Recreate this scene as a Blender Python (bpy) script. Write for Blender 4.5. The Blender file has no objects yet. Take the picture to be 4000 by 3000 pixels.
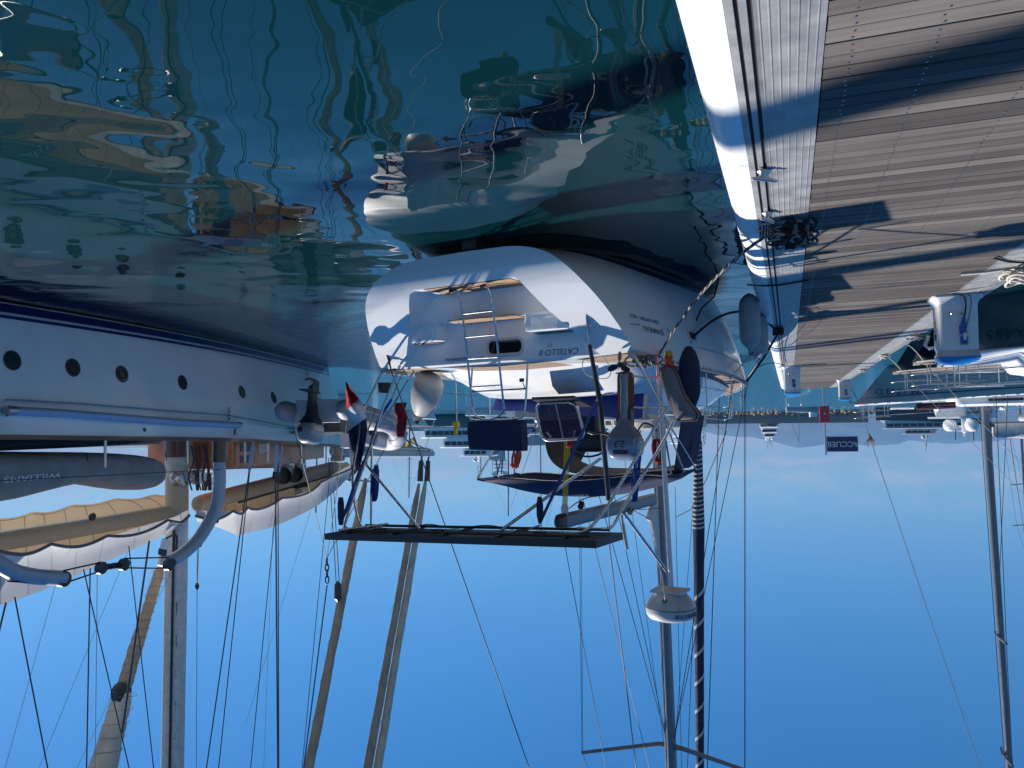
import bpy, bmesh, math, random
from mathutils import Vector as V, Matrix as M4
random.seed(7)
SC = bpy.context.scene; COL = SC.collection
# ---------------------------------------------------------------- camera, world, sun, exposure
CAM_H = 2.4; FPX = 3000.0
PITCH = math.atan(152/3000.0); ROLL = math.atan(0.02)
cF = V((0, math.cos(PITCH), -math.sin(PITCH))); cU0 = V((0, math.sin(PITCH), math.cos(PITCH))); cX = V((1, 0, 0))
cR = cX*math.cos(ROLL) - cU0*math.sin(ROLL); cU = cU0*math.cos(ROLL) + cX*math.sin(ROLL)
CAM = V((0, 0, CAM_H))
cd = bpy.data.cameras.new('camera'); cam = bpy.data.objects.new('camera', cd); COL.objects.link(cam)
cd.sensor_width = 36; cd.lens = 27; cd.clip_start = 0.05; cd.clip_end = 60000
# the photograph was taken with the phone upside down: the camera is rolled by half a turn
r_, u_ = -cR, -cU
cam.matrix_world = M4(((r_.x, u_.x, -cF.x, 0), (r_.y, u_.y, -cF.y, 0), (r_.z, u_.z, -cF.z, CAM_H), (0, 0, 0, 1)))
SC.camera = cam
SUN_AZ, SUN_EL = math.radians(48), math.radians(46)
SUN_DIR = V((math.sin(SUN_AZ)*math.cos(SUN_EL), math.cos(SUN_AZ)*math.cos(SUN_EL), math.sin(SUN_EL)))
world = bpy.data.worlds.new('World'); SC.world = world; world.use_nodes = True
wn, wl = world.node_tree.nodes, world.node_tree.links
wn.clear()
wo = wn.new('ShaderNodeOutputWorld'); bg = wn.new('ShaderNodeBackground'); sky = wn.new('ShaderNodeTexSky')
sky.sky_type = 'NISHITA'; sky.sun_disc = False; sky.sun_elevation = SUN_EL; sky.sun_rotation = SUN_AZ
sky.air_density = 1.0; sky.dust_density = 0.1; sky.ozone_density = 6.0; sky.altitude = 0
bg.inputs[1].default_value = 0.079
# small fair-weather clouds low over the hills
tc = wn.new('ShaderNodeTexCoord'); sep = wn.new('ShaderNodeSeparateXYZ'); wl.new(tc.outputs['Generated'], sep.inputs[0])
mp = wn.new('ShaderNodeMapping'); mp.inputs['Scale'].default_value = (17, 17, 60); wl.new(tc.outputs['Generated'], mp.inputs[0])
nz = wn.new('ShaderNodeTexNoise'); nz.inputs['Scale'].default_value = 1.0; nz.inputs['Detail'].default_value = 7; nz.inputs['Roughness'].default_value = 0.6
wl.new(mp.outputs[0], nz.inputs['Vector'])
def wramp(src, stops):
    r = wn.new('ShaderNodeValToRGB'); e = r.color_ramp.elements
    while len(e) < len(stops): e.new(0.5)
    for el, (p, v) in zip(e, stops): el.position = p; el.color = (v, v, v, 1)
    wl.new(src, r.inputs[0]); return r.outputs[0]
def wmath(op, a, b):
    m = wn.new('ShaderNodeMath'); m.operation = op
    for i, s in enumerate((a, b)):
        if isinstance(s, (int, float)): m.inputs[i].default_value = s
        else: wl.new(s, m.inputs[i])
    return m.outputs[0]
band = wramp(sep.outputs['Z'], [(0.0, 0.8), (0.05, 1.0), (0.062, 0.75), (0.078, 0.25), (0.12, 0.0)])
den = wramp(nz.outputs['Fac'], [(0.45, 0.0), (0.60, 1.0)])
cmask = wmath('MULTIPLY', wmath('MULTIPLY', band, den), 0.9)
mixc = wn.new('ShaderNodeMix'); mixc.data_type = 'RGBA'
hsv = wn.new('ShaderNodeHueSaturation'); hsv.inputs['Saturation'].default_value = 1.28; wl.new(sky.outputs[0], hsv.inputs['Color'])
wl.new(cmask, mixc.inputs['Factor']); wl.new(hsv.outputs[0], mixc.inputs['A']); mixc.inputs['B'].default_value = (6.6, 6.4, 7.0, 1)
wl.new(mixc.outputs['Result'], bg.inputs[0]); wl.new(bg.outputs[0], wo.inputs[0])
sd = bpy.data.lights.new('sun', 'SUN'); sd.energy = 5.0; sd.angle = math.radians(0.53); sd.color = (1, 0.94, 0.86)
sun = bpy.data.objects.new('sun', sd); COL.objects.link(sun)
sun.rotation_mode = 'QUATERNION'; sun.rotation_quaternion = (-SUN_DIR).to_track_quat('-Z', 'Y')
SC.view_settings.view_transform = 'Standard'; SC.view_settings.look = 'None'
SC.view_settings.exposure = 0.42; SC.view_settings.gamma = 1.0; SC.view_settings.use_curve_mapping = False
SC.cycles.max_bounces = 8; SC.cycles.transparent_max_bounces = 12
SC.cycles.caustics_reflective = False; SC.cycles.caustics_refractive = False
SC.cycles.sample_clamp_indirect = 5.0; SC.cycles.sample_clamp_direct = 9.0

# ---------------------------------------------------------------- where a sight line of the photograph meets a plane of the place
def ray(x, y): return cF - cR*((x-2000)/FPX) - cU*((1500-y)/FPX)
def on_z(x, y, z): r = ray(x, y); return CAM + r*((z-CAM_H)/r.z)
def on_d(x, y, d): r = ray(x, y); return CAM + r*(d/r.y)
def on_plane(x, y, o, n): r = ray(x, y); return CAM + r*((o-CAM).dot(n)/r.dot(n))
class Frame:
    def __init__(s, o, ang):
        s.o = V(o); s.ang = ang
        s.f = V((-math.sin(ang), math.cos(ang), 0)); s.b = V((math.cos(ang), math.sin(ang), 0))
    def __call__(s, b, f, z): return s.o + s.b*b + s.f*f + V((0, 0, z))
    def loc(s, p): q = p-s.o; return V((q.dot(s.b), q.dot(s.f), q.z))
    def at_f(s, x, y, f): return on_plane(x, y, s.o+s.f*f, s.f)      # plane square to the heading
    def at_b(s, x, y, b): return on_plane(x, y, s.o+s.b*b, s.b)      # plane along the heading
DK = Frame((0, 0, 0), math.radians(19.78))           # the pontoon: b across, f along
BT = Frame((0.24, 10.71, 0), math.radians(30))       # the sailing boat in the middle
YT = Frame((14.92, 4.56, 0), math.radians(17))       # the long classic yacht

# ---------------------------------------------------------------- materials
def mat(name, col, rough=0.5, metal=0.0, var=0.0, vscale=8.0, bump=0.0, bscale=60.0, coat=0.0, spec=0.5, trans=0.0, alpha=1.0, stretch=(1,1,1), coords='Object', sheen=0.0, dirt=None):
    m = bpy.data.materials.new(name); m.use_nodes = True
    n, l = m.node_tree.nodes, m.node_tree.links; p = n['Principled BSDF']
    p.inputs['Base Color'].default_value = (*col, 1); p.inputs['Roughness'].default_value = rough; p.inputs['Metallic'].default_value = metal
    p.inputs['Coat Weight'].default_value = coat; p.inputs['Specular IOR Level'].default_value = spec
    p.inputs['Transmission Weight'].default_value = trans; p.inputs['Alpha'].default_value = alpha
    t = n.new('ShaderNodeTexCoord'); mp = n.new('ShaderNodeMapping'); mp.inputs['Scale'].default_value = stretch
    l.new(t.outputs[coords], mp.inputs[0])
    if var > 0:
        z = n.new('ShaderNodeTexNoise'); z.inputs['Scale'].default_value = vscale; z.inputs['Detail'].default_value = 5
        l.new(mp.outputs[0], z.inputs['Vector'])
        r = n.new('ShaderNodeMapRange'); r.inputs['From Min'].default_value = 0.3; r.inputs['From Max'].default_value = 0.7
        r.inputs['To Min'].default_value = 1-var; r.inputs['To Max'].default_value = 1+var; l.new(z.outputs['Fac'], r.inputs['Value'])
        mx = n.new('ShaderNodeVectorMath'); mx.operation = 'SCALE'; mx.inputs[0].default_value = col
        l.new(r.outputs['Result'], mx.inputs['Scale']); l.new(mx.outputs[0], p.inputs['Base Color'])
        r2 = n.new('ShaderNodeMapRange'); r2.inputs['To Min'].default_value = max(0.02, rough*0.75); r2.inputs['To Max'].default_value = min(1, rough*1.25)
        l.new(z.outputs['Fac'], r2.inputs['Value']); l.new(r2.outputs['Result'], p.inputs['Roughness'])
    if bump > 0:
        z = n.new('ShaderNodeTexNoise'); z.inputs['Scale'].default_value = bscale; z.inputs['Detail'].default_value = 4
        l.new(mp.outputs[0], z.inputs['Vector'])
        b = n.new('ShaderNodeBump'); b.inputs['Strength'].default_value = 1; b.inputs['Distance'].default_value = bump
        l.new(z.outputs['Fac'], b.inputs['Height']); l.new(b.outputs[0], p.inputs['Normal'])
    return m
def nodes(m): return m.node_tree.nodes, m.node_tree.links, m.node_tree.nodes['Principled BSDF']
def band_z(m, stops, stern=0.0):
    """paint bands by height: stops = [(z_from, colour), ...] ascending"""
    n, l, p = nodes(m)
    g = n.new('ShaderNodeNewGeometry'); s = n.new('ShaderNodeSeparateXYZ'); l.new(g.outputs['Position'], s.inputs[0])
    zlo, zhi = -1.0, 3.0
    r = n.new('ShaderNodeMapRange'); r.inputs['From Min'].default_value = zlo; r.inputs['From Max'].default_value = zhi
    zsrc = s.outputs['Z']
    if stern:    # the painted line dips away under the counter
        tc_ = n.new('ShaderNodeTexCoord'); so = n.new('ShaderNodeSeparateXYZ'); l.new(tc_.outputs['Object'], so.inputs[0])
        rr = n.new('ShaderNodeMapRange'); rr.inputs['From Min'].default_value = 1.6; rr.inputs['From Max'].default_value = -0.6; rr.inputs['To Min'].default_value = 0; rr.inputs['To Max'].default_value = stern
        l.new(so.outputs['Y'], rr.inputs['Value']); ad_ = n.new('ShaderNodeMath'); ad_.operation = 'ADD'; l.new(zsrc, ad_.inputs[0]); l.new(rr.outputs['Result'], ad_.inputs[1]); zsrc = ad_.outputs[0]
    l.new(zsrc, r.inputs['Value'])
    c = n.new('ShaderNodeValToRGB'); c.color_ramp.interpolation = 'CONSTANT'; e = c.color_ramp.elements
    while len(e) < len(stops): e.new(0.5)
    for el, (z, col) in zip(e, stops): el.position = max(0, (z-zlo)/(zhi-zlo)); el.color = (*col, 1)
    l.new(r.outputs['Result'], c.inputs[0])
    # faint weathering over the paint
    t = n.new('ShaderNodeTexNoise'); t.inputs['Scale'].default_value = 1.3; t.inputs['Detail'].default_value = 6; l.new(g.outputs['Position'], t.inputs['Vector'])
    q = n.new('ShaderNodeMapRange'); q.inputs['From Min'].default_value = 0.3; q.inputs['From Max'].default_value = 0.7; q.inputs['To Min'].default_value = 0.93; q.inputs['To Max'].default_value = 1.0
    l.new(t.outputs['Fac'], q.inputs['Value'])
    mx = n.new('ShaderNodeVectorMath'); mx.operation = 'SCALE'; l.new(c.outputs['Color'], mx.inputs[0]); l.new(q.outputs['Result'], mx.inputs['Scale'])
    l.new(mx.outputs[0], p.inputs['Base Color']); return m
NAVY = (0.012, 0.02, 0.10); WHT = (0.86, 0.86, 0.85)
mt = {}
mt['gel'] = mat('gelcoat', (0.85, 0.85, 0.84), 0.28, coat=0.3, var=0.03, vscale=3)
mt['hull'] = band_z(mat('hull_paint', WHT, 0.22, coat=0.4), [(-1, (0.02, 0.025, 0.05)), (0.02, (0.55, 0.57, 0.58)), (0.075, NAVY), (0.195, WHT)], .12)
mt['yhull'] = band_z(mat('yacht_hull_paint', (0.62, 0.72, 0.78), 0.14, coat=0.7), [(-1, (0.012, 0.014, 0.02)), (0.02, (0.62, 0.70, 0.72)), (0.05, (0.01, 0.018, 0.16)), (0.245, (0.62, 0.70, 0.72)), (0.285, (0.01, 0.018, 0.16)), (0.345, (0.82, 0.87, 0.87))])
mt['steel'] = mat('stainless', (0.55, 0.55, 0.55), 0.27, 1.0, var=0.12, vscale=14)
mt['alu'] = mat('aluminium', (0.46, 0.465, 0.47), 0.45, 1.0, var=0.12, vscale=18)
mt['mast'] = mat('mast_grey', (0.17, 0.18, 0.20), 0.4, 0.25, var=0.1, vscale=5)
mt['white'] = mat('white_paint', (0.78, 0.78, 0.77), 0.4, var=0.05)
mt['plastic'] = mat('white_plastic', (0.74, 0.74, 0.73), 0.35, var=0.06, vscale=4)
mt['dirtyw'] = mat('grey_white', (0.55, 0.55, 0.54), 0.5, var=0.15, vscale=6)
mt['black'] = mat('black_rubber', (0.012, 0.012, 0.013), 0.5, var=0.2)
mt['dark'] = mat('dark_plastic', (0.025, 0.027, 0.03), 0.4, var=0.2)
mt['glass'] = mat('dark_glass', (0.01, 0.011, 0.014), 0.06, coat=0.3)
mt['navy'] = mat('navy_canvas', (0.012, 0.018, 0.062), 0.85, var=0.25, vscale=9, bump=0.004, bscale=14)
mt['blue'] = mat('blue_canvas', (0.02, 0.04, 0.22), 0.8, var=0.25, vscale=7, bump=0.006, bscale=9)
mt['dodger'] = mat('dodger_canvas', (0.028, 0.024, 0.026), 0.85, var=0.25, vscale=9, bump=0.004, bscale=14)
mt['cream'] = mat('cream_canvas', (0.62, 0.49, 0.33), 0.85, var=0.06, vscale=2)
mt['creampaint'] = mat('cream_paint', (0.50, 0.42, 0.32), 0.35, coat=0.2, var=0.05)
mt['varnish'] = mat('varnished_wood', (0.46, 0.155, 0.052), 0.18, coat=0.7, var=0.3, vscale=6, stretch=(1, 1, 9))
mt['mahog'] = mat('mahogany', (0.11, 0.038, 0.018), 0.35, coat=0.4, var=0.25, vscale=6, stretch=(2, 2, 12))
mt['teakboard'] = mat('teak_board', (0.22, 0.075, 0.03), 0.55, var=0.3, vscale=10, stretch=(5, 5, 1))
mt['furl'] = mat('furled_canvas', (0.36, 0.30, 0.235), 0.9, var=0.18, vscale=3, bump=0.02, bscale=7, stretch=(1, 1, 0.35))
mt['furlw'] = mat('furled_canvas_pale', (0.50, 0.48, 0.42), 0.9, var=0.15, vscale=3, bump=0.02, bscale=7, stretch=(1, 1, 0.35))
mt['furln'] = mat('furled_navy', (0.012, 0.017, 0.055), 0.9, var=0.2, vscale=3, bump=0.02, bscale=7)
mt['wire'] = mat('wire', (0.05, 0.055, 0.065), 0.4, 0.4)
mt['wirel'] = mat('wire_light', (0.32, 0.30, 0.29), 0.4, 0.3)
mt['rope'] = mat('rope_black', (0.012, 0.012, 0.014), 0.9, var=0.3, vscale=40)
mt['ropew'] = mat('rope_white', (0.55, 0.52, 0.46), 0.9, var=0.2, vscale=50)
mt['ropeb'] = mat('rope_blue', (0.015, 0.07, 0.28), 0.85, var=0.35, vscale=30)
mt['ropey'] = mat('rope_yellow', (0.55, 0.42, 0.03), 0.85, var=0.25, vscale=30)
mt['ropeo'] = mat('rope_orange', (0.62, 0.13, 0.05), 0.85, var=0.2, vscale=30)
mt['roper'] = mat('rope_red', (0.35, 0.02, 0.025), 0.85, var=0.2, vscale=30)
mt['red'] = mat('red_cloth', (0.55, 0.02, 0.025), 0.8, var=0.15, vscale=9)
mt['dred'] = mat('dark_red_cloth', (0.20, 0.01, 0.015), 0.85, var=0.25, vscale=12, bump=0.01, bscale=20)
mt['orange'] = mat('orange_plastic', (0.75, 0.08, 0.03), 0.45, var=0.1)
mt['flagw'] = mat('flag_white', (0.72, 0.70, 0.72), 0.85, var=0.05)
mt['flagb'] = mat('flag_blue', (0.014, 0.022, 0.075), 0.85, var=0.1)
mt['fend'] = mat('fender_grey', (0.34, 0.35, 0.36), 0.5, var=0.15, vscale=5)
mt['fendball'] = mat('fender_white', (0.50, 0.50, 0.46), 0.5, var=0.15, vscale=5)
mt['fendnavy'] = mat('fender_cover', (0.012, 0.017, 0.04), 0.95, var=0.25, vscale=20, bump=0.003, bscale=90)
mt['taupe'] = mat('taupe_cover', (0.22, 0.185, 0.185), 0.85, var=0.15, vscale=8)
mt['piping'] = mat('dark_piping', (0.03, 0.03, 0.035), 0.8)
mt['panel'] = mat('solar_cells', (0.010, 0.011, 0.018), 0.5, var=0.2, vscale=3)
mt['cover'] = mat('grey_cover', (0.27, 0.26, 0.25), 0.9, var=0.16, vscale=2.5, bump=0.03, bscale=3)
mt['ribtube'] = mat('grey_hypalon', (0.33, 0.33, 0.36), 0.6, var=0.08, vscale=4)
mt['ribwhite'] = mat('white_hypalon', (0.66, 0.65, 0.65), 0.55, var=0.06, vscale=4)
mt['capblue'] = mat('blue_lens', (0.02, 0.24, 0.60), 0.3, coat=0.3, var=0.06)
mt['sockblue'] = mat('socket_blue', (0.015, 0.10, 0.42), 0.35, var=0.1)
mt['signblue'] = mat('sign_blue', (0.012, 0.025, 0.13), 0.35)
mt['boxred'] = mat('box_red', (0.55, 0.045, 0.06), 0.4, var=0.1)
mt['ink'] = mat('ink_blue', (0.02, 0.04, 0.16), 0.5)
mt['inkk'] = mat('ink_black', (0.01, 0.01, 0.012), 0.5)
mt['inkw'] = mat('ink_white', (0.78, 0.78, 0.78), 0.5)
mt['inkg'] = mat('ink_grey', (0.16, 0.17, 0.2), 0.5)
mt['clear'] = mat('clear_vinyl', (0.6, 0.65, 0.68), 0.15, alpha=0.35)
mt['acryl'] = mat('tinted_acrylic', (0.05, 0.035, 0.09), 0.06, alpha=0.82, coat=0.5)
mt['gravel'] = mat('cement', (0.30, 0.28, 0.25), 0.9, var=0.2)

# ---------------------------------------------------------------- mesh building
class MB:
    def __init__(s): s.v = []; s.f = []; s.mi = []
    def add(s, vs, fs, m=0):
        o = len(s.v); s.v += [V(p) for p in vs]; s.f += [tuple(i+o for i in f) for f in fs]; s.mi += [m]*len(fs); return s
    def hexa(s, p, m=0):   # 8 corners: bottom ring 0-3, top ring 4-7
        return s.add(p, [(0,3,2,1),(4,5,6,7),(0,1,5,4),(1,2,6,5),(2,3,7,6),(3,0,4,7)], m)
    def box(s, c, d, fr=None, m=0):
        c = V(c); x, y, z = (k/2 for k in d); q = [(-x,-y,-z),(x,-y,-z),(x,y,-z),(-x,y,-z),(-x,-y,z),(x,-y,z),(x,y,z),(-x,y,z)]
        pts = [c+V(k) for k in q]
        if fr: pts = [fr(*p) for p in pts]
        return s.hexa(pts, m)
    def tube(s, pts, r, n=8, m=0, caps=True, closed=False):
        pts = [V(p) for p in pts]; N = len(pts)
        rs = r if isinstance(r, (list, tuple)) else [r]*N
        up = None; rings = []
        for i, p in enumerate(pts):
            if closed: t = (pts[(i+1) % N]-pts[i-1])
            else: t = pts[min(i+1, N-1)]-pts[max(i-1, 0)]
            if t.length < 1e-9: t = V((0,0,1))
            t.normalize()
            if up is None:
                up = t.orthogonal().normalized()
            else:
                up = (up-t*up.dot(t))
                if up.length < 1e-6: up = t.orthogonal()
                up.normalize()
            sd = t.cross(up)
            rings.append([p+(up*math.cos(2*math.pi*k/n)+sd*math.sin(2*math.pi*k/n))*rs[i] for k in range(n)])
        o = len(s.v); s.v += [q for rg in rings for q in rg]
        for i in range(N if closed else N-1):
            a, b = o+i*n, o+((i+1) % N)*n
            for k in range(n): s.f.append((a+k, a+(k+1) % n, b+(k+1) % n, b+k)); s.mi.append(m)
        if caps and not closed:
            s.f.append(tuple(o+k for k in range(n-1, -1, -1))); s.mi.append(m)
            s.f.append(tuple(o+(N-1)*n+k for k in range(n))); s.mi.append(m)
        return s
    def lathe(s, prof, n=20, fn=None, m=0, sx=1, sy=1):   # prof: (r, z)
        fn = fn or (lambda x, y, z: V((x, y, z)))
        o = len(s.v)
        for r, z in prof:
            for k in range(n):
                a = 2*math.pi*k/n; s.v.append(fn(r*sx*math.cos(a), r*sy*math.sin(a), z))
        for i in range(len(prof)-1):
            for k in range(n):
                s.f.append((o+i*n+k, o+i*n+(k+1) % n, o+(i+1)*n+(k+1) % n, o+(i+1)*n+k)); s.mi.append(m)
        s.f.append(tuple(o+k for k in range(n-1, -1, -1))); s.mi.append(m)
        e = o+(len(prof)-1)*n; s.f.append(tuple(e+k for k in range(n))); s.mi.append(m)
        return s
    def prism(s, poly, fn0, fn1, m=0):   # poly of 2-tuples, fn maps them to the two ends
        n = len(poly); o = len(s.v)
        s.v += [V(fn0(*p)) for p in poly]+[V(fn1(*p)) for p in poly]
        s.f.append(tuple(o+k for k in range(n-1, -1, -1))); s.f.append(tuple(o+n+k for k in range(n))); s.mi += [m, m]
        for k in range(n): s.f.append((o+k, o+(k+1) % n, o+n+(k+1) % n, o+n+k)); s.mi.append(m)
        return s
    def grid(s, fn, nu, nv, m=0, closeu=False):
        o = len(s.v)
        for i in range(nu+1):
            for j in range(nv+1): s.v.append(V(fn(i/nu, j/nv)))
        for i in range(nu):
            for j in range(nv):
                a = o+i*(nv+1)+j; s.f.append((a, a+1, a+nv+2, a+nv+1)); s.mi.append(m)
        return s
    def sheet(s, fn, nu, nv, th, nrm, m=0):   # a cloth with thickness th along nrm
        nrm = V(nrm); s.grid(fn, nu, nv, m); s.grid(lambda u, v: V(fn(u, v))+nrm*th, nu, nv, m)
        a = len(s.v)-2*(nu+1)*(nv+1); b = a+(nu+1)*(nv+1); w = nv+1
        edge = [i*w for i in range(nu+1)]+[nu*w+j for j in range(1, w)]+[i*w+nv for i in range(nu-1, -1, -1)]+[j for j in range(nv-1, 0, -1)]
        for k in range(len(edge)):
            p, q = edge[k], edge[(k+1) % len(edge)]; s.f.append((a+p, a+q, b+q, b+p)); s.mi.append(m)
        return s
    def build(s, name, mats, parent=None, ang=35, label=None, world=True, kind=None):
        me = bpy.data.meshes.new(name); vs = s.v
        if parent is not None and world:
            inv = root_matrix(parent).inverted(); vs = [inv @ p for p in vs]
        me.from_pydata([tuple(p) for p in vs], [], s.f)
        for k in (mats if isinstance(mats, (list, tuple)) else [mats]): me.materials.append(mt[k] if isinstance(k, str) else k)
        me.polygons.foreach_set('material_index', s.mi)
        bm = bmesh.new(); bm.from_mesh(me); bmesh.ops.recalc_face_normals(bm, faces=bm.faces); bm.to_mesh(me); bm.free()
        me.shade_smooth()
        if ang is not None and ang < 180: me.set_sharp_from_angle(angle=math.radians(ang))
        o = bpy.data.objects.new(name, me); COL.objects.link(o)
        if parent is not None: o.parent = parent
        if label: o['label'] = label
        if kind: o['kind'] = kind
        return o
ROOTM = {}
def root_matrix(o):
    while o.parent is not None: o = o.parent
    return ROOTM.get(o.name) or M4.Translation(o.location) @ M4.Rotation(o.rotation_euler.z, 4, 'Z')
def tag(o, label, cat, group=None, kind=None):
    o['label'] = label
    if cat: o['category'] = cat
    if group: o['group'] = group
    if kind: o['kind'] = kind
    return o
def thing(name, label, cat, loc=(0, 0, 0), rz=0.0, group=None, kind=None):
    o = bpy.data.objects.new(name, None); COL.objects.link(o); o.location = loc; o.rotation_euler = (0, 0, rz); o.empty_display_size = 0.2
    return tag(o, label, cat, group, kind)
def solo(mb, name, mats, loc, label, cat, group=None, ang=35, kind=None):
    """a thing that is one mesh, its origin at loc"""
    loc = V(loc); mb.v = [p-loc for p in mb.v]; o = mb.build(name, mats, None, ang); o.location = loc
    return tag(o, label, cat, group, kind)
def dup(root, loc, rz=0.0, label=None, group=None):
    def cp(o, par):
        c = o.copy(); COL.objects.link(c)
        if par is not None: c.parent = par
        for ch in list(o.children): cp(ch, c)
        return c
    r = cp(root, None); r.location = loc; r.rotation_euler = (0, 0, rz)
    if label: r['label'] = label
    if group: r['group'] = group
    return r
def text(s, name, m, parent, o, xd, yd, h, depth=0.003, shear=0.0, sx=1.0, align='CENTER'):
    """lettering as thin raised mesh: o centre of baseline, xd reading direction, yd up direction, h capital height"""
    cu = bpy.data.curves.new('lettering', 'FONT'); cu.body = s; cu.align_x = align; cu.extrude = depth/2; cu.shear = shear; cu.size = 1
    t = bpy.data.objects.new('lettering', cu); COL.objects.link(t)
    me = bpy.data.meshes.new_from_object(t.evaluated_get(bpy.context.evaluated_depsgraph_get()))
    bpy.data.objects.remove(t); bpy.data.curves.remove(cu)
    xd = V(xd).normalized(); yd = V(yd); yd = (yd-xd*yd.dot(xd)).normalized(); nd = xd.cross(yd); k = h/0.70
    inv = root_matrix(parent).inverted() if parent is not None else M4()
    for v in me.vertices: v.co = inv @ (V(o)+xd*(v.co.x*k*sx)+yd*(v.co.y*k)+nd*(v.co.z+depth/2+0.001))
    me.materials.clear(); me.materials.append(mt[m]); me.name = name
    ob = bpy.data.objects.new(name, me); COL.objects.link(ob); ob.parent = parent
    return ob
def lerp(a, b, t): return a+(b-a)*t
def spline(pts, n=6):
    """smooth curve through the points (Catmull-Rom)"""
    pts = [V(p) for p in pts]; q = [pts[0]*2-pts[1]]+pts+[pts[-1]*2-pts[-2]]; out = []
    for i in range(1, len(q)-2):
        a, b, c, d = q[i-1:i+3]
        for k in range(n):
            t = k/n; out.append(0.5*((b*2)+(c-a)*t+(a*2-b*5+c*4-d)*t*t+(b*3-a-c*3+d)*t*t*t))
    out.append(pts[-1]); return out
def sag(a, b, s, n=12): a, b = V(a), V(b); return [a.lerp(b, i/n)-V((0, 0, 4*s*(i/n)*(1-i/n))) for i in range(n+1)]
def helix(a, b, r, turns, n=12):
    a, b = V(a), V(b); t = (b-a).normalized(); u = t.orthogonal().normalized(); w = t.cross(u); N = int(turns*n)
    return [a.lerp(b, i/N)+(u*math.cos(2*math.pi*i/n)+w*math.sin(2*math.pi*i/n))*r for i in range(N+1)]
def part_tube(name, pts, r, m, parent, n=8, label=None): return MB().tube(pts, r, n).build(name, m, parent, 60, label)
# ================================================================ THE SETTING
def water_material():
    m = bpy.data.materials.new('sea_water'); m.use_nodes = True; n, l = m.node_tree.nodes, m.node_tree.links; n.clear()
    out = n.new('ShaderNodeOutputMaterial')
    g = n.new('ShaderNodeNewGeometry'); s = n.new('ShaderNodeSeparateXYZ'); l.new(g.outputs['Position'], s.inputs[0])
    def noise(scale, det, stretch, rough=0.5):
        mp = n.new('ShaderNodeMapping'); mp.inputs['Scale'].default_value = stretch; mp.inputs['Rotation'].default_value = (0, 0, 0.35); l.new(g.outputs['Position'], mp.inputs[0])
        z = n.new('ShaderNodeTexNoise'); z.inputs['Scale'].default_value = scale; z.inputs['Detail'].default_value = det; z.inputs['Roughness'].default_value = rough
        z.inputs['Distortion'].default_value = 0.4
        l.new(mp.outputs[0], z.inputs['Vector']); return z.outputs['Fac']
    def mth(op, a, b):
        k = n.new('ShaderNodeMath'); k.operation = op
        for i, q in enumerate((a, b)):
            if isinstance(q, (int, float)): k.inputs[i].default_value = q
            else: l.new(q, k.inputs[i])
        return k.outputs[0]
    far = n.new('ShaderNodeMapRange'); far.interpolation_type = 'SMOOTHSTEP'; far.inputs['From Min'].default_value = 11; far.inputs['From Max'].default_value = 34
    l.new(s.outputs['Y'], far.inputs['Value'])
    h = mth('MULTIPLY', noise(0.50, 1.0, (1, 1.25, 1)), 0.052)
    h = mth('ADD', h, mth('MULTIPLY', noise(1.9, 0.0, (1, 1.3, 1)), 0.0058))
    rip = mth('MULTIPLY', noise(4.2, 4.0, (1, 1.5, 1), 0.6), 0.11)
    h = mth('ADD', h, mth('MULTIPLY', rip, far.outputs['Result']))
    b = n.new('ShaderNodeBump'); b.inputs['Strength'].default_value = 1; b.inputs['Distance'].default_value = 1; l.new(h, b.inputs['Height'])
    fr = n.new('ShaderNodeFresnel'); fr.inputs['IOR'].default_value = 1.5; l.new(b.outputs[0], fr.inputs['Normal'])
    gl = n.new('ShaderNodeBsdfGlossy'); gl.inputs['Roughness'].default_value = 0.012; l.new(b.outputs[0], gl.inputs['Normal']); gl.inputs['Color'].default_value = (1, 1, 1, 1)
    df = n.new('ShaderNodeBsdfDiffuse'); l.new(b.outputs[0], df.inputs['Normal'])
    cz = n.new('ShaderNodeMix'); cz.data_type = 'RGBA'; cz.inputs['A'].default_value = (0.003, 0.034, 0.043, 1); cz.inputs['B'].default_value = (0.028, 0.175, 0.29, 1)  # far water painted a lighter blue, making up for weak sky reflection
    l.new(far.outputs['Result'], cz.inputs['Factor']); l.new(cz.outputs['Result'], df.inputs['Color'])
    tr = n.new('ShaderNodeBsdfTransparent'); tr.inputs['Color'].default_value = (0.25, 0.50, 0.47, 1)
    body = n.new('ShaderNodeMixShader'); body.inputs[0].default_value = 0.62; l.new(tr.outputs[0], body.inputs[1]); l.new(df.outputs[0], body.inputs[2])
    mx = n.new('ShaderNodeMixShader'); l.new(fr.outputs[0], mx.inputs[0]); l.new(body.outputs[0], mx.inputs[1]); l.new(gl.outputs[0], mx.inputs[2])
    l.new(mx.outputs[0], out.inputs[0]); return m
W = 9300
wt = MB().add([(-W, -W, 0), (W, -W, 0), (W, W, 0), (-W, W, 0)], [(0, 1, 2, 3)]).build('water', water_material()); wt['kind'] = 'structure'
mt['bed'] = mat('sea_bed', (0.012, 0.05, 0.042), 0.95, var=0.3, vscale=0.4)
sb = MB().add([(-W, -W, -5), (W, -W, -5), (W, W, -5), (-W, W, -5)], [(0, 1, 2, 3)]).build('seabed', 'bed'); sb['kind'] = 'structure'

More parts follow.
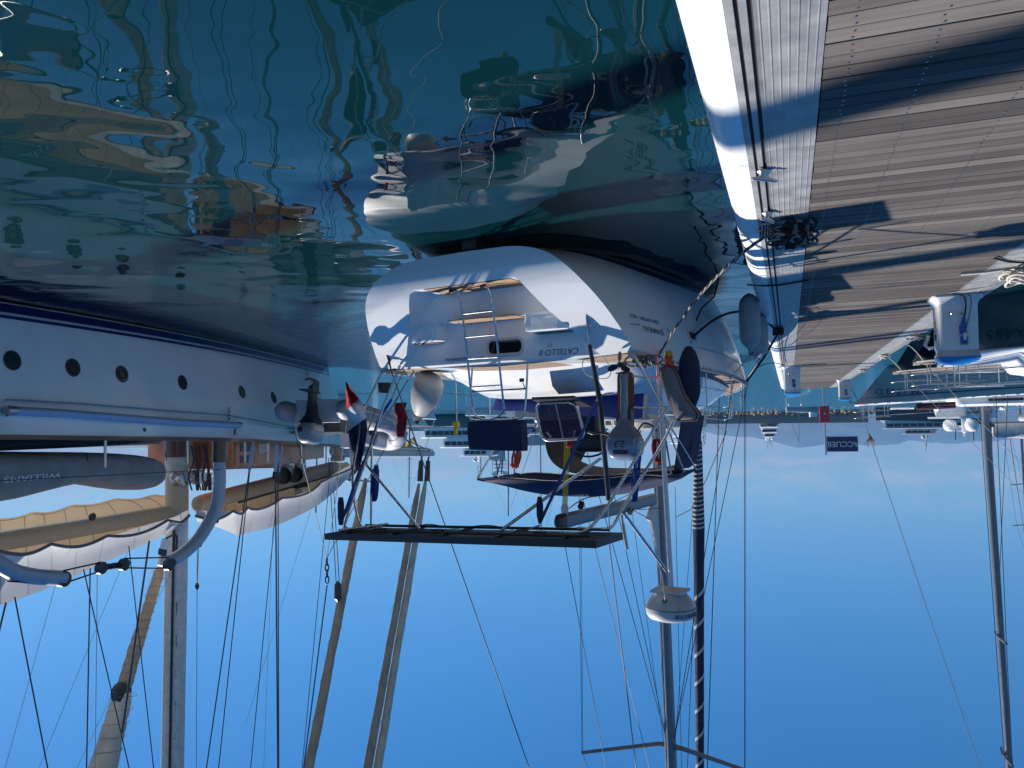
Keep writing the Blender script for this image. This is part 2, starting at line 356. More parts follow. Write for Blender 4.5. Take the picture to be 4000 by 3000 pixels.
# hills across the bay
ridge = [(2300, 1668), (2560, 1669), (2640, 1674), (2736, 1681), (2794, 1699), (2874, 1706), (2931, 1707), (3011, 1722), (3076, 1742), (3116, 1750), (3170, 1744), (3206, 1737), (3242, 1741), (3354, 1739), (3408, 1741), (3500, 1736), (3549, 1719), (3618, 1728), (3723, 1734), (3806, 1725), (3860, 1727), (3950, 1714), (4050, 1722), (4300, 1716), (4700, 1700), (5200, 1690), (5900, 1700)]
def ridge_y(x):
    for (a, ya), (b, yb) in zip(ridge, ridge[1:]):
        if a <= x <= b: return lerp(ya, yb, (x-a)/(b-a))
    return ridge[-1][1]
from mathutils import noise as MN
def hill(u, v):
    x = lerp(2300, 5900, u); D = lerp(5000, 8300, v)
    top = on_d(x, ridge_y(x), 8300.0).z; p = on_d(x, 1640, D)
    z = -1.0+(top+1)*(v**1.15)
    rgh = MN.fractal(V((p.x*0.0011, p.y*0.0011, 3.0)), 0.9, 2.2, 6)
    z += rgh*70*math.sin(math.pi*min(1, v*1.02))*1.0+MN.noise(V((x*0.08, 0, 0)))*7*v
    return V((p.x, p.y, z))
mt['hill'] = mat('hill_scrub', (0.075, 0.085, 0.06), 1.0, var=0.5, vscale=0.004, coords='Object')
hm = MB().grid(hill, 260, 26); hb = hm.build('hills', 'hill', None, None); hb['kind'] = 'structure'
hv = bpy.data.materials.new('haze_air'); hv.use_nodes = True; hn = hv.node_tree; hn.nodes.clear()
ho = hn.nodes.new('ShaderNodeOutputMaterial'); pv = hn.nodes.new('ShaderNodeVolumePrincipled'); hn.links.new(pv.outputs[0], ho.inputs['Volume'])
pv.inputs['Color'].default_value = (0.24, 0.54, 1.0, 1); pv.inputs['Density'].default_value = 0.000125; pv.inputs['Anisotropy'].default_value = 0.0
hz = MB().box((0, 0, 232), (18900, 18900, 480)).build('haze', hv); hz['kind'] = 'stuff'

# breakwater far across the harbour mouth
bw = thing('breakwater', 'low grey concrete breakwater wall with ochre rocks at its foot across the bay', 'breakwater', on_d(3000, 1630, 300.0)*1.0)
bw.location.z = 0
p0, p1 = on_d(3391, 1630, 300.0), on_d(1200, 1650, 300.0)
dv = (p1-p0).normalized(); nv = V((-dv.y, dv.x, 0))
if nv.y < 0: nv = -nv
q = MB(); L = (p1-p0).length
for k in range(int(L/12)):
    a = V((p0.x, p0.y, 0))+dv*12*k; b = a+dv*11.9; zt = 5.0+(0.5 if (k//7) % 2 else 0)
    MB().hexa([a, b, b+nv*3, a+nv*3, a+V((0, 0, zt)), b+V((0, 0, zt)), b+nv*3+V((0, 0, zt)), a+nv*3+V((0, 0, zt))]).build('wall_block', 'gravel', bw)
mt['rock'] = mat('ochre_rock', (0.33, 0.25, 0.15), 0.95, var=0.45, vscale=0.9)
q = MB()
for k in range(900):
    c = V((p0.x, p0.y, 0))+dv*random.uniform(-6, L)-nv*random.uniform(0.2, 5.0); c.z = max(0, 1.7-abs((c-p0).dot(nv))*0.4)*random.uniform(0.5, 1.0)
    r = random.uniform(0.5, 1.1); a = random.random()*6
    q.hexa([c+V((math.cos(a+i*1.57)*r*random.uniform(.8, 1.2), math.sin(a+i*1.57)*r*random.uniform(.8, 1.2), -r)) for i in range(4)]+[c+V((math.cos(a+i*1.57)*r*.6, math.sin(a+i*1.57)*r*.6, r*random.uniform(.4, .9))) for i in range(4)])
q.build('rock_armour', 'rock', bw, 20, kind='stuff')

# ---------------------------------------------------------------- the pontoon
HD = 0.55
dock = bpy.data.objects.new('pontoon', None); COL.objects.link(dock); dock.rotation_euler = (0, 0, DK.ang); dock['kind'] = 'structure'
dock['label'] = 'floating pontoon of grooved grey brown planks between ribbed aluminium edges'
def plank_material():
    m = mat('weathered_planks', (0.17, 0.142, 0.12), 0.75); n, l, p = nodes(m)
    t = n.new('ShaderNodeTexCoord'); oi = n.new('ShaderNodeObjectInfo')
    mp = n.new('ShaderNodeMapping'); mp.inputs['Scale'].default_value = (0.8, 26, 26); l.new(t.outputs['Object'], mp.inputs[0]); 
    ad = n.new('ShaderNodeVectorMath'); ad.operation = 'ADD'; cb = n.new('ShaderNodeCombineXYZ'); ml = n.new('ShaderNodeMath'); ml.operation = 'MULTIPLY'; ml.inputs[1].default_value = 90
    l.new(oi.outputs['Random'], ml.inputs[0]); l.new(ml.outputs[0], cb.inputs[0]); l.new(mp.outputs[0], ad.inputs[0]); l.new(cb.outputs[0], ad.inputs[1])
    z = n.new('ShaderNodeTexNoise'); z.inputs['Scale'].default_value = 1; z.inputs['Detail'].default_value = 6; l.new(ad.outputs[0], z.inputs['Vector'])
    g2 = n.new('ShaderNodeNewGeometry'); z2 = n.new('ShaderNodeTexNoise'); z2.inputs['Scale'].default_value = 1.1; z2.inputs['Detail'].default_value = 5; l.new(g2.outputs['Position'], z2.inputs['Vector'])
    s1 = n.new('ShaderNodeMath'); s1.operation = 'MULTIPLY_ADD'; s1.inputs[1].default_value = 0.5; l.new(z.outputs['Fac'], s1.inputs[0])
    s2 = n.new('ShaderNodeMath'); s2.operation = 'MULTIPLY_ADD'; s2.inputs[1].default_value = 0.42; s2.inputs[2].default_value = -0.07; l.new(oi.outputs['Random'], s2.inputs[0]); l.new(s2.outputs[0], s1.inputs[2])
    s3 = n.new('ShaderNodeMath'); s3.operation = 'MULTIPLY_ADD'; s3.inputs[1].default_value = 0.35; l.new(z2.outputs['Fac'], s3.inputs[0]); l.new(s1.outputs[0], s3.inputs[2])
    r = n.new('ShaderNodeValToRGB'); e = r.color_ramp.elements; e[0].position = 0.25; e[0].color = (0.044, 0.035, 0.030, 1); e[1].position = 0.85; e[1].color = (0.195, 0.172, 0.152, 1)
    k = e.new(0.55); k.color = (0.100, 0.085, 0.074, 1)
    l.new(s3.outputs[0], r.inputs[0]); l.new(r.outputs[0], p.inputs['Base Color'])
    # fine anti-slip grooves along the plank
    sp = n.new('ShaderNodeSeparateXYZ'); l.new(t.outputs['Object'], sp.inputs[0])
    a = n.new('ShaderNodeMath'); a.operation = 'MULTIPLY'; a.inputs[1].default_value = 2*math.pi/0.0115; l.new(sp.outputs['Y'], a.inputs[0])
    si = n.new('ShaderNodeMath'); si.operation = 'SINE'; l.new(a.outputs[0], si.inputs[0])
    hm_ = n.new('ShaderNodeMath'); hm_.operation = 'MULTIPLY_ADD'; hm_.inputs[1].default_value = 0.0011; l.new(si.outputs[0], hm_.inputs[0])
    zz = n.new('ShaderNodeMath'); zz.operation = 'MULTIPLY'; zz.inputs[1].default_value = 0.003; l.new(z.outputs['Fac'], zz.inputs[0]); l.new(zz.outputs[0], hm_.inputs[2])
    b = n.new('ShaderNodeBump'); b.inputs['Strength'].default_value = 1.0; b.inputs['Distance'].default_value = 1.4; l.new(hm_.outputs[0], b.inputs['Height']); l.new(b.outputs[0], p.inputs['Normal'])
    return m
mt['plank'] = plank_material()
PX0, PX1, PW, PG, F0, F1 = -2.452, -0.238, 0.134, 0.010, 0.9, 53.3
def plank_mb(f, z=HD, x0=PX0, x1=PX1):
    c = 0.006; y0, y1 = f, f+PW
    q = MB(); o = [(x0, y0+c, z), (x1, y0+c, z), (x1, y1-c, z), (x0, y1-c, z), (x0, y0, z-c), (x1, y0, z-c), (x1, y1, z-c), (x0, y1, z-c), (x0, y0, z-0.03), (x1, y0, z-0.03), (x1, y1, z-0.03), (x0, y1, z-0.03)]
    return q.add(o, [(0, 1, 2, 3), (4, 5, 1, 0), (6, 7, 3, 2), (5, 6, 2, 1), (7, 4, 0, 3), (8, 9, 5, 4), (10, 11, 7, 6), (9, 10, 6, 5), (11, 8, 4, 7), (11, 10, 9, 8)])
pm = plank_mb(0, 0); pl0 = pm.build('plank', 'plank', dock, 20, world=False); f = F0
pl0.location = (0, f, HD); cnt = 1; f += PW+PG
while cnt < 296 and f < F1:
    c = pl0.copy(); COL.objects.link(c); c.location = (random.uniform(-.004, .004), f, HD+random.uniform(-.0022, .0012)); c.rotation_euler = (random.uniform(-.012, .012), 0, random.uniform(-.0008, .0008)); cnt += 1; f += PW+PG
q = MB()
while f < F1:
    k = plank_mb(f); q.add(k.v, k.f); f += PW+PG
q.build('plank_run', 'plank', dock, 20, world=False, kind='stuff')
mt['screw'] = mat('screw_head', (0.5, 0.5, 0.5), 0.35, 1.0)
q = MB(); f = F0
while f < F1:
    for x in (-0.36, -0.75, -1.31, -1.87, -2.38):
        for dy in (0.035, 0.10):
            cx, cy = x+random.uniform(-.008, .008), f+dy; r = 0.0075
            q.add([(cx+r*math.cos(i*math.pi/3), cy+r*math.sin(i*math.pi/3), HD+0.0035) for i in range(6)]+[(cx, cy, HD+0.005)], [(i, (i+1) % 6, 6) for i in range(6)])
    f += PW+PG
q.build('screw_heads', 'screw', dock, 20, world=False, kind='stuff')
mt['edge'] = mat('ribbed_aluminium', (0.36, 0.355, 0.345), 0.52, 0.5, var=0.22, vscale=5, bump=0.0006, bscale=220)
mt['slot'] = mat('rubber_slot', (0.045, 0.03, 0.03), 0.8)
def edge_profile(x0, x1, slots, ribs):
    """ribbed extrusion: returns (x, z) running from x0 to x1"""
    p = [(x0, HD-0.02), (x0, HD+0.004)]; ev = [('s', a, w) for a, w in slots]+[('r', a, .010) for a in ribs]
    for kind, a, w in sorted(ev, key=lambda e: e[1]):
        if kind == 's': p += [(a, HD+0.009), (a+.002, HD-0.016), (a+w-.002, HD-0.016), (a+w, HD+0.009)]
        else: p += [(a, HD+0.004), (a+.003, HD+0.0085), (a+.007, HD+0.0085), (a+.010, HD+0.004)]
    return p+[(x1, HD+0.004), (x1, HD-0.02)]
def extrude(p, y0, y1):
    q = MB(); n = len(p); q.v = [V((x, y0, z)) for x, z in p]+[V((x, y1, z)) for x, z in p]
    for k in range(n-1): q.f.append((k, k+1, n+k+1, n+k)); q.mi.append(0)
    q.f.append((n-1, 0, n, 2*n-1)); q.mi.append(0)
    q.f.append(tuple(range(n-1, -1, -1))); q.f.append(tuple(range(n, 2*n))); q.mi += [0, 0]; return q
pr = edge_profile(-0.230, 0.212, [(0.088, 0.026), (0.150, 0.022)], [-0.20+0.043*k for k in range(7)])
pr2 = edge_profile(-2.955, -2.460, [(-2.86, 0.022), (-2.80, 0.026)], [-2.74+0.043*k for k in range(6)])
SEG = 5.9
for prof in (pr, pr2):
    e0 = None
    for k in range(9):
        if e0 is None: e0 = extrude(prof, 0, SEG-0.004).build('edge_rail', 'edge', dock, 15, world=False); c = e0
        else: c = e0.copy(); COL.objects.link(c)
        c.location = (0, -0.35+SEG*k, 0)
for a, w in ((0.088, 0.026), (0.150, 0.022)):
    MB().box((a+w/2, 26.3, HD-0.012), (w-0.003, 53, 0.004)).build('slot_strip', 'slot', dock, 20, world=False)
fas = [(0.214, 0.551), (0.255, 0.549), (0.315, 0.536), (0.365, 0.508), (0.408, 0.462), (0.440, 0.395), (0.457, 0.31), (0.462, 0.22), (0.462, 0.02), (0.45, -0.16), (0.30, -0.2), (0.214, -0.2)]
f0 = extrude(fas, 0, 1.394).build('fender_panel', 'white', dock, 25, world=False); f0.location = (0, 0.23, 0)
for k in range(1, 38):
    c = f0.copy(); COL.objects.link(c); c.location = (0, 0.23+1.4*k, random.uniform(-.002, .002))
q = MB()
for k in range(150): q.box((0.4655, 0.5+0.35*k+random.uniform(-.08, .08), 0.30), (0.008, 0.03, 0.014))
q.build('panel_clips', 'dark', dock, 20, world=False, kind='stuff')
MB().box((-1.37, 26.8, 0.13), (3.10, 52.6, 0.66)).build('float', 'black', dock, 20, world=False)  # coloured black to darken the plank gaps; their shade is in the colour
MB().box((-1.37, F1+0.03, 0.42), (3.30, 0.05, 0.26)).build('end_board', 'edge', dock, 20, world=False)

# ---------------------------------------------------------------- service pedestals (built at the origin, front towards -y)
def rbox_ring(w, d, r, z, n=4):
    out = []
    for cx, cy, a0 in ((w/2-r, d/2-r, 0), (-w/2+r, d/2-r, 90), (-w/2+r, -d/2+r, 180), (w/2-r, -d/2+r, 270)):
        for i in range(n+1): a = math.radians(a0+90*i/n); out.append(V((cx+r*math.cos(a), cy+r*math.sin(a), z)))
    return out
def rings(mb, rs, m=0, cap=True):
    n = len(rs[0]); o = len(mb.v)
    for r in rs: mb.v += [V(p) for p in r]
    for i in range(len(rs)-1):
        for k in range(n): mb.f.append((o+i*n+k, o+i*n+(k+1) % n, o+(i+1)*n+(k+1) % n, o+(i+1)*n+k)); mb.mi.append(m)
    if cap:
        mb.f.append(tuple(o+k for k in range(n-1, -1, -1))); e = o+(len(rs)-1)*n; mb.f.append(tuple(e+k for k in range(n))); mb.mi += [m, m]
    return mb
def socket(root, x, z, m='sockblue', plug=False):
    yf = -0.252
    s = MB().box((x, yf-0.006, z), (0.10, 0.02, 0.13)).build('socket', 'inkg', root, 30, world=False)
    fn = lambda a, b, c: V((x+a, yf-0.016-c*0.85, z+b-c*0.5))
    MB().lathe([(0.046, 0), (0.048, 0.03), (0.042, 0.06), (0.0, 0.062)], 14, fn).build('socket_lid', m, s, 30, world=False)
def pedestal_body(root, n_front_cols=1):
    q = MB(); W_, D_ = 0.56, 0.50
    rings(q, [rbox_ring(W_+.14, D_+.14, .09, 0.0), rbox_ring(W_+.14, D_+.14, .09, 0.03), rbox_ring(W_+.03, D_+.03, .08, 0.11), rbox_ring(W_, D_, .075, 0.16), rbox_ring(W_-.02, D_-.02, .075, 0.86)])
    q.build('body', 'plastic', root, 30, world=False)
    rings(MB(), [rbox_ring(W_-.03, D_-.03, .07, 0.862), rbox_ring(W_+.02, D_+.02, .08, 0.955)]).build('neck', 'dirtyw', root, 30, world=False)
    rings(MB(), [rbox_ring(W_+.03, D_+.03, .08, 0.957), rbox_ring(W_+.03, D_+.03, .08, 0.985), rbox_ring(W_-.06, D_-.06, .09, 1.03), rbox_ring(W_-.24, D_-.24, .10, 1.065), rbox_ring(.10, .08, .03, 1.085)]).build('lens_cap', 'capblue', root, 50, world=False)
    for z0, z1 in ((0.18, 0.50), (0.53, 0.83)):
        MB().box((W_/2-0.004, 0.0, (z0+z1)/2), (0.014, 0.34, z1-z0)).build('side_door', 'plastic', root, 20, world=False)
    for x in (-0.05, 0.10):
        t = MB().tube([(x, -.24, .31), (x, -.29, .31), (x+.01, -.315, .285), (x+.012, -.318, .262)], [.013, .013, .012, .010], 8).build('tap', 'steel', root, 40, world=False)
        MB().box((x, -.292, .332), (.045, .012, .014)).build('tap_handle', 'steel', t, 40, world=False)
bigp = thing('service_pedestal', 'large white power pedestal with blue lens top and two plugged cables nearest the camera', 'power pedestal', group='service pedestals on the pontoon')
pedestal_body(bigp); socket(bigp, -0.05, 0.555, 'sockblue'); socket(bigp, -0.06, 0.715, 'sockblue')
small = dup(bigp, (0, 0, 0))
MB().box((0.279, 0.04, 0.60), (0.016, 0.16, 0.14)).build('meter_window', 'glass', bigp, 20, world=False)
MB().box((0.279, 0.04, 0.42), (0.016, 0.13, 0.12)).build('meter_window', 'glass', bigp, 20, world=False)
# plugs and cables of the nearest pedestal
MB().lathe([(.04, 0), (.046, .02), (.044, .11), (.03, .14), (.022, .19), (0, .195)], 14, lambda a, b, c: V((-0.052+a*.9-c*.03, -.285+b-c*.18, .56-c))).build('plug', 'sockblue', bigp, 30, world=False)
MB().lathe([(.034, 0), (.038, .02), (.034, .08), (.018, .12), (0, .122)], 14, lambda a, b, c: V((-0.06+a*.9-c*.03, -.285+b-c*.18, .72-c))).build('plug', 'plastic', bigp, 30, world=False)
MB().tube(spline([(-.058, -.32, .38), (-.07, -.345, .30), (-.085, -.36, .16), (-.06, -.37, .05), (.01, -.38, .012), (.08, -.37, .012)]), .0115, 8).build('power_cable', 'rope', bigp, 60, world=False)
MB().tube(spline([(-.065, -.315, .61), (-.10, -.345, .45), (-.14, -.36, .28), (-.16, -.37, .12), (-.13, -.39, .03), (-.05, -.42, .01), (.15, -.55, .01), (.05, -.72, .012), (-.25, -.95, .012), (-.40, -1.3, .012)]), .0085, 8).build('power_cable', 'inkg', bigp, 60, world=False)
bigp.location = DK(-2.52, 13.72, HD+.003); bigp.rotation_euler = (0, 0, DK.ang)
small.location = DK(-0.14, 29.4, HD+.003); small.rotation_euler = (0, 0, DK.ang)
small['label'] = 'white blue topped power pedestal at the pontoon edge nearest the blue striped sailing boat'
small.name = 'service_pedestal.001'
dup(small, DK(-2.68, 42.3, HD+.003), DK.ang, 'smallest white blue topped power pedestal, far along beside the bow lettered 1743')
# the welcome sign at the far end
sp = DK(-2.12, 53.0, HD); sg = thing('sign_post', 'steel post at the pontoon end with blue ACCUEIL board and red box', 'sign post', sp, DK.ang)
def S_(x, y, z): return sp+DK.b*x+DK.f*y+V((0, 0, z))
part_tube('post', [S_(0, 0, 0), S_(0, 0, 4.28)], .065, 'alu', sg, 12)
MB().box((0, 0, .012), (.4, .4, .024), S_).build('foot_plate', 'alu', sg)
bd = MB().box((-0.98, -.02, 3.60), (1.78, .05, .92), S_).build('sign_board', 'signblue', sg)
q = MB()
for c, d in (((-.98, -.02, 4.075), (1.82, .07, .03)), ((-.98, -.02, 3.125), (1.82, .07, .03)), ((-1.885, -.02, 3.6), (.03, .07, .92)), ((-.075, -.02, 3.6), (.03, .07, .92))): q.box(c, d, S_)
q.build('board_frame', 'alu', bd)
text('ACCUEIL', 'lettering', 'inkw', bd, S_(-.98, -.046, 3.45), DK.b, (0, 0, 1), .34, .004)
bx = rings(MB(), [[S_(p.x, p.y-.16, p.z) for p in rbox_ring(.60, .26, .06, z)] for z in (1.18, 2.20)]).build('red_box', 'boxred', sg, 30)
q = MB(); q.prism([(-.13, 1.58), (.13, 1.58), (0, 1.82)], lambda x, z: S_(x, -.292, z), lambda x, z: S_(x, -.297, z)); q.build('warning_triangle', 'dark', bx)
MB().prism([(-.07, 1.61), (.07, 1.61), (0, 1.75)], lambda x, z: S_(x, -.298, z), lambda x, z: S_(x, -.302, z)).build('flame_mark', 'inkw', bx)
MB().box((0, -.297, 1.40), (.16, .012, .12), S_).build('box_latch', 'boxred', bx)
MB().box((.24, -.297, 2.02), (.05, .014, .10), S_).build('box_hinge', 'dark', bx)
for k, (x, y) in enumerate(((3078, 1500), (3128, 1500))):
    p = on_z(x, 1515, HD); p = DK(DK.loc(p).x, 52.9, HD)
    solo(MB().tube(spline([p, p+V((0, 0, .9)), p+V((0, 0, 1.05))-DK.b*.02, p+V((0, 0, 1.08))-DK.f*.12, p+V((0, 0, .98))-DK.f*.2]), .03, 8), 'ladder_handrail', 'alu', p,
         ['left', 'right'][1-k]+' grey handrail of the ladder behind the middle pedestal at the pontoon end', 'handrail', 'ladder handrails at the pontoon end')

# ---------------------------------------------------------------- cleats along the right edge
def cleat(loc, rz, label):
    c = thing('mooring_cleat', label, 'cleat', (0, 0, 0), 0, 'aluminium cleats on the pontoon edge')
    q = MB(); rings(q, [rbox_ring(.09, .16, .03, 0), rbox_ring(.09, .16, .03, .018), rbox_ring(.05, .10, .02, .05), rbox_ring(.04, .085, .018, .09)]); q.build('base', 'alu', c, 40, world=False)
    MB().tube([(0, -.17, .105), (0, -.15, .108), (0, -.06, .10), (0, .06, .10), (0, .15, .108), (0, .17, .105)], [.012, .021, .027, .027, .021, .012], 10).build('horn', 'alu', c, 60, world=False)
    for y in (-.055, .055): MB().lathe([(.013, .018), (.013, .026), (.007, .027)], 8, lambda a, b, z, y=y: V((a+.03, b+y, z))).build('bolt', 'steel', c, 40, world=False)
    for ch in c.children:
        for v in ch.data.vertices: v.co *= .66
    c.location = loc; c.rotation_euler = (0, 0, rz); return c
c1 = cleat(DK(.11, 5.95, HD+.009), DK.ang+.9, 'bare aluminium cleat on the ribbed edge, nearest the camera')
for (bb, ff, rz, lb) in ((.12, 7.20, .5, 'aluminium cleat in front of the black rope coil'), (.14, 7.62, 1.2, 'aluminium cleat with black and white mooring line wound round it'), (.15, 16.6, 1.2, 'aluminium cleat holding the sagging black bow line'), (.16, 28.2, 1.3, 'far aluminium cleat at the foot of the middle white pedestal')):
    dup(c1, DK(bb, ff, HD+.009), DK.ang+rz, lb)
def rope_mat(name, a, b, scale):
    m = mat(name, a, .9); n, l, p = nodes(m); t = n.new('ShaderNodeTexCoord'); w = n.new('ShaderNodeTexWave'); w.inputs['Scale'].default_value = scale; w.inputs['Distortion'].default_value = 3
    l.new(t.outputs['Object'], w.inputs['Vector']); r = n.new('ShaderNodeValToRGB'); r.color_ramp.elements[0].position = .62; r.color_ramp.elements[0].color = (*a, 1); r.color_ramp.elements[1].position = .74; r.color_ramp.elements[1].color = (*b, 1)
    l.new(w.outputs['Fac'], r.inputs[0]); l.new(r.outputs[0], p.inputs['Base Color']); return m
mt['ropebw'] = rope_mat('rope_black_flecked', (.012, .012, .014), (.42, .40, .36), 14)
mt['ropecoil'] = rope_mat('rope_black_sparse', (.012, .012, .014), (.22, .20, .18), 2.2)
# the coil of spare line on the edge rail
cc = DK(-.10, 7.75, HD+.01); q = MB()
for k in range(22):
    rx, ry = random.uniform(.08, .22), random.uniform(.12, .28); ox, oy = random.uniform(-.06, .06), random.uniform(-.06, .06); h0 = .014+.0075*k; ph = random.random()*6
    q.tube([cc+DK.b*(ox+rx*math.cos(a))+DK.f*(oy+ry*math.sin(a))+V((0, 0, h0+.02*math.sin(a*2+ph)+.012*math.sin(3*a))) for a in [2*math.pi*i/22 for i in range(22)]], .0125, 7, closed=True)
for k in range(5):
    a = random.uniform(-.7, .7); p = cc+DK.b*math.cos(a*1.2+3.3)*.16+DK.f*math.sin(a*1.5)*.16
    q.tube(spline([p+V((0, 0, .02)), p+V((.03, .02, .17)), p+V((.12, .04, .20)), p+V((.2, .02, .15)), p+V((.24, .03, .03))]), .0125, 7)
solo(q, 'rope_coil', 'ropecoil', cc, 'black white flecked rope heaped in a coil on the ribbed edge', 'rope', ang=60)
# ================================================================ THE SAILING BOAT IN THE MIDDLE
boat = thing('sailing_boat', 'white centre cockpit sailing boat with stern steps, solar panel and navy bimini', 'sailing boat', BT.o, BT.ang)
KT = 0.9
def b_half(f):      # half breadth at the deck
    pts = [(-1.6, 2.02), (0, 2.05), (2, 2.13), (4.5, 2.15), (7, 1.85), (9, 1.28), (10.6, .66), (11.6, .20), (12.0, .02)]
    for (a, va), (b, vb) in zip(pts, pts[1:]):
        if a <= f <= b: t = (f-a)/(b-a); return lerp(va, vb, t)
    return pts[-1][1]
def b_sheer(f): return 1.50+max(0, f)*0.017
def b_keel(f):
    pts = [(-1.6, .22), (-.9, .17), (0, .02), (1.5, -.22), (4, -.5), (8, -.42), (10.5, -.12), (11.5, .75), (12.0, 1.62)]
    for (a, va), (b, vb) in zip(pts, pts[1:]):
        if a <= f <= b: return lerp(va, vb, (f-a)/(b-a))
    return pts[-1][1]
def smooth(fn, f, w=.5): return (fn(f-w)*.25+fn(f)*.5+fn(min(12, f+w))*.25) if -1.0 < f < 11.3 else fn(f)
NS = 16
def b_section(f):
    w, zs, zk = smooth(b_half, f), b_sheer(f), smooth(b_keel, f); v = max(0, (f-6)/6)
    half = []
    for i in range(NS+1):
        u = (i/NS)**1.7
        e = lerp(.235, .75, min(1, v*1.1)); half.append((w*(1-(1-u)**1.22)**e, lerp(zk, zs, u)))
    deck = [(w*.985, zs+.03), (w*.5, zs+.075), (0, zs+.09)]
    prt = [(-x, z) for x, z in half]; stb = half
    return [(x, z) for x, z in prt]+[(-x, z) for x, z in deck]+[(x, z) for x, z in deck[-2::-1]]+[(x, z) for x, z in stb[:0:-1]]
fs = [-1.6+.15*i for i in range(11)]+[.1+.45*i for i in range(25)]+[11.2, 11.5, 11.8, 12.0]
q = MB(); ringsB = []
for f in fs: ringsB.append([BT(x, f, z) for x, z in b_section(f)])
rings(q, ringsB); hull = q.build('hull', 'hull', boat, 180)
# cut the raked stern
bm = bmesh.new(); bm.from_mesh(hull.data); bmesh.ops.remove_doubles(bm, verts=bm.verts, dist=.0005)
for co, k_ in (((0, 0, 1.5), KT), ((0, -.70, .722), .72), ((0, -.772, .62), .52), ((0, -.814, .53), .34), ((0, -.838, .45), .17), ((0, -.845, .38), .02), ((0, -.842, .30), -.10)):
    bmesh.ops.bisect_plane(bm, geom=bm.verts[:]+bm.edges[:]+bm.faces[:], plane_co=co, plane_no=V((0, 1, -k_)).normalized(), clear_inner=True)
    bmesh.ops.holes_fill(bm, edges=[e for e in bm.edges if e.is_boundary])
bmesh.ops.recalc_face_normals(bm, faces=bm.faces); bm.to_mesh(hull.data); bm.free()
def cutter(poly, f0, f1):     # poly in (b, z), local boat coordinates
    return MB().prism(poly, lambda b, z: V((b, f0, z)), lambda b, z: V((b, f1, z)))
R1 = -0.235; R2 = 0.03
TR1, TR2, TR3 = 0.565, 0.965, 1.235
cuts = [cutter([(-.80, TR1), (.80, TR1), (.87, TR1+.05), (1.17, TR2+.10), (-1.17, TR2+.10), (-.87, TR1+.05)], -3, R1),
        cutter([(-1.07, TR2), (1.07, TR2), (1.12, TR2+.02), (1.70, 1.66), (-1.70, 1.66), (-1.12, TR2+.02)], -3, R2)]
for k, c in enumerate(cuts):
    co = c.build('cut', 'gel', None, 180, world=False); co.parent = None
    md = hull.modifiers.new('b', 'BOOLEAN'); md.operation = 'DIFFERENCE'; md.object = co; md.solver = 'EXACT'
    hull.parent = None
    dg = bpy.context.evaluated_depsgraph_get(); me = bpy.data.meshes.new_from_object(hull.evaluated_get(dg))
    hull.modifiers.clear(); hull.data = me; bpy.data.objects.remove(co); hull.parent = boat
hull.data.name = 'hull'; hull.data.materials.clear(); hull.data.materials.append(mt['hull'])
bm = bmesh.new(); bm.from_mesh(hull.data)
for fa in bm.faces: fa.material_index = 0; fa.smooth = True
bm.to_mesh(hull.data); bm.free(); hull.data.set_sharp_from_angle(angle=math.radians(32))
bv = hull.modifiers.new('round', 'BEVEL'); bv.width = .032; bv.segments = 3; bv.limit_method = 'ANGLE'; bv.angle_limit = math.radians(38); bv.harden_normals = True
def bt(name, pts, r, m='steel', par=None, n=8, label=None): return part_tube(name, pts, r, m, par or boat, n, label)
B = BT
# teak treads: planks laid on each step
mt['teak'] = mat('teak_slat', (0.36, 0.235, 0.145), .75, var=.3, vscale=7, stretch=(9, 1, 9))
mt['teaksea'] = mat('teak_caulking', (0.02, 0.018, 0.016), .7)
def tread(name, b0, b1, fa, fb, z, w=.058, skew=.0):
    t = MB().hexa([B(b0, fa, z+.001), B(b1, fa, z+.001), B(b1-skew, fb, z+.001), B(b0+skew, fb, z+.001), B(b0, fa, z+.006), B(b1, fa, z+.006), B(b1-skew, fb, z+.006), B(b0+skew, fb, z+.006)]).build(name, 'teaksea', boat)
    x = b0+.006
    while x+w < b1-.003:
        l0 = (x-b0)/(b1-b0)
        s = skew if x-b0 < .12 or b1-x < .18 else 0
        MB().hexa([B(x, fa+.006, z+.003), B(x+w-.006, fa+.006, z+.003), B(x+w-.006, fb-.006-s, z+.003), B(x, fb-.006-s, z+.003), B(x, fa+.006, z+.010), B(x+w-.006, fa+.006, z+.010), B(x+w-.006, fb-.006-s, z+.010), B(x, fb-.006-s, z+.010)]).build('slat', 'teak', t)
        x += w
    return t
tread('step_tread', -.74, .62, -.795, R1-.03, TR1)
tread('step_tread', -.56, .52, R1-.16, R2-.03, TR2)
# moulded seats each side of the upper step
def block(name, b0, b1, f0, f1, z0, z1, r=.05):
    q = MB(); c = ((b0+b1)/2, (f0+f1)/2)
    return rings(q, [[B(c[0]+p.x, c[1]+p.y, z) for p in rbox_ring(b1-b0-2*i, f1-f0-2*i, r, z)] for z, i in ((z0, 0), (z1-.03, 0), (z1-.008, .008), (z1, .03))]).build(name, 'gel', boat, 40)
block('moulded_seat', -1.30, -.66, -.33, R2+.05, TR2-.01, TR3-.03)
block('moulded_seat', .80, 1.42, -.20, R2+.05, TR2-.01, TR3-.03, .05)
tread('seat_tread', -1.24, -.72, -.14, R2-.015, TR3-.029, .055)
tread('seat_tread', .88, 1.36, -.10, R2-.01, TR3-.029, .055)
def lid(b0, b1, z0, z1, f):
    q = MB(); c = ((b0+b1)/2, (z0+z1)/2)
    fr = rings(q, [[B(c[0]+p.x, y, c[1]+p.y) for p in rbox_ring(b1-b0-2*i, z1-z0-2*i, .05, 0)] for y, i in ((f+.004, -.014), (f-.012, -.014), (f-.016, 0), (f-.006, .012))]).build('locker_lid', 'gel', boat, 40)
    return fr
